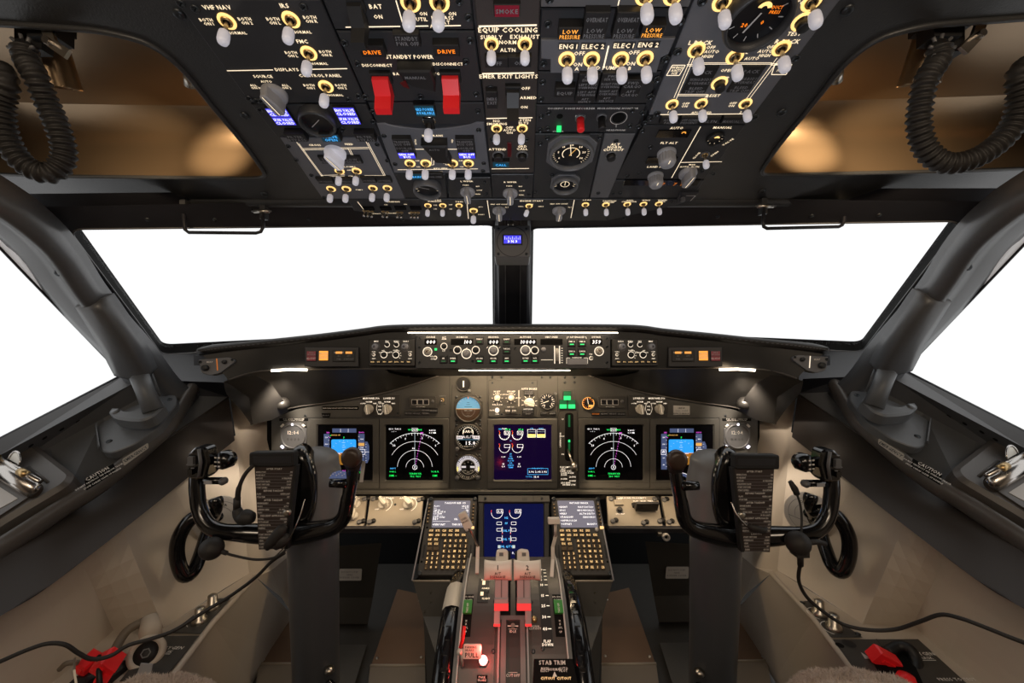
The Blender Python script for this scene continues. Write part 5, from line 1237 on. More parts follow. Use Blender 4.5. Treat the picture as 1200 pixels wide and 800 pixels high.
# ---------------------------------------------------------------- glareshield
GF = Fr(S(601, 411, 1.108), (1, 0, 0), (0, .12, 1))
def build_glareshield():
    r = thing('glareshield', 'long black padded glareshield spanning the cockpit under the windscreens', 'glareshield', Matrix.Translation(S(601, 411, 1.13)))
    inv = Matrix.Translation(-S(601, 411, 1.13))
    half_top = [(232, 409.5, .965), (262, 405, .995), (310, 400, 1.03), (370, 393.5, 1.07), (425, 386.5, 1.10), (445, 383.5, 1.11), (470, 382, 1.115), (530, 381.5, 1.12), (601, 381.5, 1.125)]
    half_bot = [(268, 445, 1.0), (285, 439, 1.02), (306, 434.5, 1.045), (340, 433, 1.065), (380, 432.5, 1.09), (425, 432, 1.115), (470, 432, 1.12), (530, 432, 1.125), (601, 432, 1.13)]
    def full(h): return [inv @ S(*p) for p in h] + [inv @ S(1202 - a, b - 1.5 * (1 if a < 400 else 0), D) for a, b, D in h[-2::-1]]
    T = full(half_top); B = full(half_bot)
    pad = MB()
    P = bez(T, 3); N = len(P); rings = []
    for i, c in enumerate(P):
        t = (P[min(i + 1, N - 1)] - P[max(i - 1, 0)]).normalized(); up = Vector((0, 0, 1)); fw = up.cross(t).normalized()
        if fw.y < 0: fw = -fw
        e = min(1, min(i, N - 1 - i) / 3 + .35)
        rings.append([c + fw * a * e + up * b * e for a, b in ((.014, -.016), (.002, -.013), (-.006, -.007), (-.004, 0), (.008, .005), (.05, .006), (.16, -.005), (.16, -.03), (.05, -.02))])
    pad.loft(rings, 'rubber', cap=True); obj('padded_top', pad, r)
    st = MB()   # stitching row
    for i in range(0, N - 1):
        for j in range(3): q = P[i].lerp(P[i + 1], j / 3); st.box((q.x, q.y - .0062, q.z - .005), (.006, .0012, .0012), 'knob_mid')
    obj('stitching', st, r)
    fc = MB(); fc.loft([[v + Vector((0, .014, -.014)) for v in T], [(a + b) / 2 + Vector((0, .006, 0)) for a, b in zip(T, B)], B], 'black', closed=False); obj('front_face', fc, r)
    br = MB(); Bs = bez(B, 3); br.tube(Bs, .0022, 'console', n=6); obj('lower_edge', br, r)
    # hoods over the outer panels
    for sg in (-1, 1):
        m = (lambda p: S(*p)) if sg < 0 else (lambda p: S(1203 - p[0], p[1] - .5, p[2]))
        A = [(262, 447, .99), (285, 439, 1.022), (306, 434.5, 1.047), (360, 433, 1.08), (422, 432, 1.118), (450, 432.5, 1.125)]
        Bm = [(266, 462, 1.05), (284, 452, 1.09), (306, 446, 1.11), (366, 447, 1.15), (432, 446, 1.18), (462, 438, 1.18)]
        Cm = [(282, 480, 1.13), (296, 470, 1.15), (322, 462, 1.17), (376, 462, 1.21), (440, 455, 1.22), (486, 442, 1.22)]
        C = [(294, 497, 1.242), (317, 490, 1.242), (340, 478, 1.242), (396, 470, 1.242), (458, 458, 1.242), (514, 440, 1.242)]
        h = MB(); cols = [bez([m(a), m(b), m(c), m(d)], 5) for a, b, c, d in zip(A, Bm, Cm, C)]
        rows = []
        for j in range(len(cols[0])): rows.append([inv @ v for v in bez([c[j] for c in cols], 4)])
        h.loft(rows, 'hood_black', closed=False); obj('hood', h, r)
        hb = MB(); hb.tube([v + Vector((0, -.001, 0)) for v in rows[-1]], .0022, 'console', n=6); obj('hood_edge', hb, r)
        # ribbed outer cheek of the hood
        ck = MB(); ck.loft([[inv @ m(p) for p in ((262, 447, .99), (272, 452, 1.02), (292, 466, 1.06), (296, 497, 1.10))], [inv @ m(p) for p in ((285, 441, 1.02), (300, 446, 1.06), (314, 462, 1.10), (318, 492, 1.14))], [inv @ m(p) for p in ((300, 440, 1.05), (318, 450, 1.10), (330, 466, 1.14), (338, 482, 1.20))]], 'hood_black', closed=False); obj('hood_cheek', ck, r)
        bl = MB(); bl.lathe([(0, .022), (.012, .019), (.020, .010), (.022, 0), (.018, -.010), (0, -.014)], 'hood_black', n=18); obj('air_outlet', bl, r, inv @ m((330, 474, 1.17)))
        ls = MB(); a = inv @ m((318, 434.2, 1.045)); b_ = inv @ m((360, 433.4, 1.07)); ls.tube([a, (a + b_) / 2 + Vector((0, 0, .002)), b_], .0030, 'led_strip', n=8, sy=.6); obj('lamp_strip', ls, r)
    ls = MB(); ls.tube([inv @ S(478, 389.8, 1.106), inv @ S(724, 389.8, 1.106)], .0016, 'led_strip', n=6); obj('lamp_strip', ls, r)
    ls = MB(); ls.tube([inv @ S(538, 434.0, 1.14), inv @ S(668, 434.0, 1.14)], .0012, 'led_strip', n=6); obj('lamp_strip', ls, r)
    un = MB(); un.add([inv @ v for v in (S(425, 431.2, 1.125), S(777, 431.2, 1.125), S(755, 441, 1.26), S(447, 441, 1.26))], [(0, 1, 2, 3)], 'hood_black'); obj('underside', un, r)
build_glareshield()

def square_btn(M, x, y, s, m='green_lit'):
    u, v = M.f.uv(x, y); k = M.f.k(x, y); w = 9 * k
    b = MB(); b.box((0, 0, .003), (w, w, .006), 'black', bev=.0014); o = obj('mode_button', b, M.root, (u, v, 0))
    t = MB(); h = .0038; t.text(s, (0, w * .14), h, .0064, 'mip_text', sx=min(1, w * .8 / text_width(s, h))); t.rect(-w * .26, -w * .30, w * .26, -w * .16, .0064, 'green_dark' if m is None else m); obj('caption', t, o)
def ringed(M, x, y, r=4.2, m='black', ring='mip_text'):
    u, v = M.f.uv(x, y); k = M.f.k(x, y); b = MB(); b.ring((0, 0), r * k * .92, r * k * 1.12, .0006, ring, n=24); b.lathe([(r * k * .8, 0), (r * k * .72, .009), (r * k * .5, .010), (0, .010)], m, n=20); obj('round_knob', b, M.root, (u, v, 0))
def build_mcp():
    M = Mod('mode_control_panel', 'long dark autopilot panel with lit number windows reading 000, 100, 10000 and 359', [(487, 392), (715.5, 392), (715.5, 431.5), (487, 431.5)], 'panel_dark', base=GF, depth=.02, h=.004)
    for x0, x1, s, t in ((498, 511.5, '000', 'COURSE'), (528.7, 554, '100', 'IAS/MACH'), (571.7, 585, '000', 'HEADING'), (603, 628.3, '10000', 'ALTITUDE'), (633.8, 658.8, '', 'VERT SPEED'), (692, 705, '359', 'COURSE')):
        u0, v0 = M.f.uv(x0, 403.6); u1, v1 = M.f.uv(x1, 397.4); b = MB(); b.prism([(u0 - .001, v0 - .001), (u1 + .001, v0 - .001), (u1 + .001, v1 + .001), (u0 - .001, v1 + .001)], 0, .0006, 'void'); o = obj('number_window', b, M.root); d = MB()
        d.text(s, (u1 - .003, (v0 + v1) / 2), .0098, .0010, 's_white', al='r', sx=1.05 if len(s) < 5 else 1.1, shear=.12); 
        if s: obj('digits', d, o)
        M.text(t, (x0 + x1) / 2, 394.8, .0042, 'mip_text')
    for x, y, s in ((520, 421.2, 'N1'), (531.2, 421.2, 'SPEED'), (562, 421.2, 'LVL CHG'), (562, 398.8, 'VNAV'), (578.3, 421.2, 'HDG SEL'), (593.8, 398.8, 'LNAV'), (593.8, 410, 'VOR LOC'), (593.8, 421.2, 'APP'), (615.8, 421, 'ALT HLD'), (626.7, 421, 'V/S'), (669.7, 401.6, 'CMD A'), (681.8, 401.6, 'CMD B'), (669.7, 413, 'CWS A'), (681.8, 413, 'CWS B')):
        square_btn(M, x, y, s, None if s in ('VNAV', 'LNAV', 'VOR LOC', 'N1') else 'green_lit')
    ringed(M, 536, 410); ringed(M, 557.5, 410); ringed(M, 626.7, 410.3); ringed(M, 520.3, 405.6, 3.6)
    for x, y in ((546.7, 414.4), (578.3, 410.6), (615.8, 410.3)): ringed(M, x, y, 5.4, 'knob_grey')
    for x, y in ((501, 412), (702, 411.5)): ringed(M, x, y, 5.0, 'knob_white', 'mip_text'); u, v = M.f.uv(x, y); M.t.line((u - .004, v - .004), (u + .004, v + .004), .002, .0108, 'brown_plate'); M.t.line((u - .004, v + .004), (u + .004, v - .004), .002, .0108, 'brown_plate')
    for x, y in ((537, 406), (556, 406), (546.7, 408), (578, 404.8), (571, 407), (585.5, 407)): M.line([(x - .8, y + .8), (x + .8, y - .8)], .0012, 'mip_text')
    u, v = M.f.uv(637, 409.5); M.b.lathe([(.0065, 0), (.0065, .003), (0, .003)], 'knob_grey', c=(u, v, 0), n=18)
    u0, v = M.f.uv(652.8, 415.5); b = MB(); T = Matrix.Rotation(PI / 2, 4, 'Y'); b.lathe([(.0, -.0045), (.020, -.0045), (.020, .0045), (0, .0045)], 'knob_white', n=30, T=Matrix.Translation((0, 0, -.010)) @ T); b.rect(-.008, -.024, -.0055, .024, .0006, 'mip_text'); b.rect(.0055, -.024, .008, .024, .0006, 'mip_text'); obj('thumbwheel', b, M.root, (u0, v, 0))
    for i in range(7): M.line([(657.5, 408 + i * 2.8), (659.5, 408 + i * 2.8)], .0012, 'mip_text')
    M.line([(634, 421.5), (648, 421.5)], .0012, 'mip_text')
    a = M.f.uv(665, 427.4); c = M.f.uv(687.6, 420.4); b = MB(); b.prism([(a[0], a[1]), (c[0], a[1]), (c[0], c[1]), (a[0], c[1])], 0, .006, 'knob_grey', bev=.001); obj('disengage_bar', b, M.root)
    M.line([(664, 426), (664, 419.3), (668, 419.3)], .001, 'mip_text'); M.line([(684, 419.3), (688.6, 419.3), (688.6, 426)], .001, 'mip_text'); M.text('DISENGAGE', 676, 418.9, .003, 'mip_text')
    M.text('A/P ENGAGE', 676, 394.8, .0042, 'mip_text'); M.line([(664.5, 397), (664.5, 394.8), (667, 394.8)], .0009, 'mip_text'); M.line([(684.5, 394.8), (687, 394.8), (687, 397)], .0009, 'mip_text')
    M.text('A/T/nARM', 520.4, 396, .0038, 'mip_text'); M.text('OFF', 520, 411, .0032, 'mip_text'); M.text('F/D', 506, 417.5, .0034, 'mip_text'); M.text('ON', 506, 420.5, .003, 'mip_text'); M.text('F/D', 692.5, 414.8, .0034, 'mip_text')
    M.toggle(510, 419, .55, cap='knob_white', ring='mip_text'); M.toggle(692.6, 419.5, .55, cap='knob_white', ring='mip_text'); u, v = M.f.uv(510.8, 409.2); M.b.box((u, v, .001), (.006, .006, .003), 'green_lit')
    for x, y in ((491.5, 396.5), (491.5, 424.5), (491.5, 407), (528, 410), (711.5, 396.5), (711.5, 424.5), (711.5, 406.5), (554, 423), (604, 408)): M.screw(x, y, .0040)
    M.done()
    for sg, sd in ((-1, 'left'), (1, 'right')):
        X = (lambda x: x) if sg < 0 else (lambda x: 1203.5 - x)
        M = Mod('efis_control_panel', 'small panel with a bottom row of seven buttons, %s end of the autopilot panel' % sd, [(X(432.5), 397.5), (X(486.3), 397.5), (X(486.3), 428.3), (X(432.5), 428.3)], 'mip_dark', 'flight display control panels', base=GF, depth=.02, h=.003)
        for x, y in ((440.5, 406.3), (475, 406.3)): ringed(M, X(x), y, 4.8, 'knob_grey', 'knob_mid'); ringed(M, X(x - 1), y, 2.6, 'black', 'knob_mid')
        for x in (453.7, 464.7): ringed(M, X(x), 403.7, 2.8, 'black')
        for x in (450, 464): ringed(M, X(x), 415.6, 3.6, 'black')
        for a in range(-40, 90, 30): t = math.radians(a); M.line([(X(464) + 5 * math.cos(t), 415.6 - 5 * math.sin(t)), (X(464) + 6.4 * math.cos(t), 415.6 - 6.4 * math.sin(t))], .0012, 'mip_text')
        for x, s in ((441, 'MINS'), (453.7, 'FPV'), (464.7, 'MTRS'), (476, 'BARO')): M.text(s, X(x), 399.8, .0036, 'mip_text')
        for x, y, s in ((438, 412, 'VOR1'), (449, 410.6, 'APP'), (464, 410.4, 'RANGE'), (480.5, 412, 'VOR2'), (446, 413, 'VOR'), (455, 413, 'MAP'), (438, 420, 'ADF1'), (480.5, 420, 'ADF2'), (458, 412.5, 'CTR')): M.text(s, X(x), y, .0028, 'mip_text')
        for x in (438, 480.5): M.toggle(X(x), 415.5, .42, cap='knob_white', ring='mip_text')
        for i, s in enumerate(('WXR', 'STA', 'WPT', 'ARPT', 'DATA', 'POS', 'TERR')):
            x = X(437.2 + i * 7); u, v = M.f.uv(x, 424); b = MB(); b.box((0, 0, .0025), (.0115, .0085, .005), 'black', bev=.0012); o = obj('map_button', b, M.root, (u, v, 0)); t = MB(); t.text(s, (0, 0), .0034, .0053, 'key_text', sx=.75); obj('caption', t, o)
        M.done()
        # warning lights
        c = GF.P(X(388), 417) if 0 else S(X(388), 417, 1.078); ex = (S(X(425), 417, 1.105) - S(X(355), 417, 1.055)) * (1 if sg < 0 else -1)
        f0 = Fr(c, ex, (0, .08, 1))
        M = Mod('warning_light_panel', 'black glareshield box with a bright amber caution light, %s of the autopilot panel' % sd, [(X(357), 406.5), (X(420.5), 406.5), (X(420.5), 429.5), (X(357), 429.5)], 'frame_black', 'warning light boxes', base=f0, depth=.012, h=.003)
        M.ann(X(364.8), 417, 11.5, 11.5, [('FIRE/nWARN', 'grey_text', 'lens_redlit'), ('BELL CUTOUT', 'white_text', 'lens_redlit')], .007, name='fire_warning_light')
        M.ann(X(379.2), 416.6, 11.5, 11.5, [('MASTER/nCAUTION/nRESET', 'white_text', 'amber_bright')], .007, name='master_caution_light')
        o = M.ann(X(403), 416.8, 26, 13.5, [('', G, None)], .006, name='system_light')
        t = MB()
        for i, s in enumerate(('FLT CONT', 'ELEC', 'IRS', 'APU', 'FUEL', 'OVHT/DET')):
            u, v = ((i % 2) * 2 - 1) * .012, (.0085, 0, -.0085)[i // 2]; 
            if i < 2: t.rect(u - .008, v - .0028, u + .008, v + .0028, .0064, 'amber_bright')
            t.text(s, (u, v), .0040, .0068, 'white_text' if i < 2 else G, sx=.8)
        obj('captions', t, o); M.done()
        # glareshield end unit
        c = S(X(253), 428, .985); f0 = Fr(c, Vector((1, -sg * .10 if sg > 0 else .30, 0)) if 0 else Vector((1, -sg * .35, 0)), (0, .1, 1))
        pts = [(232.5, 421), (268, 418.5), (275, 421), (274, 425), (258, 437), (246, 440), (236, 437)]
        M = Mod('microphone_jack_unit', 'small grey wedge with a black round knob at the %s tip of the glareshield' % sd, [(X(a), b - (3 if sg > 0 else 0)) for a, b in pts], 'panel_grey', 'glareshield tip units', base=f0, depth=.04, h=.0, r=.004, cat='switch unit')
        dy = -3 if sg > 0 else 0
        ringed(M, X(241), 431 + dy, 4.6, 'black', 'knob_mid'); ringed(M, X(263.5), 424 + dy, 3.0, 'black', 'knob_mid'); M.screw(X(234.5), 424 + dy, .004); M.screw(X(272), 421.5 + dy, .003)
        M.line([(X(254), 420 + dy), (X(255), 434 + dy)], .0020, 'mip_text' if sg > 0 else 'amber_dim'); M.text('MAP', X(246), 424 + dy, .0042, 'white_text'); M.done()
        b = MB(); cc = S(X(252), 417.5 + dy, .975); T = Matrix.Translation(cc); 
build_mcp()
# ================================================================ below the main panel: control display units, pedestal, yokes
# cream lower panels either side
LP = plane3(S(600, 581, 1.235), S(600, 617, 1.15), S(700, 617, 1.15), ex=(1, 0, 0))
LP = Fr(S(600, 600, 1.19), (1, 0, 0), S(600, 581, 1.235) - S(600, 617, 1.15))
def lower_panels():
    def big(M, x, y, k=1.35, rot=0, kind='bar'): return M.knob(x, y, k * .86, m='knob_white', rot=rot, kind=kind)
    def latch(M, x, y): u, v = M.f.uv(x, y); M.b.lathe([(.007, 0), (.007, .004), (.004, .005), (0, .005)], 'knob_mid', c=(u, v, 0), n=12); M.b.lathe([(.007, 0), (.007, .003), (0, .004)], 'black', c=(u + .010, v + .004, 0), n=10)
    M = Mod('dimming_panel', 'cream panel with five white knobs at the left, partly behind the left yoke', [(372, 581), (430, 581), (426, 617), (366, 617)], 'cream_panel', base=LP, h=.004)
    big(M, 387, 591, 1.5, 60); big(M, 381, 605, 1.2); big(M, 397, 604, 1.2); big(M, 417, 591, 1.2); big(M, 414, 605, 1.2)
    M.text('MAIN PANEL', 388, 584, .0052, 'mip_text'); M.text('BRIGHT', 417, 584, .0046, 'mip_text'); 
    for x, y in ((376, 586), (427, 585), (421, 612)): latch(M, x, y)
    M.done()
    M = Mod('flood_light_panel', 'cream panel with two white knobs, left of the keypad units', [(434, 581), (496, 581), (493, 617), (429, 617)], 'cream_panel', base=LP, h=.004)
    big(M, 449.5, 591, 1.35, 45); big(M, 478.5, 591, 1.35, 45); M.text('BACKGROUND', 450, 583.6, .0056, 'mip_text'); M.text('AFDS FLOOD', 478.5, 583.6, .0056, 'mip_text')
    for x in (449.5, 478.5): M.ringm = None; u, v = M.f.uv(x, 591); M.t.ring((u, v), .0235, .0250, .0007, 'mip_text', a0=-60, a1=90); M.text('OFF', x - 8, 596.6, .0044, 'mip_text')
    for x, y in ((437.5, 585), (433, 612), (491, 586), (486, 612)): latch(M, x, y)
    M.screw(463, 591, .0036); M.done()
    M = Mod('terrain_switch_panel', 'cream panel with three black guarded switches, right of the keypad units', [(711, 581), (771, 581), (777, 617), (713, 617)], 'cream_panel', base=LP, h=.004)
    M.text('GPWS', 724, 584, .0052, 'mip_text'); M.text('GROUND PROXIMITY', 742, 583.4, .0052, 'mip_text'); M.ann(725, 588, 10, 6, [('INOP', G, None)], .006, body='cream_panel'); M.text('SYS TEST', 727, 602, .0040, 'mip_text'); M.button(726, 598, .007, .010)
    for i, x in enumerate((746, 754.5, 763)): guard(M, x, 592.5, 606, 8.4, 'black'); M.text(('FLAP', 'GEAR', 'TERR')[i], x - 1, 587, .0044, 'mip_text'); M.text('INHIBIT', x - 1, 589.6, .0034, 'mip_text')
    for x, y in ((716, 585), (718, 611), (767, 585), (773, 611), (754, 613)): latch(M, x, y)
    M.done()
    M = Mod('dimming_panel', 'cream panel with two white knobs behind the right yoke', [(775, 581), (833, 581), (838, 617), (781, 617)], 'cream_panel', base=LP, h=.004)
    big(M, 819, 590, 1.4, 10, 'bar'); big(M, 825, 606, 1.5, 0, 'rib'); M.text('OUTBD DU', 819, 583.6, .0046, 'mip_text')
    for x, y in ((778, 586), (784, 612)): latch(M, x, y)
    M.done()
    # dark lip under the panels
    for x0, x1, lb in ((320, 492, 'left'), (713, 888, 'right')):
        b = MB(); a = LP.P(x0, 619.5); c = LP.P(x1, 619.5); r = thing('panel_edge_lip', 'thin dark lip along the bottom of the %s cream panels' % lb, 'trim', Matrix.Translation(a))
        b.box(((c.x - a.x) / 2, 0, 0), (c.x - a.x, .02, .014), 'frame_black', bev=.002); obj('lip', b, r)
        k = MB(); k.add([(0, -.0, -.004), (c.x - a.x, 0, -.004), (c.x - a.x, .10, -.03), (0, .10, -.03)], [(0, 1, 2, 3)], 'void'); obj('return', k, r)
lower_panels()
f = Fr(S(701.5 - .5 + 79, 628.5, 1.13), (1, 0, 0), (0, 0, 1))
r = thing('pull_knob', 'small white ring pull under the right cream panels', 'knob', f.M); b = MB(); b.lathe([(.004, .004), (.006, .008), (.010, .008), (.010, .0), (.004, 0), (.004, .004)], 'label_white', n=20); b.lathe([(.004, .003), (0, .003)], 'void', n=16); obj('ring', b, r); b = MB(); b.box((-.016, .006, -.004), (.012, .010, .012), 'steel', bev=.002); b.box((.0, 0, -.03), (.006, .006, .06), 'steel'); obj('bracket', b, r)

# control display units
CF = Fr(S(600, 630, 1.025), (1, 0, 0), S(600, 583, 1.10) - S(600, 676, .954))
CF = Fr(CAM + Vector((0, 1.10, -(183 / 480) * 1.10)), (1, 0, 0), S(600, 583, 1.10) - S(600, 676, .954))
def cdu(du, label, title, lines, sd):
    org = CF.P(524, 630); f = Fr(org + CF.ex * du, CF.ex, CF.ey); f0 = Fr(org, CF.ex, CF.ey); U = f0.uv
    r = thing('control_display_unit', label, 'keypad unit', f.M, 'keypad units'); k = 1.02 / F
    b = MB(); b.prism(rpoly([U(488.5, 674), U(553.6, 674), U(559, 583), U(503, 583)], .006, 3), -.05, 0, 'mip_dark', bev=.002)
    ledge = [U(503.2, 620), U(514, 620)]
    for x, y in ((505, 584.8), (556.6, 584.8), (491.5, 671.5), (551, 671.5)): u, v = U(x, y); b.lathe([(.006, 0), (.006, .002), (.003, .003), (0, .002)], 'screw', c=(u, v, 0), n=10)
    for x, y in ((500.6, 618), (494, 658), (551, 658)): u, v = U(x, y); b.disc((u, v), .0028, .0004, 'void', n=10)
    for x in (496.8, 551.5): u, v = U(x, 646); b.box((u, v, .0), (.004, .030, .002), 'black')
    b.line(U(517, 630.6), U(550, 630.6), .0012, .0004, 'black'); b.line(U(516.5, 630.6), U(512, 668), .0012, .0004, 'black'); b.line(U(499, 646.2), U(514, 646.2), .0012, .0004, 'black')
    obj('body', b, r)
    s = MB(); p = [U(505.6, 618), U(549.4, 618), U(551.4, 586.6), U(508.6, 586.6)]; s.prism(rpoly(p, .003, 3), 0, .0012, 'screen_grey'); so = obj('screen', s, r)
    d = MB(); h = .0048
    def at(row, col): a = Vector(U(508.5, 589.5)); e = Vector(U(506, 616)); t = a.lerp(e, row); w = U(550, 590)[0] - a.x; return (t.x + w * col, t.y)
    d.text(title, at(.0, .60), h, .0016, 's_white', sx=.95)
    for ro, co, tx, al, hh in lines: d.text(tx, at(ro, co), h * hh, .0016, 's_white', al=al, sx=.92)
    obj('readout', d, so)
    key = {}
    def kb(x, y, t, w=4.7, h=3.7, m='key_text'):
        u, v = U(x, y); W, H = w * k, h * k * 1.25; q = MB(); q.box((0, 0, .002), (W, H, .004), 'key_body', bev=.0008)
        hh = min(H * .66, .0052); q.text(t, (0, 0), hh, .0043, m, sx=min(1., W * .8 / max(1e-6, text_width(t, hh)))); obj('key', q, r, (u, v, 0))
    for i in range(6):
        t = i / 5; kb(503.6 - 2.3 * t, 591.5 + 20 * t, '-', 2.6, 2.2); kb(555.2 - 1.4 * t, 591.5 + 20 * t, '-', 2.6, 2.2)
    for x, t in zip((505.6, 513.2, 520.8, 528.3, 536), ('INIT REF', 'RTE', 'CLB', 'CRZ', 'DES')): kb(x, 622.2, t, 5.6, 3.2)
    for x, t in zip((505.2, 513, 520.5, 528, 535.6, 543.6), ('MENU', 'LEGS', 'DEP ARR', 'HOLD', 'PROG', 'EXEC')): kb(x, 627.3, t, 5.6, 3.2)
    for y, ts in ((632.6, ('N1 LIMIT', 'FIX')), (637.6, ('PREV PAGE', 'NEXT PAGE'))):
        for x, t in zip((504, 511.4), ts): kb(x, y, t, 5.2, 3.6)
    for x in (503.4, 510.8): kb(x, 643, '', 6, 3.6)
    for i, (y, x0, ts) in enumerate(((649, 501.5, '123'), (654.4, 500.8, '456'), (659.6, 500.1, '789'), (665, 499.4, '.0+'))):
        for j, t in enumerate(ts): kb(x0 + j * 5.85, y, t, 3.6, 3.6)
    for i, (y, x0, ts) in enumerate(((634, 522, 'ABCDE'), (640.1, 521.3, 'FGHIJ'), (646.2, 520.6, 'KLMNO'), (652.3, 519.9, 'PQRST'), (658.5, 519.2, 'UVWXY'), (665, 518.6, ('Z', 'SP', 'DEL', '/', 'CLR')))):
        for j, t in enumerate(ts): kb(x0 + j * (6.05 + i * .04), y, t, 4.2, 3.8)
    q = MB(); q.lathe([(.0045, 0), (.0045, .004), (0, .004)], 'label_white', n=14); obj('brightness_knob', q, r, (*U(547, 620.5), 0)); q = MB(); q.box((0, 0, .002), (.009, .006, .004), 'key_text'); obj('exec_light', q, r, (*U(553.5, 618.5), 0))
cdu(0, 'left keypad unit on the pedestal, its screen crossed by the speedbrake lever', 'TAKEOFF REF  1/2',
    [(.14, .02, 'FLAPS', 'l', .8), (.14, .98, 'QRH V1', 'r', .8), (.22, .02, '---', 'l', 1), (.22, .98, '--- KT', 'r', 1), (.32, .02, '26K N1', 'l', .8), (.32, .98, 'VR', 'r', .8), (.40, .02, '97.4/ 97.4', 'l', 1), (.40, .98, '--- KT', 'r', 1), (.48, .02, 'CG TRIM', 'l', .8), (.56, .02, '--.-% -.--', 'l', 1), (.56, .98, '--- KT', 'r', 1), (.64, .02, 'RWY COND', 'l', .8), (.72, .02, 'DRY', 'l', 1), (.72, .7, 'SEL', 'r', 1), (.80, .02, '------------------', 'l', 1), (.95, .02, '<PERF INIT', 'l', 1), (.95, .98, 'THRUST LIM>', 'r', 1)], 'left')
cdu(.3285, 'right keypad unit on the pedestal, its screen listing an index beside the flap lever', 'INIT/REF INDEX',
    [(.18, .02, '<IDENT', 'l', 1), (.18, .98, 'NAV DATA>', 'r', 1), (.33, .02, '<POS', 'l', 1), (.33, .98, 'MSG RECALL>', 'r', 1), (.48, .02, '<PERF', 'l', 1), (.48, .98, 'ALTN DEST>', 'r', 1), (.63, .02, '<TAKEOFF', 'l', 1), (.63, .98, 'SENSORS>', 'r', 1), (.78, .02, '<APPROACH', 'l', 1), (.93, .02, '<OFFSET', 'l', 1), (.93, .98, 'MAINT>', 'r', 1)], 'right')
LD = Fr(S(601, 588, 1.125), (1, 0, 0), S(600, 590, 1.12) - S(600, 659, 1.02))
def lower_du():
    def dr(q):
        for cx in (582.5, 603.8):
            q.A(cx, 601, 6.8, -180, 5, .7, 's_white'); q.B(cx - .2, 597.2, cx + 6.8, 601.4, .6, 's_white'); q.T('0.0', cx + 3.4, 599.3, 3, 's_white'); q.L([(cx - 7, 601), (cx - 6.5, 598)], .8, 'red_glow')
        for y, t in ((607, 'N2'), (613.5, 'FF'), (622, 'OIL P'), (632, 'OIL T'), (640.5, 'OIL QTY')):
            q.T(t, 593.4, y, 2.6, 's_cyan')
        for x in (585, 602): 
            for y in (613.5, 621, 632): q.B(x - 2.8, y - 1.6, x + 2.8, y + 1.6, .5, 's_white')
            q.R(x - 1.6, 639, x + 1.6, 642.6, 's_grey')
        for x in (588.7, 598.3):
            for y0, y1 in ((617.6, 624.6), (627.6, 634.6)): q.L([(x, y0), (x, y1)], .6, 's_white'); q.L([(x, y1), (x, y1 + 1.6)], .8, 'red_glow')
        q.T('0.1', 585, 648, 3, 's_white'); q.T('0.1', 602, 648, 3, 's_white')
    r = display_unit('display_unit', 'lower violet engine display on the pedestal between the two keypad units', 'display', LD, 560.5, 581, 643.5, 664, 567.5, 590.5, 636.8, 656, 'screen_lower', dr, 'main panel display units', m='black', depth=.006, strip=False)
    f = LD; b = MB(); k = f.k(601, 585); a = r.matrix_world.inverted() if 0 else None
    M = Mod('display_header_plate', 'olive grey metal strip along the top of the lower engine display', [(560.5, 580.6), (644, 580.6), (644.6, 588), (560, 588)], 'cream_panel' if 0 else 'mip', base=LD, h=.009, depth=.008, cat='trim')
    for x in (568.7, 635): M.screw(x, 584, .0036)
    for dx in (-2, 0, 2): M.line([(615 + dx, 582.5), (615 + dx, 586.5)], .0014, 'black')
    M.line([(625, 581), (625, 587.8)], .0012, 'black'); M.done()
lower_du()

# ---------------------------------------------------------------- pedestal body
QY, QZ, QR = .92, ZC - .80, .30
def cyl_at(px, py, R=QR):
    d = Vector(((px - 601) / F, 1, (400 - py) / F)); dy, dz = d.y, d.z; oy, oz = -QY, ZC - QZ
    A = dy * dy + dz * dz; Bq = 2 * (dy * oy + dz * oz); Cq = oy * oy + oz * oz - R * R; disc = Bq * Bq - 4 * A * Cq
    t = (-Bq - math.sqrt(max(disc, 0))) / (2 * A); P = Vector((CAM.x + (px - 600) / F * t, t, CAM.z + dz * t))
    th = math.atan2(QY - P.y, P.z - QZ); return P, th
def cyl_fr(px, py, R=QR):
    P, th = cyl_at(px, py, R); n = Vector((0, -math.sin(th), math.cos(th))); return Fr(P, (1, 0, 0), n.cross(Vector((1, 0, 0))))
def arc(mb, x0, x1, R0, R1, t0, t1, m, n=20, smooth=True):
    rings = []
    for i in range(n + 1):
        t = t0 + (t1 - t0) * i / n; s_, c_ = math.sin(t), math.cos(t)
        rings.append([Vector((x, QY - R * s_, QZ + R * c_)) for x, R in ((x0, R0), (x0, R1), (x1, R1), (x1, R0))])
    mb.loft(rings, m, smooth=False, cap=True)
    return mb
def th_of(py, R=QR): return cyl_at(601, py, R)[1]
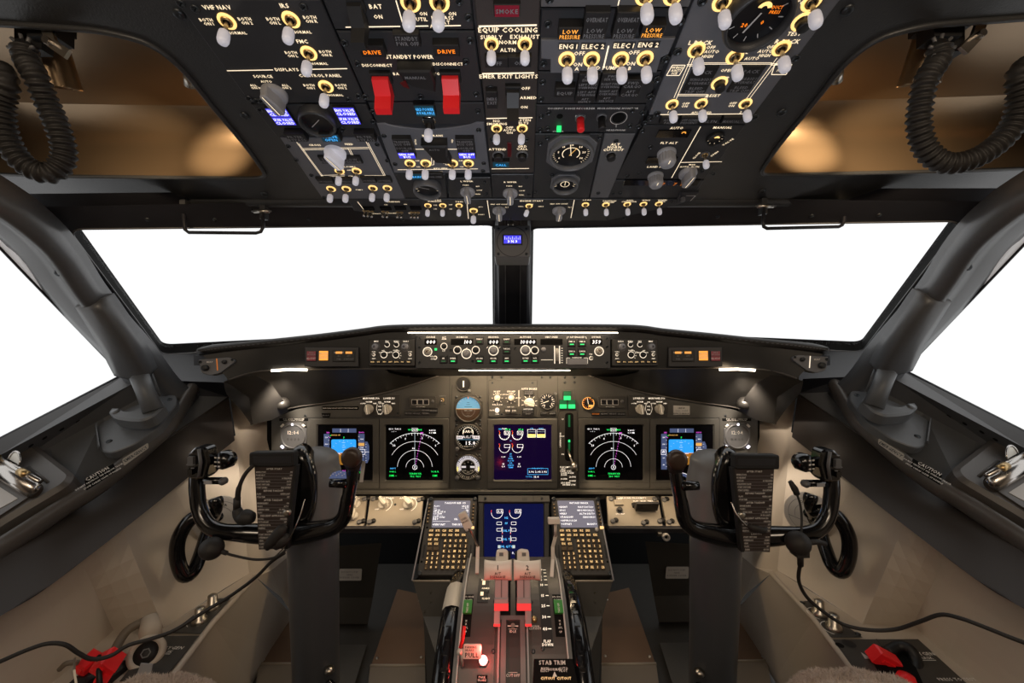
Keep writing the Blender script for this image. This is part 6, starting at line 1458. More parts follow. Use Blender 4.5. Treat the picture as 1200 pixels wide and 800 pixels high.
def pedestal():
    base = Vector((0.002, .92, ZC - .95)); inv = Matrix.Translation(-base)
    r = thing('throttle_quadrant', 'dark curved throttle quadrant in the middle of the pedestal with side scales', 'pedestal', Matrix.Translation(base))
    def O(name, mb):
        for i in range(len(mb.v)): mb.v[i] = tuple(inv @ Vector(mb.v[i]))
        return obj(name, mb, r)
    X0 = .002
    b = MB(); arc(b, X0 - .096, X0 - .034, .10, QR, -.12, 1.25, 'quadrant', 30); arc(b, X0 + .034, X0 + .096, .10, QR, -.12, 1.25, 'quadrant', 30); arc(b, X0 - .034, X0 + .034, .10, QR - .004, -.12, 1.25, 'mip_dark', 30)
    arc(b, X0 - .028, X0 - .005, QR - .003, QR - .002, -.3, .52, 'void'); arc(b, X0 + .005, X0 + .028, QR - .003, QR - .002, -.3, .52, 'void')
    O('quadrant_body', b)
    for s in (-1, 1):
        b = MB()
        arc(b, X0 + s * .098 - .0013, X0 + s * .098 + .0013, QR - .01, QR + .004, -.15, 1.25, 'label_white', 24)
        arc(b, X0 + s * .103 - .004, X0 + s * .103 + .004, .10, QR - .006, -.15, 1.25, 'knob_mid', 24)
        O('edge_rail', b)
    for s in (-1, 1):     # indicator scales with green tabs
        b = MB(); x = X0 + s * .089; t0, t1 = th_of(697), th_of(746); arc(b, x - .0095, x + .0095, QR, QR + .0016, t0, t1, 'void'); o = O('trim_scale', b)
        t = MB(); xg = x; arc(t, xg - .0085, xg + .0085, QR, QR + .006, th_of(705), th_of(720), 'green_tab', 6); arc(t, xg - s * -.010 - .003, xg + s * .010 + .003, QR, QR + .008, th_of(709), th_of(717), 'label_white', 4) if 0 else None
        O('green_indicator', t)
        t = MB()
        for i, py in enumerate((699, 702.5, 727, 731, 735, 740)):
            f = cyl_fr(601, py, QR + .002); T = Matrix.Translation((x - f.o.x, 0, 0)) @ f.M; t.text(('APL NOSE', 'DOWN', '10', '15', 'APL', 'UP')[i], (0, 0), .0036, 0, 'white_text', T=T, sx=.8)
        f = cyl_fr(601, 712, QR + .0066); T = Matrix.Translation((x - f.o.x, 0, 0)) @ f.M; t.text('TAKE OFF', (0, 0), .0038, 0, 'white_text', T=T, rot=1.57, sx=.7)
        O('scale_lettering', t)
    # speedbrake plate, flap plate
    b = MB(); arc(b, X0 - .072, X0 - .050, QR, QR + .001, th_of(678), th_of(706), 'black', 8); arc(b, X0 - .064, X0 - .058, QR + .001, QR + .002, th_of(681), th_of(685.5), 'glow_text', 3); arc(b, X0 - .066, X0 - .060, QR + .001, QR + .002, th_of(694), th_of(698), 'glow_text', 3)
    for t_, x, py in (('DOWN', -.058, 679), ('ARMED', -.056, 689), ('FLIGHT', -.054, 701)): f = cyl_fr(601, py, QR + .0022); b.text(t_, (0, 0), .0040, 0, 'glow_text', T=Matrix.Translation((X0 + x - f.o.x, 0, 0)) @ f.M, sx=.8)
    O('speedbrake_scale', b)
    b = MB(); xf = .063; arc(b, X0 + xf - .010, X0 + xf + .010, QR, QR + .001, th_of(668), th_of(759), 'black', 20)
    for t_, py in (('UP', 667.5), ('1', 671), ('2', 675), ('5', 679), ('10', 685), ('15', 697.5), ('25', 709.5), ('30', 722.5), ('40', 736.5)):
        f = cyl_fr(601, py, QR + .0016); T = Matrix.Translation((X0 + xf - f.o.x, 0, 0)) @ f.M; b.text(t_, (-.003, 0), .0056, 0, 'mip_text', T=T); b.rect(.003, -.0008, .009, .0008, 0, 'mip_text', T=T)
    for t_, py in (('FLAP', 751), ('DOWN', 755)): f = cyl_fr(601, py, QR + .0016); b.text(t_, (0, 0), .0046, 0, 'mip_text', T=Matrix.Translation((X0 + xf - f.o.x, 0, 0)) @ f.M, sx=.85)
    O('flap_scale', b)
    # centre channel
    b = MB(); t0, t1 = th_of(726), 1.2
    for s in (-1, 1): arc(b, X0 + s * .0265 - .0016, X0 + s * .0265 + .0016, QR - .01, QR + .006, t0, t1, 'knob_grey', 14); arc(b, X0 + s * .0175 - .0045, X0 + s * .0175 + .0045, QR, QR + .010, t0, t1, 'knob_mid', 14); arc(b, X0 + s * .023 - .002, X0 + s * .023 + .002, QR, QR + .003, t0, t1, 'black', 14)
    arc(b, X0 - .0135, X0 + .0135, QR, QR + .004, t0, t1, 'black', 14); arc(b, X0 - .024, X0 + .024, QR, QR + .009, th_of(724), th_of(729), 'knob_mid', 2)
    for t_, py in (('IDLE', 739.5), ('CUTOFF', 791)): f = cyl_fr(601, py, QR + .0045); b.text(t_, (0, 0), .0042, 0, 'white_text', T=f.M); b.rect(-.008, .0035, .008, .0042, 0, 'white_text', T=f.M)
    f = cyl_fr(601, 735, QR + .0045); b.cyl((0, .002), .004, 0, .004, 'steel', n=12, T=f.M); b.rect(-.010, .001, .010, .003, .0012, 'white_text', T=f.M)
    O('start_lever_channel', b)
    b = MB()      # screws and a chrome stud
    for px, py in ((580.5, 704), (622.5, 705), (580, 716), (622, 716), (578, 763), (625, 763), (571, 693), (636, 760)): f = cyl_fr(px, py, QR + .0003); b.lathe([(.0036, 0), (.0036, .001), (.002, .0016), (0, .001)], 'screw', n=10, T=f.M)
    O('screw', b); b = MB(); f = cyl_fr(626, 726, QR); b.lathe([(.006, 0), (.006, .003), (.003, .006), (0, .006)], 'brass', n=14, T=f.M); O('chrome_stud', b); b = MB(); f = cyl_fr(627, 735, QR); b.text('HORN', (0, .002), .0036, .0003, 'white_text', T=f.M); b.text('CUTOUT', (0, -.002), .0036, .0003, 'white_text', T=f.M)
    O('horn_lettering', b)
    # trim wheels
    WY, WZ, WR = .885, ZC - .812, .285
    for s in (-1, 1):
        w = thing('trim_wheel', ['glossy black trim wheel with a white painted patch, left of the throttle quadrant', 'plain glossy black trim wheel, right of the throttle quadrant'][s > 0], 'wheel', Matrix.Translation((X0 + s * .1235, WY, WZ)))
        m = MB(); prof = [(.17, -.015), (.252, -.016), (.273, -.0195), (.283, -.012), (.285, 0), (.283, .012), (.273, .0195), (.252, .016), (.17, .015)]
        m.lathe(prof, 'gloss_black', n=96, T=Matrix.Rotation(PI / 2, 4, 'Y')); 
        nt_ = 72
        for i in range(nt_):
            a = 2 * PI * i / nt_
            if s < 0 and not (.02 < (a % (2 * PI)) < 5.9): continue
            if s < 0 and 5.8 < a: continue
            if s < 0 and a < .30: continue
            m.box((0, 0, .2855), (.010, .006, .0016), 'gloss_black', T=Matrix.Rotation(a, 4, 'X'))
        obj('rim', m, w)
        if s < 0:
            p = MB(); rings = []
            for i in range(9):
                t = -.04 + .25 * i / 8; rings.append([Vector((x, -R * math.sin(t), R * math.cos(t))) for x, R in ((-.0200, .2745), (-.0125, .2842), (0, .2875), (.0125, .2842), (.0200, .2745))])
            p.loft(rings, 'knob_white', closed=False); obj('white_patch', p, w)
    # outer shroud of the pedestal
    for s in (-1, 1):
        sh = thing('pedestal_side_panel', 'olive grey metal panel flaring out below the %s keypad unit' % ('left' if s < 0 else 'right'), 'panel', Matrix.Translation(S(601 + s * 108, 700, .93)), 'pedestal side panels')
        iv = Matrix.Translation(-S(601 + s * 108, 700, .93)); m = MB(); q = lambda x, y, D: iv @ S(601 + s * x, y, D)
        m.loft([[q(117, 680.5, .945), q(41, 680.5, .945)], [q(105, 722, .93), q(60, 722, .93)], [q(100, 812, .88), q(75, 812, .80)]], 'mip', closed=False, smooth=False)
        m.add([q(117, 680.5, .945), q(105, 722, .93), q(98, 690, 1.3), q(90, 660, 1.3)], [(0, 1, 2, 3)], 'mip_dark')
        obj('panel_sheet', m, sh); e = MB(); e.tube([q(117, 680.5, .944), q(41, 680.5, .944)], .0024, 'cream_panel', n=6); e.tube([q(118, 680, .945), q(99, 584, 1.10)], .002, 'knob_grey', n=6); obj('bright_edge', e, sh)
        pts = MB()
        for x, y in ((96, 694), (96, 705), (103, 716), (95, 780)): pts.cyl((0, 0), .0016, 0, .001, 'steel', n=8, T=Fr(S(601 + s * x, y, .92), (1, 0, 0), (0, 0, 1)).M if 0 else iv @ Fr(S(601 + s * x, y, .936 - .0004 * (y - 690)), (1, 0, 0), (0, 0, 1)).M)
        obj('rivet', pts, sh)
    m = MB(); m.box((0.002, 1.27, ZC - .80), (.36, .36, .28), 'void')
    pc = obj('pedestal_core', m); tag(pc, 'black inner box of the pedestal behind the keypad units', 'pedestal')
pedestal()

def levers():
    X0 = .002
    for i, (x0, x1) in enumerate(((567.5, 599.6), (602, 633.8))):
        f = Fr(S((x0 + x1) / 2, 668, .790), (1, 0, 0), (0, .35, 1)); k = .79 / F
        r = thing('thrust_lever', 'cream thrust lever with a concave grip numbered %s, %s of the pair' % ((1, 'left'), (2, 'right'))[i], 'lever', f.M); W = (x1 - x0) * k / 2; b = MB(); rings = []
        for j in range(13):
            t = -1 + j / 6; x = t * W; s = .0155 + .0022 * t * t; d = .013 - .003 * t * t
            rings.append([Vector((x, s * math.sin(a) * (1.05 if math.sin(a) > 0 else 1.), d * math.cos(a))) for a in [2 * PI * n / 16 for n in range(16)]])
        b.loft(rings, 'lever_white', cap=True); obj('grip', b, r)
        t = MB(); t.text('%d' % (i + 1), (0, .007), .0082, .0136, 'black_text'); t.text('A/T' + ('' if i else ''), (0, -.003), .0045, .0138, 'black_text'); t.text('DISENGAGE', (0, -.009), .0042, .0125, 'black_text', sx=.85); obj('lettering', t, r)
        b = MB(); dx = (.007 if i == 0 else -.007)
        b.box((dx, -.032, -.004), (.0255, .034, .010), 'knob_grey', bev=.001); b.box((dx, -.030, .001), (.002, .030, .002), 'knob_mid'); obj('lever_arm', b, r)
        b = MB(); b.box((dx, -.0605, -.002), (.0265, .012, .012), 'red_glow', bev=.001); b.box((dx, -.051, -.002), (.0262, .008, .0118), 'knob_grey', bev=.001); b.box((dx + (-.008 if i == 0 else .008), -.078, -.004), (.0115, .026, .010), 'knob_grey', bev=.001); b.box((dx + (-.008 if i == 0 else .008), -.090, -.003), (.0118, .004, .010), 'red_glow'); obj('red_lit_link', b, r)  # red glow put into the link colour as emission
        b = MB(); b.prism(rpoly([(-.0115, .010), (.0135, .010), (.0135, .030), (.006, .034), (-.010, .032)] if i == 0 else [(-.0135, .010), (.0115, .010), (.010, .032), (-.006, .034), (-.0135, .030)], .004, 3), -.030, -.012, 'lever_white', bev=.002, T=Matrix.Translation((dx * .85, 0, 0))); b.box((dx * .85, .026, -.011), (.008, .006, .003), 'knob_mid'); obj('reverse_lever', b, r)
    # speedbrake lever
    A = [S(559, 672, .84), S(559.5, 655, .86), S(560, 640, .87), S(553, 624, .86), S(549, 616, .855)]
    r = thing('speedbrake_lever', 'cream speedbrake lever with a tilted flag grip, left of the thrust levers', 'lever', Matrix.Translation(A[0])); iv = Matrix.Translation(-A[0])
    b = MB(); b.tube([iv @ v for v in A[:3]], .0050, 'lever_white', n=4); b.tube([iv @ v for v in A[2:]], .0036, 'steel', n=8); obj('lever_arm', b, r)
    f = Fr(S(545, 609, .845), Vector((.86, .0, -.50)) if 0 else Vector((.86, 0, .42)), (-.4, .1, .9)); b = MB(); b.prism(rpoly([(-.0085, -.018), (.009, -.018), (.0075, .016), (-.0085, .016)], .002, 2), -.006, .004, 'lever_white', bev=.001, T=iv @ f.M); g_ = obj('flag_grip', b, r)
    t = MB()
    for i, s in enumerate(('SPEED', 'BRAKE')): t.text(s, (0, .004 - i * .006), .0036, .0043, 'black_text', T=iv @ f.M, sx=.8)
    obj('lettering', t, g_)
    A = [S(646.5, 676, .84), S(648, 655, .86), S(648, 640, .865), S(651, 628, .86), S(651, 612, .85)]
    r = thing('flap_lever', 'cream flap lever with a cranked arm and flat cross grip, right of the thrust levers', 'lever', Matrix.Translation(A[0])); iv = Matrix.Translation(-A[0])
    b = MB(); b.tube([iv @ v for v in A[:4]], .0050, 'lever_white', n=4); b.tube([iv @ v for v in A[3:]], .0034, 'lever_white', n=8); obj('lever_arm', b, r)
    b = MB(); f = Fr(S(649, 610, .845), (1, 0, 0), (0, .15, 1)); b.prism(rpoly([(-.012, -.0055), (.0125, -.0055), (.012, .0055), (-.012, .0055)], .0015, 2), -.008, .006, 'lever_white', bev=.001, T=iv @ f.M); obj('cross_grip', b, r)
    # stabiliser trim switch panel
    f0 = cyl_fr(649, 784, QR + .004)
    M = Mod('stabilizer_trim_panel', 'black panel at the bottom edge lettered STAB TRIM', [(626, 771.5), (671, 771.5), (680, 812), (624, 812)], 'placard', base=f0, h=.014, depth=.03)
    M.text('STAB TRIM', 647, 776, .0060, 'white_text'); M.text('MAIN', 638.5, 783, .0036, 'white_text'); M.text('ELECT', 638.5, 785.6, .0034, 'white_text'); M.text('NORMAL', 650, 784, .0036, 'white_text'); M.text('AUTO', 660, 783, .0036, 'white_text'); M.text('PILOT', 660, 785.6, .0034, 'white_text')
    M.text('CUTOUT', 642, 794.5, .0038, 'key_text'); M.text('CUTOUT', 661, 794.5, .0038, 'key_text'); u, v = M.f.uv(650, 790); M.t.add([(u - .004, v - .003, .0006), (u + .004, v - .003, .0006), (u, v + .004, .0006)], [(0, 1, 2)], 'white_text')
    M.done()
    # parking brake
    f = Fr(S(553, 763.5, .705), (1, 0, 0), (0, .3, 1)); k = .705 / F
    r = thing('parking_brake_lever', 'small white parking brake lever with a square tag reading PULL, beside the glowing red lamp', 'lever', f.M)
    b = MB(); b.prism(rpoly([(-11 * k, -7.5 * k), (11 * k, -7.5 * k), (11 * k, 7.5 * k), (-10 * k, 7.5 * k)], .003, 3), -.003, 0, 'lever_white', bev=.0008); g_ = obj('tag_plate', b, r)
    t = MB(); t.text('PARKING', (-.002, .0068), .0030, .0004, 'black_text'); t.text('BRAKE', (-.004, .0026), .0030, .0004, 'black_text'); t.text('PULL', (0, -.0045), .0070, .0004, 'black_text'); obj('lettering', t, g_)
    b = MB(); b.tube([(-10 * k, 25 * k, -.004), (-11.5 * k, 12 * k, -.003), (-14 * k, 3 * k, -.004)], .0030, 'red', n=8); b.tube([(-14 * k, 3 * k, -.004), (-12 * k, -6 * k, -.004), (-12 * k, -20 * k, -.022)], .0022, 'lever_white', n=8); b.lathe([(0, .006), (.005, .003), (.006, 0), (.005, -.004), (0, -.005)], 'lever_white', n=14, T=Matrix.Translation((-14 * k, -1 * k, -.004))); obj('lever_arm', b, r)
    f = cyl_fr(566.5, 774, QR + .003); r = thing('parking_brake_lamp', 'glowing red parking brake lamp dome on the pedestal', 'lamp', f.M)
    b = MB(); b.lathe([(.0095, -.004), (.0095, .002), (.0080, .003)], 'knob_mid', n=6, smooth=False); obj('lamp_base', b, r); b = MB(); b.lathe([(.0078, .001), (.0070, .007), (.004, .012), (0, .014)], 'red_hot', n=16); obj('lamp_lens', b, r)
    f = cyl_fr(565, 795, QR + .006); r = thing('park_brake_placard', 'tiny black placard under the glowing red lamp', 'placard', f.M); b = MB(); b.box((0, 0, 0), (.018, .010, .001), 'placard'); obj('plate', b, r); t = MB(); t.text('PARK', (0, .002), .003, .0008, 'white_text'); t.text('BRAKE', (0, -.002), .003, .0008, 'white_text'); obj('lettering', t, r)
levers()

# ---------------------------------------------------------------- control yokes
def yoke(sg):
    sd = SIDE[sg]; X = (lambda x: x) if sg < 0 else (lambda x: 1205.5 - x); YO = 3 if sg > 0 else 0
    q = lambda x, y, D: S(X(x), y + YO, D)
    base = Vector((q(368, 600, .83).x, .86, ZC - .93))
    r = thing('control_yoke', 'glossy black control yoke on a grey column at the %s pilot position' % sd, 'yoke', Matrix.Translation(base)); iv = Matrix.Translation(-base)
    def O(n, m, p=None):
        for i in range(len(m.v)): m.v[i] = tuple(iv @ Vector(m.v[i]))
        return obj(n, m, p or r)
    b = MB(); b.tube([q(367, 590, .86), q(367.5, 640, .865), q(369, 720, .89), q(371, 800, .915), q(374, 880, .94)], [.049, .050, .049, .0475, .046], 'column_grey', n=32); O('column', b)
    b = MB(); b.lathe([(.006, 0), (.010, .002), (.010, .010), (0, .012)], 'steel', n=12, T=Matrix.Translation(q(386, 788, .87))); b.lathe([(.02, -.04), (.016, 0), (.006, .014), (0, .016)], 'gloss_black', n=12, T=Matrix.Translation(q(386, 806, .86))); O('column_fitting', b)
    # grey head
    b = MB(); path = bez([q(366, 524, .86), q(367, 532, .86), q(368, 544, .86), q(370, 566, .86), q(371, 592, .86), q(369, 615, .86)], 5); N = len(path)
    rad = [.048 * math.sin(min(1, (i + .6) / 9.) * PI / 2) + .003 * math.sin(min(1, max(0, (i - 11) / 8)) * PI) for i in range(N)]
    b.tube(path, rad, 'head_grey', n=28, sy=1.1); O('column_head', b)
    # hub
    T = Matrix.Translation(q(352, 572, .815)) @ Matrix.Rotation(sg * math.radians(-14), 4, 'Z') @ Matrix.Rotation(PI / 2, 4, 'X') @ Matrix.Diagonal((.62, 1.55, 1, 1))
    b = MB(); b.lathe([(.055, -.02), (.055, .012), (.049, .022), (.040, .026), (0, .026)], 'gloss_black', n=36, T=T); O('hub', b)
    b = MB()
    for i in range(7):
        a = math.radians((25 + i * 9)); a = a if sg < 0 else PI - a
        T2 = T @ Matrix.Rotation(a, 4, 'Z'); b.box((.0520, 0, .0165), (.004, .0035, .001), 'white_text', T=T2)
    O('trim_marks', b)
    # bar and horns
    bar = bez([q(231, 556, .77), q(231, 574, .765), q(234, 597, .76), q(243, 614, .755), q(259, 622, .755), q(282, 624, .76), q(305, 625, .77), q(345, 626, .785), q(372, 621.5, .785), q(392, 616, .78), q(403, 605, .775), q(407, 588, .77), q(411, 567, .77), q(414, 550, .772), q(415, 540, .775)], 5)
    n = len(bar); rad = []
    for i in range(n):
        t = i / (n - 1); c = math.exp(-((t - .50) / .16) ** 2); rad.append(.0128 + .0070 * c - (.001 if t > .8 else 0))
    b = MB(); b.tube(bar, rad, 'gloss_black', n=20, sy=1.0); wheel = O('yoke_wheel', b)
    b = MB(); b.tube([q(305, 627, .772), q(330, 630, .78), q(352, 628, .785)], [.013, .017, .014], 'gloss_black', n=16); O('bar_boss', b)
    # outer grip head with switch cluster
    b = MB(); c = q(247, 541, .765); k = .765 / F
    pts = [q(231, 562, .768), q(236, 552, .765), q(243, 545, .762), q(246, 538, .762), q(247, 530, .765)]
    b.tube(bez(pts, 4), [.011, .011, .012, .014, .016, .018, .019, .0205, .021, .0215, .0215, .021, .020, .018, .016, .012, .008], 'gloss_black', n=16, sy=.85); O('grip_head', b)
    b = MB(); T = Matrix.Translation(q(238, 541, .745)); s2 = 1 if sg < 0 else -1
    b.prism(rpoly([(-12 * k * s2, -17 * k), (8 * k * s2, -17 * k), (13 * k * s2, 2 * k), (9 * k * s2, 18 * k), (-4 * k * s2, 19 * k), (-13 * k * s2, 9 * k)], .006, 4), -.012, .012, 'gloss_black', bev=.003, T=T @ Matrix.Rotation(PI / 2, 4, 'X'))
    b.tube([Vector(T @ Vector(v)) for v in ((2 * k * s2, -.014, -14 * k), (5 * k * s2, -.016, 2 * k), (2 * k * s2, -.014, 17 * k))], .003, 'knob_mid', n=6)
    b.box((-6 * k * s2, -.015, 4 * k), (.010, .006, .016), 'knob_mid', T=T, bev=.001); b.box((-6 * k * s2, -.016, -8 * k), (.008, .006, .010), 'gloss_black', T=T)
    for dx, dz in ((-9, 0), (-3, 0), (-6, 7), (-6, 13), (-4, -4)): b.box((dx * k * s2, -.0165, dz * k), (.005, .002, .0012), 'grey_text', T=T)
    O('trim_switch_cluster', b)
    b = MB(); T = Matrix.Translation(q(262, 539, .748)) @ Matrix.Rotation(-.25 * s2, 4, 'Z'); b.lathe([(.0, .012), (.013, .010), (.0165, .003), (.0165, -.012), (.012, -.018)], 'gloss_black', n=20, T=T @ Matrix.Rotation(PI / 2, 4, 'X'))
    for i in range(2):
        for j in range(3): b.box(((-3 + i * 6) * k * s2 * .8, -.0125, (6 - j * 6) * k * .8), (.0042, .001, .0024), 'white_text', T=T)
    O('disconnect_button_housing', b)
    b = MB(); b.tube([q(240, 563, .748), q(262, 563, .752)], .0065, 'gloss_black', n=12); b.lathe([(0, .007), (.0065, .005), (.0065, -.004), (0, -.005)], 'knob_mid', n=12, T=Matrix.Translation(q(262, 563.5, .745)) @ Matrix.Rotation(PI / 2, 4, 'X')); b.box(tuple(q(243.5, 565, .739)), (.014, .001, .006), 'knob_grey'); O('trigger_block', b)
    # inner grip pad
    b = MB(); b.tube([q(414.5, 551, .77), q(414, 543, .77), q(412, 534, .772), q(411.5, 527, .775)], [.011, .0165, .0185, .012], 'rubber', n=18, sy=.8); O('inner_grip_cap', b)
    b = MB(); T = Matrix.Translation(q(411, 536.5, .752)) @ Matrix.Rotation(PI / 2, 4, 'X'); b.lathe([(0, .006), (.010, .0065), (.0165, .004), (.0185, -.002), (.018, -.010)], 'horn_brown', n=28, T=T); O('round_pad', b)
    b = MB(); b.tube([q(407, 566, .765), q(397, 566, .763), q(387.5, 565.5, .763)], [.009, .0085, .0085], 'gloss_black', n=14); O('inner_stub', b)
    if sg < 0:
        b = MB(); b.prism([(-.015, -.006), (.017, -.006), (.014, .006), (.002, .008), (-.010, .004)], 0, .002, 's_tape', T=Fr(q(396, 556.5, .752), (1, 0, 0), (0, .5, 1)).M)
        for i in range(8): b.box((-.012 + i * .0035, -.001 + (i % 3) * .0025, .0025), (.0016, .0016, .0006), 'white_text', T=Fr(q(396, 556.5, .752), (1, 0, 0), (0, .5, 1)).M)
        O('heading_card', b)
    b = MB(); b.prism([(-.0035, -.020), (.0030, -.020), (.0065, .018), (-.0005, .020)] if sg < 0 else [(.0035, -.020), (-.0030, -.020), (-.0065, .018), (.0005, .020)], 0, .001, 'label_white', T=Fr(q(424, 552, .775), (1, 0, 0), (0, .1, 1)).M)
    if sg < 0: O('white_tab', b)
    # checklist
    f = Fr(q(321, 590, .752), (1, 0, 0), (0, .06, 1)); P = lambda x, y: f.uv(X(x), y + YO)
    ck = thing('checklist_plate', 'dark checklist card with white text rows clipped to the %s yoke' % sd, 'checklist', f.M)
    b = MB(); b.prism([P(298, 546), P(345.5, 545), P(334, 643), P(303, 644)] if sg < 0 else [P(345.5, 545), P(298, 546), P(303, 644), P(334, 643)], -.006, 0, 'checklist', bev=.0008); b.prism([P(345.5, 545), P(348.5, 545), P(337.5, 643), P(334, 643)], -.010, .002, 'black'); obj('card', b, ck)
    h = MB(); h.prism(rpoly([P(294, 546), P(345.5, 546), P(345.5, 528.5), P(294, 529.5)], .004, 3), -.012, .006, 'black', bev=.002); h.prism([P(300, 541), P(343, 541), P(343, 534), P(299, 534)], .006, .0066, 'frame_black'); obj('clip_housing', h, ck)
    t = MB(); rows = ['AFTER START', 'GENERATORS|ON', 'PROBE HEAT|ON', 'ANTI-ICE|AS REQUIRED', 'ISOLATION VALVE|AUTO', 'START SWITCHES|CONT', 'START LEVERS|IDLE DETENT', 'BEFORE TAKEOFF', 'FLAPS|GREEN LIGHT', 'STAB TRIM|SET', 'AFTER TAKEOFF', 'ENGINE BLEEDS|ON', 'PACKS|AUTO', 'LANDING GEAR|UP AND OFF', 'FLAPS|UP NO LIGHTS', 'DESCENT APPROACH', 'RECALL|CHECKED', 'AUTO BRAKE|SET', 'LANDING DATA|VREF', 'BRIEFING|COMPLETED', 'LANDING', 'START SWITCHES|CONT', 'SPEEDBRAKE|ARMED', 'GEAR|DOWN', 'FLAPS|SET', 'CABIN|SECURE']
    for i, s in enumerate(rows):
        tt = (i + .6) / len(rows); y = 547 + tt * 95; xl = 299.5 + tt * 5; xr = 343.5 - tt * 11
        a, c = P(xl, y), P(xr, y)
        if a[0] > c[0]: a, c = c, a
        if '|' in s:
            l, rr = s.split('|'); hh = .0027; t.text(l, (a[0], a[1]), hh, .0004, 'white_text', al='l', sx=.7); t.text(rr, (c[0], c[1]), hh, .0004, 'white_text', al='r', sx=.7); t.line((a[0] + .001, a[1] - .0026), (c[0], c[1] - .0026), .0005, .0003, 'grey_text')
        else: t.text(s, ((a[0] + c[0]) / 2, a[1]), .0032, .0004, 'white_text', sx=.9)
    obj('lettering', t, ck)
    b = MB(); u = P(338, 599.5); b.lathe([(.0068, 0), (.0068, .004), (.004, .006), (0, .006)], 'steel', n=18); obj('slider_knob', b, ck, (u[0], u[1], .002))
for sg in (-1, 1): yoke(sg)
# ================================================================ loose and smaller things round the cabin
def at(sg, f):
    if sg < 0: return lambda x, y, D: S(x, y, D)
    return lambda x, y, D: S(*mir(x, y), D)
def conv(iv, m):
    for i in range(len(m.v)): m.v[i] = tuple(iv @ Vector(m.v[i]))
    return m
class TH:
    def __init__(s, name, label, cat, base, group=None): s.r = thing(name, label, cat, Matrix.Translation(base), group); s.iv = Matrix.Translation(-Vector(base))
    def O(s, n, m, p=None): return obj(n, conv(s.iv, m), p or s.r)

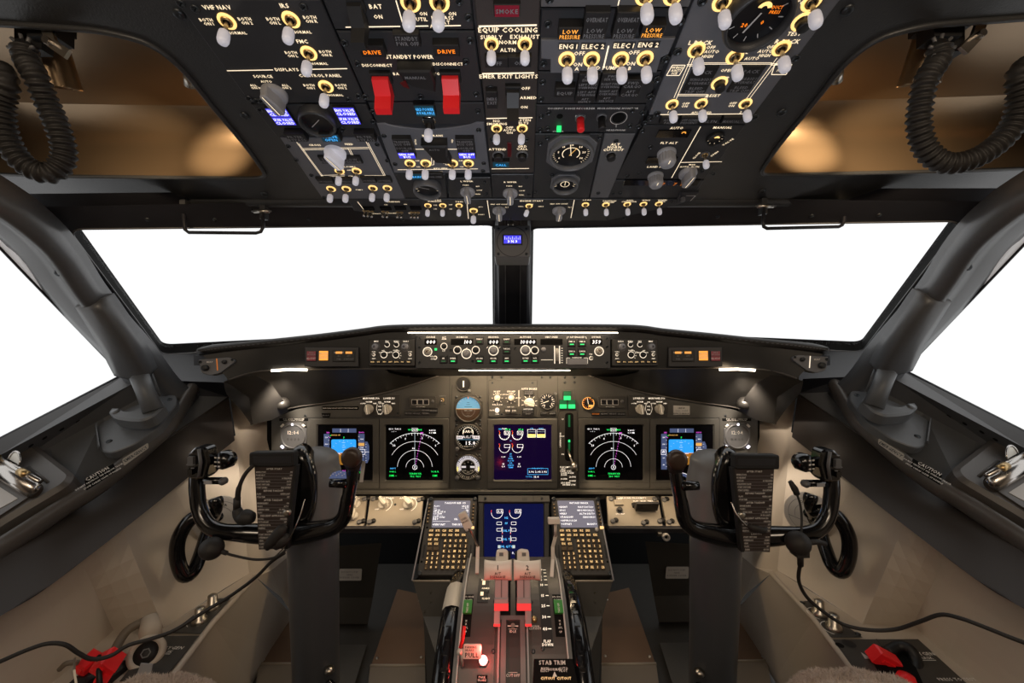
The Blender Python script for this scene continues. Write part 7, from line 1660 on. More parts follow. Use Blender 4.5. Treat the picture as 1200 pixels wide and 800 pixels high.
def small(sg):
    sd = SIDE[sg]; q = at(sg, 0); p = px2(sg)
    # steering tiller on the side wall
    c = q(256, 607, 1.02)
    t = TH('steering_tiller', 'glossy black looped steering tiller on the %s side wall beside the yoke' % sd, 'steering handle', c)
    nrm = Vector((-sg * .75, -.62, .05)).normalized(); T = Matrix.Translation(c) @ nrm.to_track_quat('Z', 'Y').to_matrix().to_4x4()
    b = MB(); b.lathe([(.052, -.01), (.052, .004), (.048, .007), (0, .007)], 'label_white', n=32, T=T); b.ring((0, 0), .040, .041, .0074, 'grey_text', T=T); b.ring((0, 0), .026, .027, .0074, 'grey_text', T=T, a0=20, a1=200); t.O('base_disc', b)
    b = MB(); b.line((-.04, -.01), (.02, -.02), .0015, .0076, 'grey_text', T=T); b.text('CENTER', (.0, .03), .006, .0076, 'black_text', T=T); t.O('position_marks', b)
    loop = [q(250, 604, .93), q(236, 603, .905), q(221, 611, .89), q(209, 632, .88), q(208, 655, .88), q(216, 674, .885), q(227, 668, .90), q(236, 646, .925), q(243, 624, .95), q(250, 610, .97)]
    b = MB(); b.tube(bez(loop, 6), .0142, 'gloss_black', n=16); t.O('loop_grip', b)
    b = MB(); b.tube(bez([q(252, 583, .92), q(254, 592, .92), q(253, 600, .93), q(250, 610, .96)], 4), [.012, .014, .0145, .014, .013, .012, .012, .012, .012, .012, .012, .012, .010], 'gloss_black', n=14); b.tube([q(254, 605, .95), q(256, 606, 1.01)], .012, 'gloss_black', n=12); t.O('hub_handle', b)
    # hand bar over the windscreen
    pts = [(214.5, 243, .742), (216, 262, .735), (217, 269, .733), (221, 272.3, .732), (300, 273, .745), (305.5, 271.5, .746), (308.5, 266, .747), (308, 247, .757)] if sg < 0 else [(990, 239, .757), (989, 259, .747), (987, 263.5, .746), (983, 265.6, .745), (899, 267.6, .735), (895, 265.5, .734), (894, 260, .735), (895.5, 241, .742)]
    P = [S(*a) for a in pts]; t = TH('grab_bar', 'thin black U shaped grab bar hanging above the %s windscreen' % sd, 'handle', P[0], 'windscreen grab bars')
    b = MB(); b.tube(P, .0030, 'frame_black', n=8); t.O('bar', b)
    for e in (P[0], P[-1]):
        b = MB(); b.box(tuple(e + Vector((0, .004, .0))), (.010, .012, .030), 'dark', bev=.002); b.tube([e + Vector((-.014, -.004, -.002)), e + Vector((.014, -.004, -.002))], .0035, 'steel', n=8); b.tube([e + Vector((-.018, -.004, -.002)), e + Vector((.018, -.004, -.002))], .0020, 'knob_mid', n=6); t.O('bracket', b)
    # window crank
    c = q(180, 482, .955); t = TH('window_crank', 'grey cast window crank handle on the %s side console' % sd, 'handle', c)
    fb = plane3(q(163, 463, 1.03), q(0, 556, .825), q(0, 640, .71))
    b = MB(); b.tube([q(163.5, 441, .925), q(170, 458, .925), q(180, 481, .925)], [.0178, .0170, .0195], 'shelf', n=28); b.lathe([(0, .003), (.014, .0025), (.0172, -.002)], 'casting', n=24, T=Matrix.Translation(q(163.3, 440.4, .925)) @ (q(163.5, 441, .925) - q(170, 458, .925)).to_track_quat('Z', 'Y').to_matrix().to_4x4()); t.O('post', b)
    H1 = .052; b = MB(); b.prism(rpoly([fb.uv(*p(*a), H1) for a in ((126, 482), (131, 476.5), (141, 478), (148, 481.5), (160, 480), (170, 473), (186, 465), (193, 474), (180, 487), (166, 492.5), (150, 492), (134, 489.5))], .010, 4), .024, H1, 'shelf', bev=.004, T=fb.M); t.O('arm', b)
    u, v = fb.uv(*p(135, 482), H1); b = MB(); b.lathe([(.0085, 0), (.008, .0015), (0, .0018)], 'casting', c=(u, v, H1), n=18, T=fb.M); t.O('end_boss', b)
    b = MB(); b.tube([q(172, 438, .96), q(183, 466, .96)], .014, 'shelf', n=12, sy=.35); t.O('fin', b)
    fb = plane3(q(163, 463, 1.03), q(0, 556, .825), q(0, 640, .71)); H = .010
    b = MB(); pl = [fb.uv(*p(*a), H) for a in ((112, 499), (150, 478), (188, 463), (206, 462), (207, 473), (187, 500), (158, 520), (130, 531), (118, 528))]
    b.prism(rpoly(pl, .012, 4), -.01, H, 'shelf', bev=.002, T=fb.M); 
    for x, y in ((199, 468), (128, 517)): u, v = fb.uv(*p(x, y), H); b.lathe([(.006, 0), (.005, .0015), (0, .002)], 'screw', c=(u, v, H), n=12, T=fb.M)
    u, v = fb.uv(*p(123, 506), H); b.ring((u, v), .007, .009, H + .0004, 'casting', T=fb.M); t.O('mounting_plate', b)
    b = MB(); a0 = fb.P(*p(112, 500), H); a1 = fb.P(*p(116, 528), H); b.tube([a0 + Vector((0, 0, .006)), a1 + Vector((0, 0, .006))], .006, 'casting', n=4, sy=.25); t.O('rib', b)
    # clipboard with chrome clip
    hh = .030; f = fb; t = TH('clipboard', 'clipboard with a shiny chrome clip lying on the %s console box' % sd, 'clipboard', f.P(*p(20, 565), hh))
    b = MB(); b.prism([f.uv(*p(a, c_), hh) for a, c_ in ((-60, 548), (-8, 543), (46, 575), (0, 605), (-60, 650))], hh, hh + .002, 'console', T=f.M); t.O('board', b)
    b = MB(); b.prism([f.uv(*p(a, c_), hh) for a, c_ in ((-50, 560), (0, 571), (22, 585), (0, 597), (-50, 630))], hh + .002, hh + .003, 'label_white', T=f.M); t.O('paper', b)
    b = MB(); A = f.P(*p(-22, 538), hh + .016); B = f.P(*p(41, 575), hh + .016); 
    b.tube([A, B], .014, 'chrome', n=20, sy=.8); b.tube([A + f.ez * .008 + f.ey * .014, B + f.ez * .008 + f.ey * .014], .005, 'chrome', n=10); t.O('clip_barrel', b)
    b = MB(); m1 = (A + B) / 2 + f.ey * .020 + f.ez * .012; dd = (B - A).normalized()
    b.tube([m1 + dd * (.017 * math.cos(a)) + f.ey * (.014 * math.sin(a)) + f.ez * .012 * math.sin(a) for a in [PI * i / 10 for i in range(11)]], .002, 'chrome', n=8)
    b.add([m1 + dd * (.0165 * math.cos(a)) + f.ey * (.013 * math.sin(a)) + f.ez * .011 * math.sin(a) for a in [PI * i / 10 for i in range(11)]], [tuple(range(11))], 'steel'); t.O('clip_wing', b)
    b = MB()
    for k_ in (.2, .75): c_ = A.lerp(B, k_) + f.ey * .012 + f.ez * .012; b.tube([c_ - dd * .010, c_ + dd * .010], .007, 'brass', n=10)
    t.O('clip_spring', b)
    # corrugated hose in the cove
    if sg < 0: hp = [(29, 58, .44), (32, 72, .44), (42, 90, .44), (56, 122, .45), (68, 150, .455), (75, 175, .46), (72, 192, .46), (56, 203, .455), (34, 196, .45), (16, 178, .445), (4, 150, .44), (2, 120, .435), (6, 97, .43), (-2, 80, .43)]
    else: hp = [(1100, 58, .44), (1099, 72, .44), (1086, 92, .44), (1079, 120, .445), (1077, 148, .45), (1086, 176, .455), (1108, 191, .455), (1138, 187, .45), (1167, 170, .445), (1188, 145, .44), (1196, 115, .435), (1195, 88, .43), (1206, 76, .43)]
    P = [S(*a) for a in hp]; t = TH('corrugated_hose', 'black ribbed hose hanging in a loop out of the %s ceiling cove' % sd, 'hose', P[0]); pp = bez(P, 24)
    # even spacing
    L = [0]; 
    for a, c_ in zip(pp, pp[1:]): L.append(L[-1] + (c_ - a).length)
    tot = L[-1]; N = 560; out = []; j = 0
    for i in range(N):
        d = tot * i / (N - 1)
        while j < len(L) - 2 and L[j + 1] < d: j += 1
        u = (d - L[j]) / max(1e-9, L[j + 1] - L[j]); out.append(pp[j].lerp(pp[j + 1], min(1, u)))
    rib = 40; b = MB(); b.tube(out, [.0104 * (1 + .12 * math.cos(2 * PI * rib * i / (N - 1))) for i in range(N)], 'rubber', n=18); t.O('ribbed_tube', b)
    b = MB(); c = P[0]; 
    for i in range(8): a = 2 * PI * i / 8; b.tube([c + Vector((0, 0, 0)), c + Vector((.014 * math.cos(a), -.004, .014 * math.sin(a)))], .0018, 'knob_mid', n=6)
    b.lathe([(.010, -.004), (.010, .004), (0, .006)], 'black', n=16, T=Matrix.Translation(c) @ Matrix.Rotation(PI / 2, 4, 'X')); t.O('star_collar', b)
    # cylinder body behind it
    if sg < 0: A, B = S(46, 20, .47), S(71, 104, .50); w = (S(30, 40, .47), S(60, 26, .45), S(66, 46, .45)); st = ((S(52, 26, .44), S(62, 52, .44), S(80, 64, .44)))
    else: A, B = S(1100, 20, .47), S(1076, 100, .50); w = (S(1120, 50, .47), S(1100, 26, .45), S(1120, 46, .45)); st = ((S(1150, 26, .44), S(1143, 44, .44), S(1128, 60, .44)))
    t = TH('mask_stowage_cup', 'bronze cylindrical cup on a black bracket in the %s ceiling cove' % sd, 'stowage cup', A); T = Matrix.Translation(A) @ (B - A).to_track_quat('Z', 'Y').to_matrix().to_4x4(); LL = (B - A).length
    b = MB(); b.lathe([(.014, 0), (.018, .01), (.020, LL - .004), (.0205, LL - .003), (.0205, LL), (.018, LL), (.017, LL - .01), (0, LL - .01)], 'bronze', n=32, T=T); t.O('cup', b)
    b = MB(); b.box(tuple(w[1]), (.030, .02, .045), 'black', bev=.004); b.box(tuple((A + Vector(w[1])) / 2), (.05, .02, .03), 'black', bev=.004); b.box(tuple(S(*((40, 44) if sg < 0 else (1108, 46)), .455)), (.030, .012, .035), 'black', bev=.003); t.O('bracket', b)
    b = MB(); b.tube([st[0], st[1], st[2]], .0075, 'steel', n=4, sy=.35); b.cyl((0, 0), .004, -.004, .008, 'chrome', n=12, T=Matrix.Translation(st[1]) @ Matrix.Rotation(PI / 2, 4, 'X')); t.O('steel_strap', b)
    # small reading lamp
    c = LN.P(*p(222, 93), -.006); t = TH('cove_reading_lamp', 'tiny steel barrel lamp at the inner rim of the %s ceiling cove' % sd, 'lamp', c, 'cove lamps')
    T = Matrix.Translation(c) @ Vector((sg * .5, .75, -.45)).to_track_quat('Z', 'Y').to_matrix().to_4x4(); b = MB(); b.lathe([(0, -.012), (.006, -.012), (.0065, .008), (.005, .0085)], 'steel', n=18, T=T); t.O('barrel', b); b = MB(); b.disc((0, 0), .005, .008, 'led_strip', T=T); t.O('lens', b)

    # lower shelf panels
    sh = Fr(Vector((sg * .7, .85, ZC - .595 + (.012 if sg > 0 else .002))), (1, 0, 0), (0, 1, 0))
    sp = ([(200, 741), (251, 701), (270, 700), (237, 742)], [(183, 744.5), (234, 744), (190, 797), (140, 797)], ((249, 706), (234, 722)), (200, 759)) if sg < 0 else ([(937, 704), (949, 703), (1011, 746), (971, 746)], [(976, 748.5), (1076, 748), (1140, 806), (1016, 806)], ((960, 713), (977, 730)), (1079, 766))
    M = Mod('side_shelf_panel', 'small dark slanting panel with two steel knobs on the %s lower shelf' % sd, sp[0], 'mip_dark', 'lower shelf knob panels', base=sh, depth=.001, h=.003)
    for x, y in sp[2]:
        u, v = M.f.uv(x, y + 6); b = MB(); b.lathe([(.014, 0), (.014, .006), (.010, .008), (.009, .028), (.006, .030), (0, .030)], 'steel', n=20); obj('steel_knob', b, M.root, (u, v, 0)); M.t.ring((u - .002, v), .019, .0205, .0006, 'white_text', a0=90, a1=240)
    for x, y in (sp[0][0], sp[0][2]): u, v = M.f.uv(x, y); M.b.lathe([(.005, 0), (.005, .002), (0, .003)], 'screw', c=(u * .88, v * .88, 0), n=10)
    M.done()
    M = Mod('oxygen_mask_box', ['dark lidded box on the left lower shelf under a coiled white reel', 'dark lidded box on the right lower shelf with a red grip and black tube'][sg > 0], sp[1], 'mip_dark', base=sh, depth=.002, h=.004, cat='box')
    u, v = M.f.uv(*sp[3]); M.t.text('OXYGEN', (u, v), .0075, .0006, 'white_text'); M.t.text('MASK', (u, v - .010), .0060, .0006, 'white_text'); M.t.rect(u - .012, v - .0165, u + .012, v - .0150, .0006, 'white_text')
    if sg > 0:
        u, v = M.f.uv(1128, 796); M.t.text('PRESS TO TEST', (u - .01, v), .006, .0006, 'white_text'); a = M.f.uv(1027, 748.5); c_ = M.f.uv(1060, 795); M.b.line(a, c_, .0015, .0005, 'black')
        M.b.prism(rpoly([M.f.uv(1014, 760), M.f.uv(1062, 757), M.f.uv(1084, 806), M.f.uv(1040, 806)], .01, 4), 0, .0008, 'void'); u, v = M.f.uv(995, 754); M.b.disc((u, v), .011, .0006, 'black', n=20); u, v = M.f.uv(984, 756); M.b.disc((u, v), .007, .0006, 'void', n=16)
        u, v = M.f.uv(1013, 768); M.t.add([(u - .006, v - .008, .0006), (u + .006, v - .008, .0006), (u, v + .008, .0006)], [(0, 1, 2)], 'label_white')
    else:
        a = M.f.uv(175, 770); M.b.line(M.f.uv(196, 770), M.f.uv(212, 757), .001, .0006, 'black')
    M.done()
    # sheepskin seat pads
    x0, x1, yt = ((134, 262, 789) if sg < 0 else (914, 1066, 783))
    A = S(x0, yt, .56); B = S(x1, yt, .56); c = (A + B) / 2; t = TH('sheepskin_seat_pad', 'fluffy pinkish sheepskin pad rising over the bottom edge at the %s' % sd, 'seat pad', c - Vector((0, 0, .12)))
    b = MB(); W = (B - A).length; rnd = random.Random(5 + sg); rings = []
    def surf(u, w_):   # u 0..1 across, w_ 0..1 over the front edge
        x = (u - .5) * W; e = 1 - abs(2 * u - 1) ** 6; a = w_ * PI * .9
        z = -.020 + .020 * math.sin(min(a + .3, PI / 2)) * (.4 + .6 * e) if w_ < .5 else -.09 * (w_ - .5) * 2
        return c + Vector((x, -.10 + .12 * (w_), z - .012 * (1 - e) + .002 * math.sin(x * 90)))
    prof = [(-.16, -.004), (-.08, .0), (-.02, 0), (0.0, -.004), (.012, -.016), (.016, -.04), (.014, -.12)]
    sec = []
    for i in range(25):
        u = i / 24; x = (u - .5) * W; e = (1 - abs(2 * u - 1) ** 5); dz = -.028 * (1 - e) + .0022 * math.sin(x * 110) + .0015 * math.sin(x * 57 + 2)
        sec.append([c + Vector((x, yy - .012 * (1 - e), zz + dz)) for yy, zz in prof])
    b.loft(sec, 'fur', closed=False); t.O('pad', b)
    h = MB()
    for i in range(9000):
        u = rnd.random(); k_ = rnd.random() * (len(prof) - 2.01) + .6; j0 = int(k_); fr_ = k_ - j0; iu = u * 24; i0 = min(23, int(iu)); g0 = sec[i0][j0].lerp(sec[i0][j0 + 1], fr_); g1 = sec[i0 + 1][j0].lerp(sec[i0 + 1][j0 + 1], fr_); g_ = g0.lerp(g1, iu - i0)
        d = Vector((rnd.uniform(-.6, .6) + (u - .5), rnd.uniform(-.3, .7), 1.1 - .25 * k_ + rnd.uniform(-.2, .2))).normalized() * rnd.uniform(.003, .0075); s_ = Vector((rnd.uniform(-1, 1), rnd.uniform(-1, 1), 0)).normalized() * .0007
        h.add([g_ - s_, g_ + s_, g_ + d + Vector((rnd.uniform(-.001, .001), 0, 0))], [(0, 1, 2)], 'fur')
    o = t.O('fleece', h); o['kind'] = 'stuff'
    b = MB(); b.box((c.x, c.y - .09, (c.z - .10) / 2), (W * .8, .12, c.z - .10), 'dark', bev=.01); t.O('seat_base', b)
    # footwell
    k = TH('kick_panel', 'dark grey footwell panel with a white sticker behind the %s yoke column' % sd, 'panel', q(420, 690, 1.40))
    b = MB(); b.loft([[q(388, 640, 1.34), q(447, 636, 1.34)], [q(384, 700, 1.38), q(437, 700, 1.38)], [q(380, 731, 1.36), q(431, 731, 1.36)]], 'mip_dark', closed=False, smooth=False); b.add([q(380, 731, 1.36), q(431, 731, 1.36), q(429, 731, 1.45), q(380, 731, 1.45)], [(0, 1, 2, 3)], 'black'); k.O('sheet', b)
    f = Fr(q(410, 673, 1.355), (1, 0, 0), (0, .04, 1)); st = thing('footwell_sticker', 'white three line sticker on the %s footwell panel' % sd, 'sticker', f.M, 'footwell stickers'); b = MB(); b.prism(rpoly([(-.038, -.019), (.038, -.019), (.040, .019), (-.034, .019)], .004, 3), 0, .001, 'label_white'); obj('plate', b, st)
    b = MB(); 
    for i, s_ in enumerate(('DO NOT STEP', 'HERE', 'RUDDER COVER')): b.text(s_, (0, .009 - i * .009), .0056, .0014, 'grey_text')
    obj('lettering', b, st)
    ft = TH('foot_rest', 'greenish grey sloping foot rest on the floor under the %s yoke column' % sd, 'foot rest', q(405, 780, 1.2))
    b = MB(); b.loft([[q(378, 755, 1.27), q(430, 755, 1.27)], [q(370, 812, 1.06), q(412, 812, 1.06)]], 'mip', closed=False, smooth=False); b.add([q(378, 755, 1.27), q(430, 755, 1.27), q(428, 757, 1.30), q(380, 757, 1.30)], [(0, 1, 2, 3)], 'black'); ft.O('plate', b)
    for nm, lb, pts, m2, far in (('heel_plate', 'tan and brown heel plate on the floor between the %s yoke column and pedestal' % sd, ((434, 782), (498, 782), (497, 697), (466, 690)), 0, 1), ('heel_plate', 'tan and brown heel plate on the floor between the %s wall and yoke column' % sd, ((303, 780), (352, 780), (352, 722), (341, 722)), 0, 1)):
        D_ = lambda y: (ZC - .012) * F / (y - 400)
        t = TH(nm, lb, 'floor plate', q(pts[0][0], pts[0][1], D_(pts[0][1])))
        b = MB(); P = [q(x, y, D_(y)) for x, y in pts]; low = [v + Vector((0, -.25, 0)) for v in P[:2]]; low = [q(pts[0][0] - 6, 830, D_(830)), q(pts[1][0] + 1, 830, D_(830))]
        b.add(P, [(0, 1, 2, 3)], 'brown_plate'); t.O('brown_half', b)
        b = MB(); b.add([P[0] + Vector((0, 0, .006)), P[1] + Vector((0, 0, .006)), low[1] + Vector((0, 0, .006)), low[0] + Vector((0, 0, .006))], [(0, 1, 2, 3)], 'tan_floor'); b.tube([P[0] + Vector((0, 0, .006)), P[1] + Vector((0, 0, .006))], .004, 'cream_panel', n=6); t.O('tan_half', b)
        b = MB()
        for x, y in ((P[0] * .92 + P[2] * .08), (P[1] * .92 + P[3] * .08)) and [(P[0].lerp(P[2], .08)), (P[1].lerp(P[3], .08))] and []: pass
        for v in (P[0].lerp(P[2], .10), P[1].lerp(P[3], .10), P[2].lerp(P[0], .1)): b.lathe([(.005, 0), (.004, .002), (0, .003)], 'steel', n=10, T=Matrix.Translation(v + Vector((0, 0, .0008))))
        t.O('rivet', b)
for sg in (-1, 1): small(sg)

# things only on one side
def reel():
    c = S(172, 765, .76); t = TH('mask_hose_reel', 'beige ringed reel with a black hub on the left lower shelf', 'reel', c); n = Vector((.35, -.75, .55)).normalized(); T = Matrix.Translation(c) @ n.to_track_quat('Z', 'Y').to_matrix().to_4x4()
    b = MB(); b.lathe([(.018, .004), (.020, .010), (.027, .010), (.029, .002), (.027, -.012), (.018, -.014)], 'beige', n=32, T=T); t.O('outer_ring', b)
    b = MB(); b.lathe([(.0185, -.002), (.0185, .006), (.0, .006)], 'black', n=28, T=T); b.ring((0, 0), .006, .008, .0066, 'knob_mid', n=6, T=T); t.O('hub', b)
    b = MB(); b.tube([S(175, 722, .80), S(176, 735, .79), S(177, 748, .78)], [.012, .017, .017], 'beige', n=18); t.O('cap', b)
    b = MB(); b.tube(bez([S(168, 728, .82), S(150, 738, .80), S(138, 755, .78), S(130, 775, .75)], 5), .008, 'tan_floor', n=12); t.O('clear_tube', b)
    b = MB(); b.prism([(-.010, -.009), (.012, -.009), (.010, .009), (-.009, .009)], 0, .002, 'knob_grey', bev=.0005, T=Fr(S(170, 784, .70), (1, .1, -.15), (0, .3, 1)).M); t.O('tag', b)
    c = S(117, 782, .72); t = TH('oxygen_mask', 'bright red mask grips with a black strap on the left lower shelf', 'mask', c)
    for a, s_, r_ in (((104, 776, .72), (.020, .03, .026), .5), ((126, 776, .71), (.026, .03, .030), -.5), ((121, 793, .70), (.016, .02, .016), -.5)):
        b = MB(); b.box((0, 0, 0), s_, 'red', bev=.003, T=Matrix.Translation(S(*a)) @ Matrix.Rotation(r_, 4, 'Y') @ Matrix.Rotation(.4, 4, 'X')); b.box((0, -.016, 0), (s_[0] * .5, .004, s_[2] * .3), 'red', T=Matrix.Translation(S(*a)) @ Matrix.Rotation(r_, 4, 'Y')); t.O('red_grip', b)
    b = MB(); b.tube([S(116, 770, .71), S(116, 785, .695), S(117, 806, .68)], .008, 'black', n=8, sy=.5); b.box(tuple(S(132, 792, .73)), (.03, .04, .035), 'black', bev=.006); b.box(tuple(S(104, 796, .72)), (.03, .04, .03), 'frame_black', bev=.006); t.O('strap', b)
    b = MB(); b.tube([S(88, 771, .69), S(87, 785, .68), S(90, 806, .67)], .005, 'steel', n=4, sy=.4); b.tube(bez([S(70, 784, .69), S(78, 777, .69), S(92, 776, .70)], 4), .004, 'tan_floor', n=8); t.O('metal_clip', b)
    c = S(1036, 771, .74); t = TH('oxygen_mask', 'bright red mask grip under a black breathing tube on the right lower shelf', 'mask', c)
    b = MB(); T = Matrix.Translation(c) @ Matrix.Rotation(.5, 4, 'Y') @ Matrix.Rotation(.3, 4, 'X'); b.box((0, 0, 0), (.044, .020, .026), 'red', bev=.003, T=T); b.box((.004, -.011, 0), (.030, .003, .006), 'red', T=T); t.O('red_grip', b)
    b = MB(); T = Matrix.Translation(S(1050, 774, .76)) @ Matrix.Rotation(-.5, 4, 'Y'); b.box((0, 0, 0), (.02, .02, .012), 'red', bev=.002, T=T); t.O('red_catch', b); b = MB(); b.lathe([(0, .012), (.012, .008), (.016, -.004)], 'red', n=16, T=Matrix.Translation(S(1062, 797, .70))); t.O('red_button', b)
    b = MB(); b.tube(bez([S(1040, 764, .76), S(1052, 757, .765), S(1066, 760, .755), S(1074, 776, .74), S(1073, 795, .72), S(1064, 815, .70)], 5), .0095, 'black', n=12); b.tube(bez([S(1048, 780, .74), S(1056, 790, .72), S(1066, 798, .71)], 4), .006, 'knob_mid', n=10); t.O('breathing_tube', b)
reel()

def headsets():
    t = TH('headset', 'black headset with a foam microphone ball draped over the left yoke', 'headset', S(320, 640, .735))
    b = MB(); b.tube(bez([S(297, 545, .75), S(287, 556, .745), S(280, 572, .745), S(278, 588, .75)], 5), [.0035] * 10 + [.0045] * 6, 'rubber', n=10); b.tube([S(278, 583, .75), S(277.5, 597, .75)], .006, 'rubber', n=10); t.O('headband', b)
    b = MB(); b.tube(bez([S(277, 596, .75), S(281, 604, .75), S(289, 606, .75), S(297, 606, .75)], 4), [.007, .008, .009, .010, .011, .0125, .014, .014, .014, .013, .012, .010, .009], 'rubber', n=12); t.O('ear_cup', b)
    b = MB(); b.tube([S(312, 642, .735), S(318, 634, .733), S(330, 620, .733), S(335, 616, .735)], [.006, .0095, .0095, .005], 'rubber', n=14, sy=.7); b.tube([S(322, 640, .738), S(330, 634, .738), S(338, 628, .74)], [.008, .011, .007], 'rubber', n=14, sy=.8); t.O('ear_cup', b)
    b = MB(); b.lathe([(.020 * math.sin(PI * i / 12) * (1 if i < 7 else .98), .019 * math.cos(PI * i / 12)) for i in range(13)], 'rubber', n=24, T=Matrix.Translation(S(248, 642.5, .73))); t.O('microphone_foam', b)
    b = MB(); b.tube(bez([S(258, 646, .73), S(275, 651, .73), S(300, 655.5, .732), S(322, 653, .735), (S(335, 644, .738))], 5), .0022, 'rubber', n=8); b.tube([S(258, 645.5, .73), S(266, 648, .73)], .004, 'rubber', n=10); t.O('microphone_boom', b)
    b = MB(); b.tube(bez([S(357, 585, .76), S(352, 603, .75), S(344, 622, .742), S(334, 640, .74), S(322, 652, .745)], 5), .0012, 'chrome', n=6); t.O('steel_wire', b)
    t = TH('headset_cable', 'black cable running from the left yoke down across the wall to the red mask', 'cable', S(300, 670, .80)); b = MB()
    b.tube(bez([S(333, 648, .745), S(318, 658, .76), S(300, 676, .78), S(270, 698, .78), S(240, 716, .76), S(205, 738, .73), S(178, 748, .71), S(150, 756, .695), S(130, 768, .68), S(108, 772, .665), S(92, 765, .655), S(76, 755, .645), S(55, 754, .635), S(30, 762, .62), S(0, 775, .60), S(-30, 788, .58)], 5), .0032, 'rubber', n=8); t.O('cable', b)
    t = TH('headset', 'black headset with a foam microphone ball hanging beside the right yoke', 'headset', S(900, 620, .735))
    b = MB(); b.tube(bez([S(857, 588, .755), S(863, 602, .745), S(873, 614, .738), S(886, 622, .735)], 5), .0014, 'chrome', n=6); t.O('steel_wire', b)
    b = MB(); b.tube([S(876, 615, .738), S(884, 619, .733), S(896, 622, .733), S(899, 618, .735)], [.004, .007, .006, .003], 'rubber', n=12, sy=.7); t.O('ear_cup', b)
    b = MB(); b.lathe([(.0205 * math.sin(PI * i / 12), .0205 * math.cos(PI * i / 12)) for i in range(13)], 'rubber', n=24, T=Matrix.Translation(S(935, 636, .73))); b.box(tuple(S(937, 645, .73)), (.022, .02, .016), 'rubber', bev=.004); t.O('microphone_foam', b)
    b = MB(); b.tube([S(946, 636, .73), S(958, 634.5, .735), S(967, 637, .74)], .0045, 'rubber', n=10); t.O('microphone_boom', b)
    b = MB(); b.tube([S(926, 564, .752), S(931, 572, .752), S(934, 579, .752)], [.004, .006, .005], 'rubber', n=10); b.tube(bez([S(934, 579, .752), S(938, 592, .75), S(939.5, 608, .745), S(939, 624, .74)], 5), .0020, 'rubber', n=8); t.O('headband', b)
    t = TH('headset_cable', 'black cable looping from the right headset over the lower shelf to the right edge', 'cable', S(940, 650, .73)); b = MB()
    b.tube([S(938, 648, .73), S(938, 662, .74)], .0050, 'rubber', n=10); b.tube(bez([S(938, 660, .74), S(936, 680, .755), S(946, 700, .77), S(967, 718, .77), S(990, 732, .76), S(1020, 738, .74), S(1050, 737, .725), S(1078, 728, .70), S(1102, 720, .68), S(1125, 724, .66), S(1155, 735, .64), S(1185, 747, .62), S(1225, 762, .60)], 5), .0032, 'rubber', n=8); t.O('cable', b)
headsets()
# ================================================================ light, world, camera
def light(name, kind, loc, energy, col, size=.1, target=None, spot=None, blend=.5, sx=None):
    l = bpy.data.lights.new(name, kind); l.energy = energy; l.color = col
    if kind == 'AREA':
        l.size = size
        if sx: l.shape = 'RECTANGLE'; l.size = sx; l.size_y = size
    elif kind == 'SPOT': l.spot_size = math.radians(spot); l.spot_blend = blend; l.shadow_soft_size = size
    else: l.shadow_soft_size = size
    o = bpy.data.objects.new(name, l); COL.objects.link(o); o.location = loc
    if target is not None: o.rotation_euler = (Vector(target) - Vector(loc)).to_track_quat('-Z', 'Y').to_euler()
    return o
WARM = (1., .74, .46)
w = bpy.data.worlds.new('sky'); SC.world = w; w.use_nodes = True
bgn = w.node_tree.nodes['Background']; bgn.inputs[0].default_value = (1., 1., 1., 1); bgn.inputs[1].default_value = 1.14
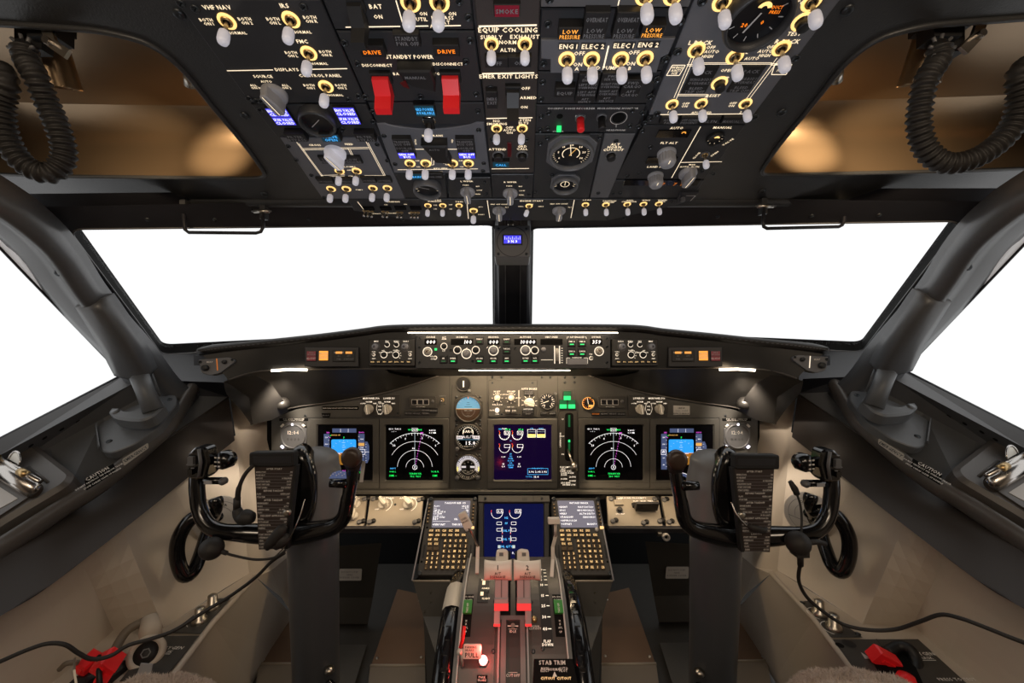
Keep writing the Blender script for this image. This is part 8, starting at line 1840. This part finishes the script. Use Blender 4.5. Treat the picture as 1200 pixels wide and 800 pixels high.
# added soft fill lights, no fixtures at these spots
light('rear_fill', 'AREA', (0, -.60, 1.42), 5, (1., .80, .58), .5, (0, 1.2, .5), sx=1.6)
light('overhead_fill', 'SPOT', (0, .16, ZC - .42), 11., (.90, .93, 1.), .16, (0, .50, ZC + .30), 62, .9)
for sg in (-1, 1):
    light('side_fill', 'AREA', (sg * .35, -.2, 1.28), 1.2, (1., .80, .60), .2, (sg * .8, .9, .35))  # added fill for the side walls, from behind the eye
    # cove reading lamps
    a = LN.P(*px2(sg)(232, 120), -.03); b = LN.P(*px2(sg)(276, 168), -.05)
    light('cove_lamp', 'SPOT', LN.P(*px2(sg)(190, 120), -.05), 4.5 if sg > 0 else 2.6, WARM, .004, LN.P(*px2(sg)(262, 186), -.05), 62, 1.)
    light('cove_wash', 'SPOT', LN.P(*px2(sg)(120, 120), .0), 3.6 if sg > 0 else 2.2, WARM, .01, LN.P(*px2(sg)(170, 190), -.03), 74, 1.)
    # lights below the glareshield
    light('panel_flood', 'SPOT', S(*px2(sg)(350, 437), 1.05), .45, WARM, .02, S(*px2(sg)(385, 520), 1.25), 150, .8)
    light('corner_fill', 'SPOT', S(*px2(sg)(335, 452), 1.10), 6., (1., .86, .70), .02, S(*px2(sg)(302, 520), 1.25), 100, .9)  # added spot that brightens the beige forward corner
    light('lower_flood', 'AREA', S(*px2(sg)(440, 576), 1.16), .22, WARM, .03, S(*px2(sg)(440, 620), 1.2), sx=.35)
light('panel_strip_light', 'AREA', S(601, 439, 1.16), 1.3, WARM, .02, S(601, 560, 1.25), sx=.40)
light('mcp_light', 'AREA', S(601, 391, 1.075), .10, WARM, .01, S(601, 420, 1.13), sx=.5)
light('pedestal_flood', 'SPOT', (0, .25, 1.16), 6., (1., .78, .58), .03, S(601, 720, .85), 46, .7)
light('parking_brake_glow', 'POINT', S(565, 760, .705), .20, (1., .05, .04), .008)
light('lever_glow', 'POINT', S(601, 702, .70), .05, (1., .05, .04), .01)

cam = bpy.data.cameras.new('camera'); co = bpy.data.objects.new('camera', cam); COL.objects.link(co)
cam.sensor_width = 36; cam.lens = 36 * F / 1200; cam.clip_start = .01
co.location = CAM; co.rotation_euler = (PI / 2, 0, 0); SC.camera = co
SC.view_settings.view_transform = 'Standard'; SC.view_settings.look = 'None'
SC.cycles.max_bounces = 8; SC.cycles.transparent_max_bounces = 12
SC.cycles.use_denoising = True
SC.cycles.sample_clamp_indirect = 4.
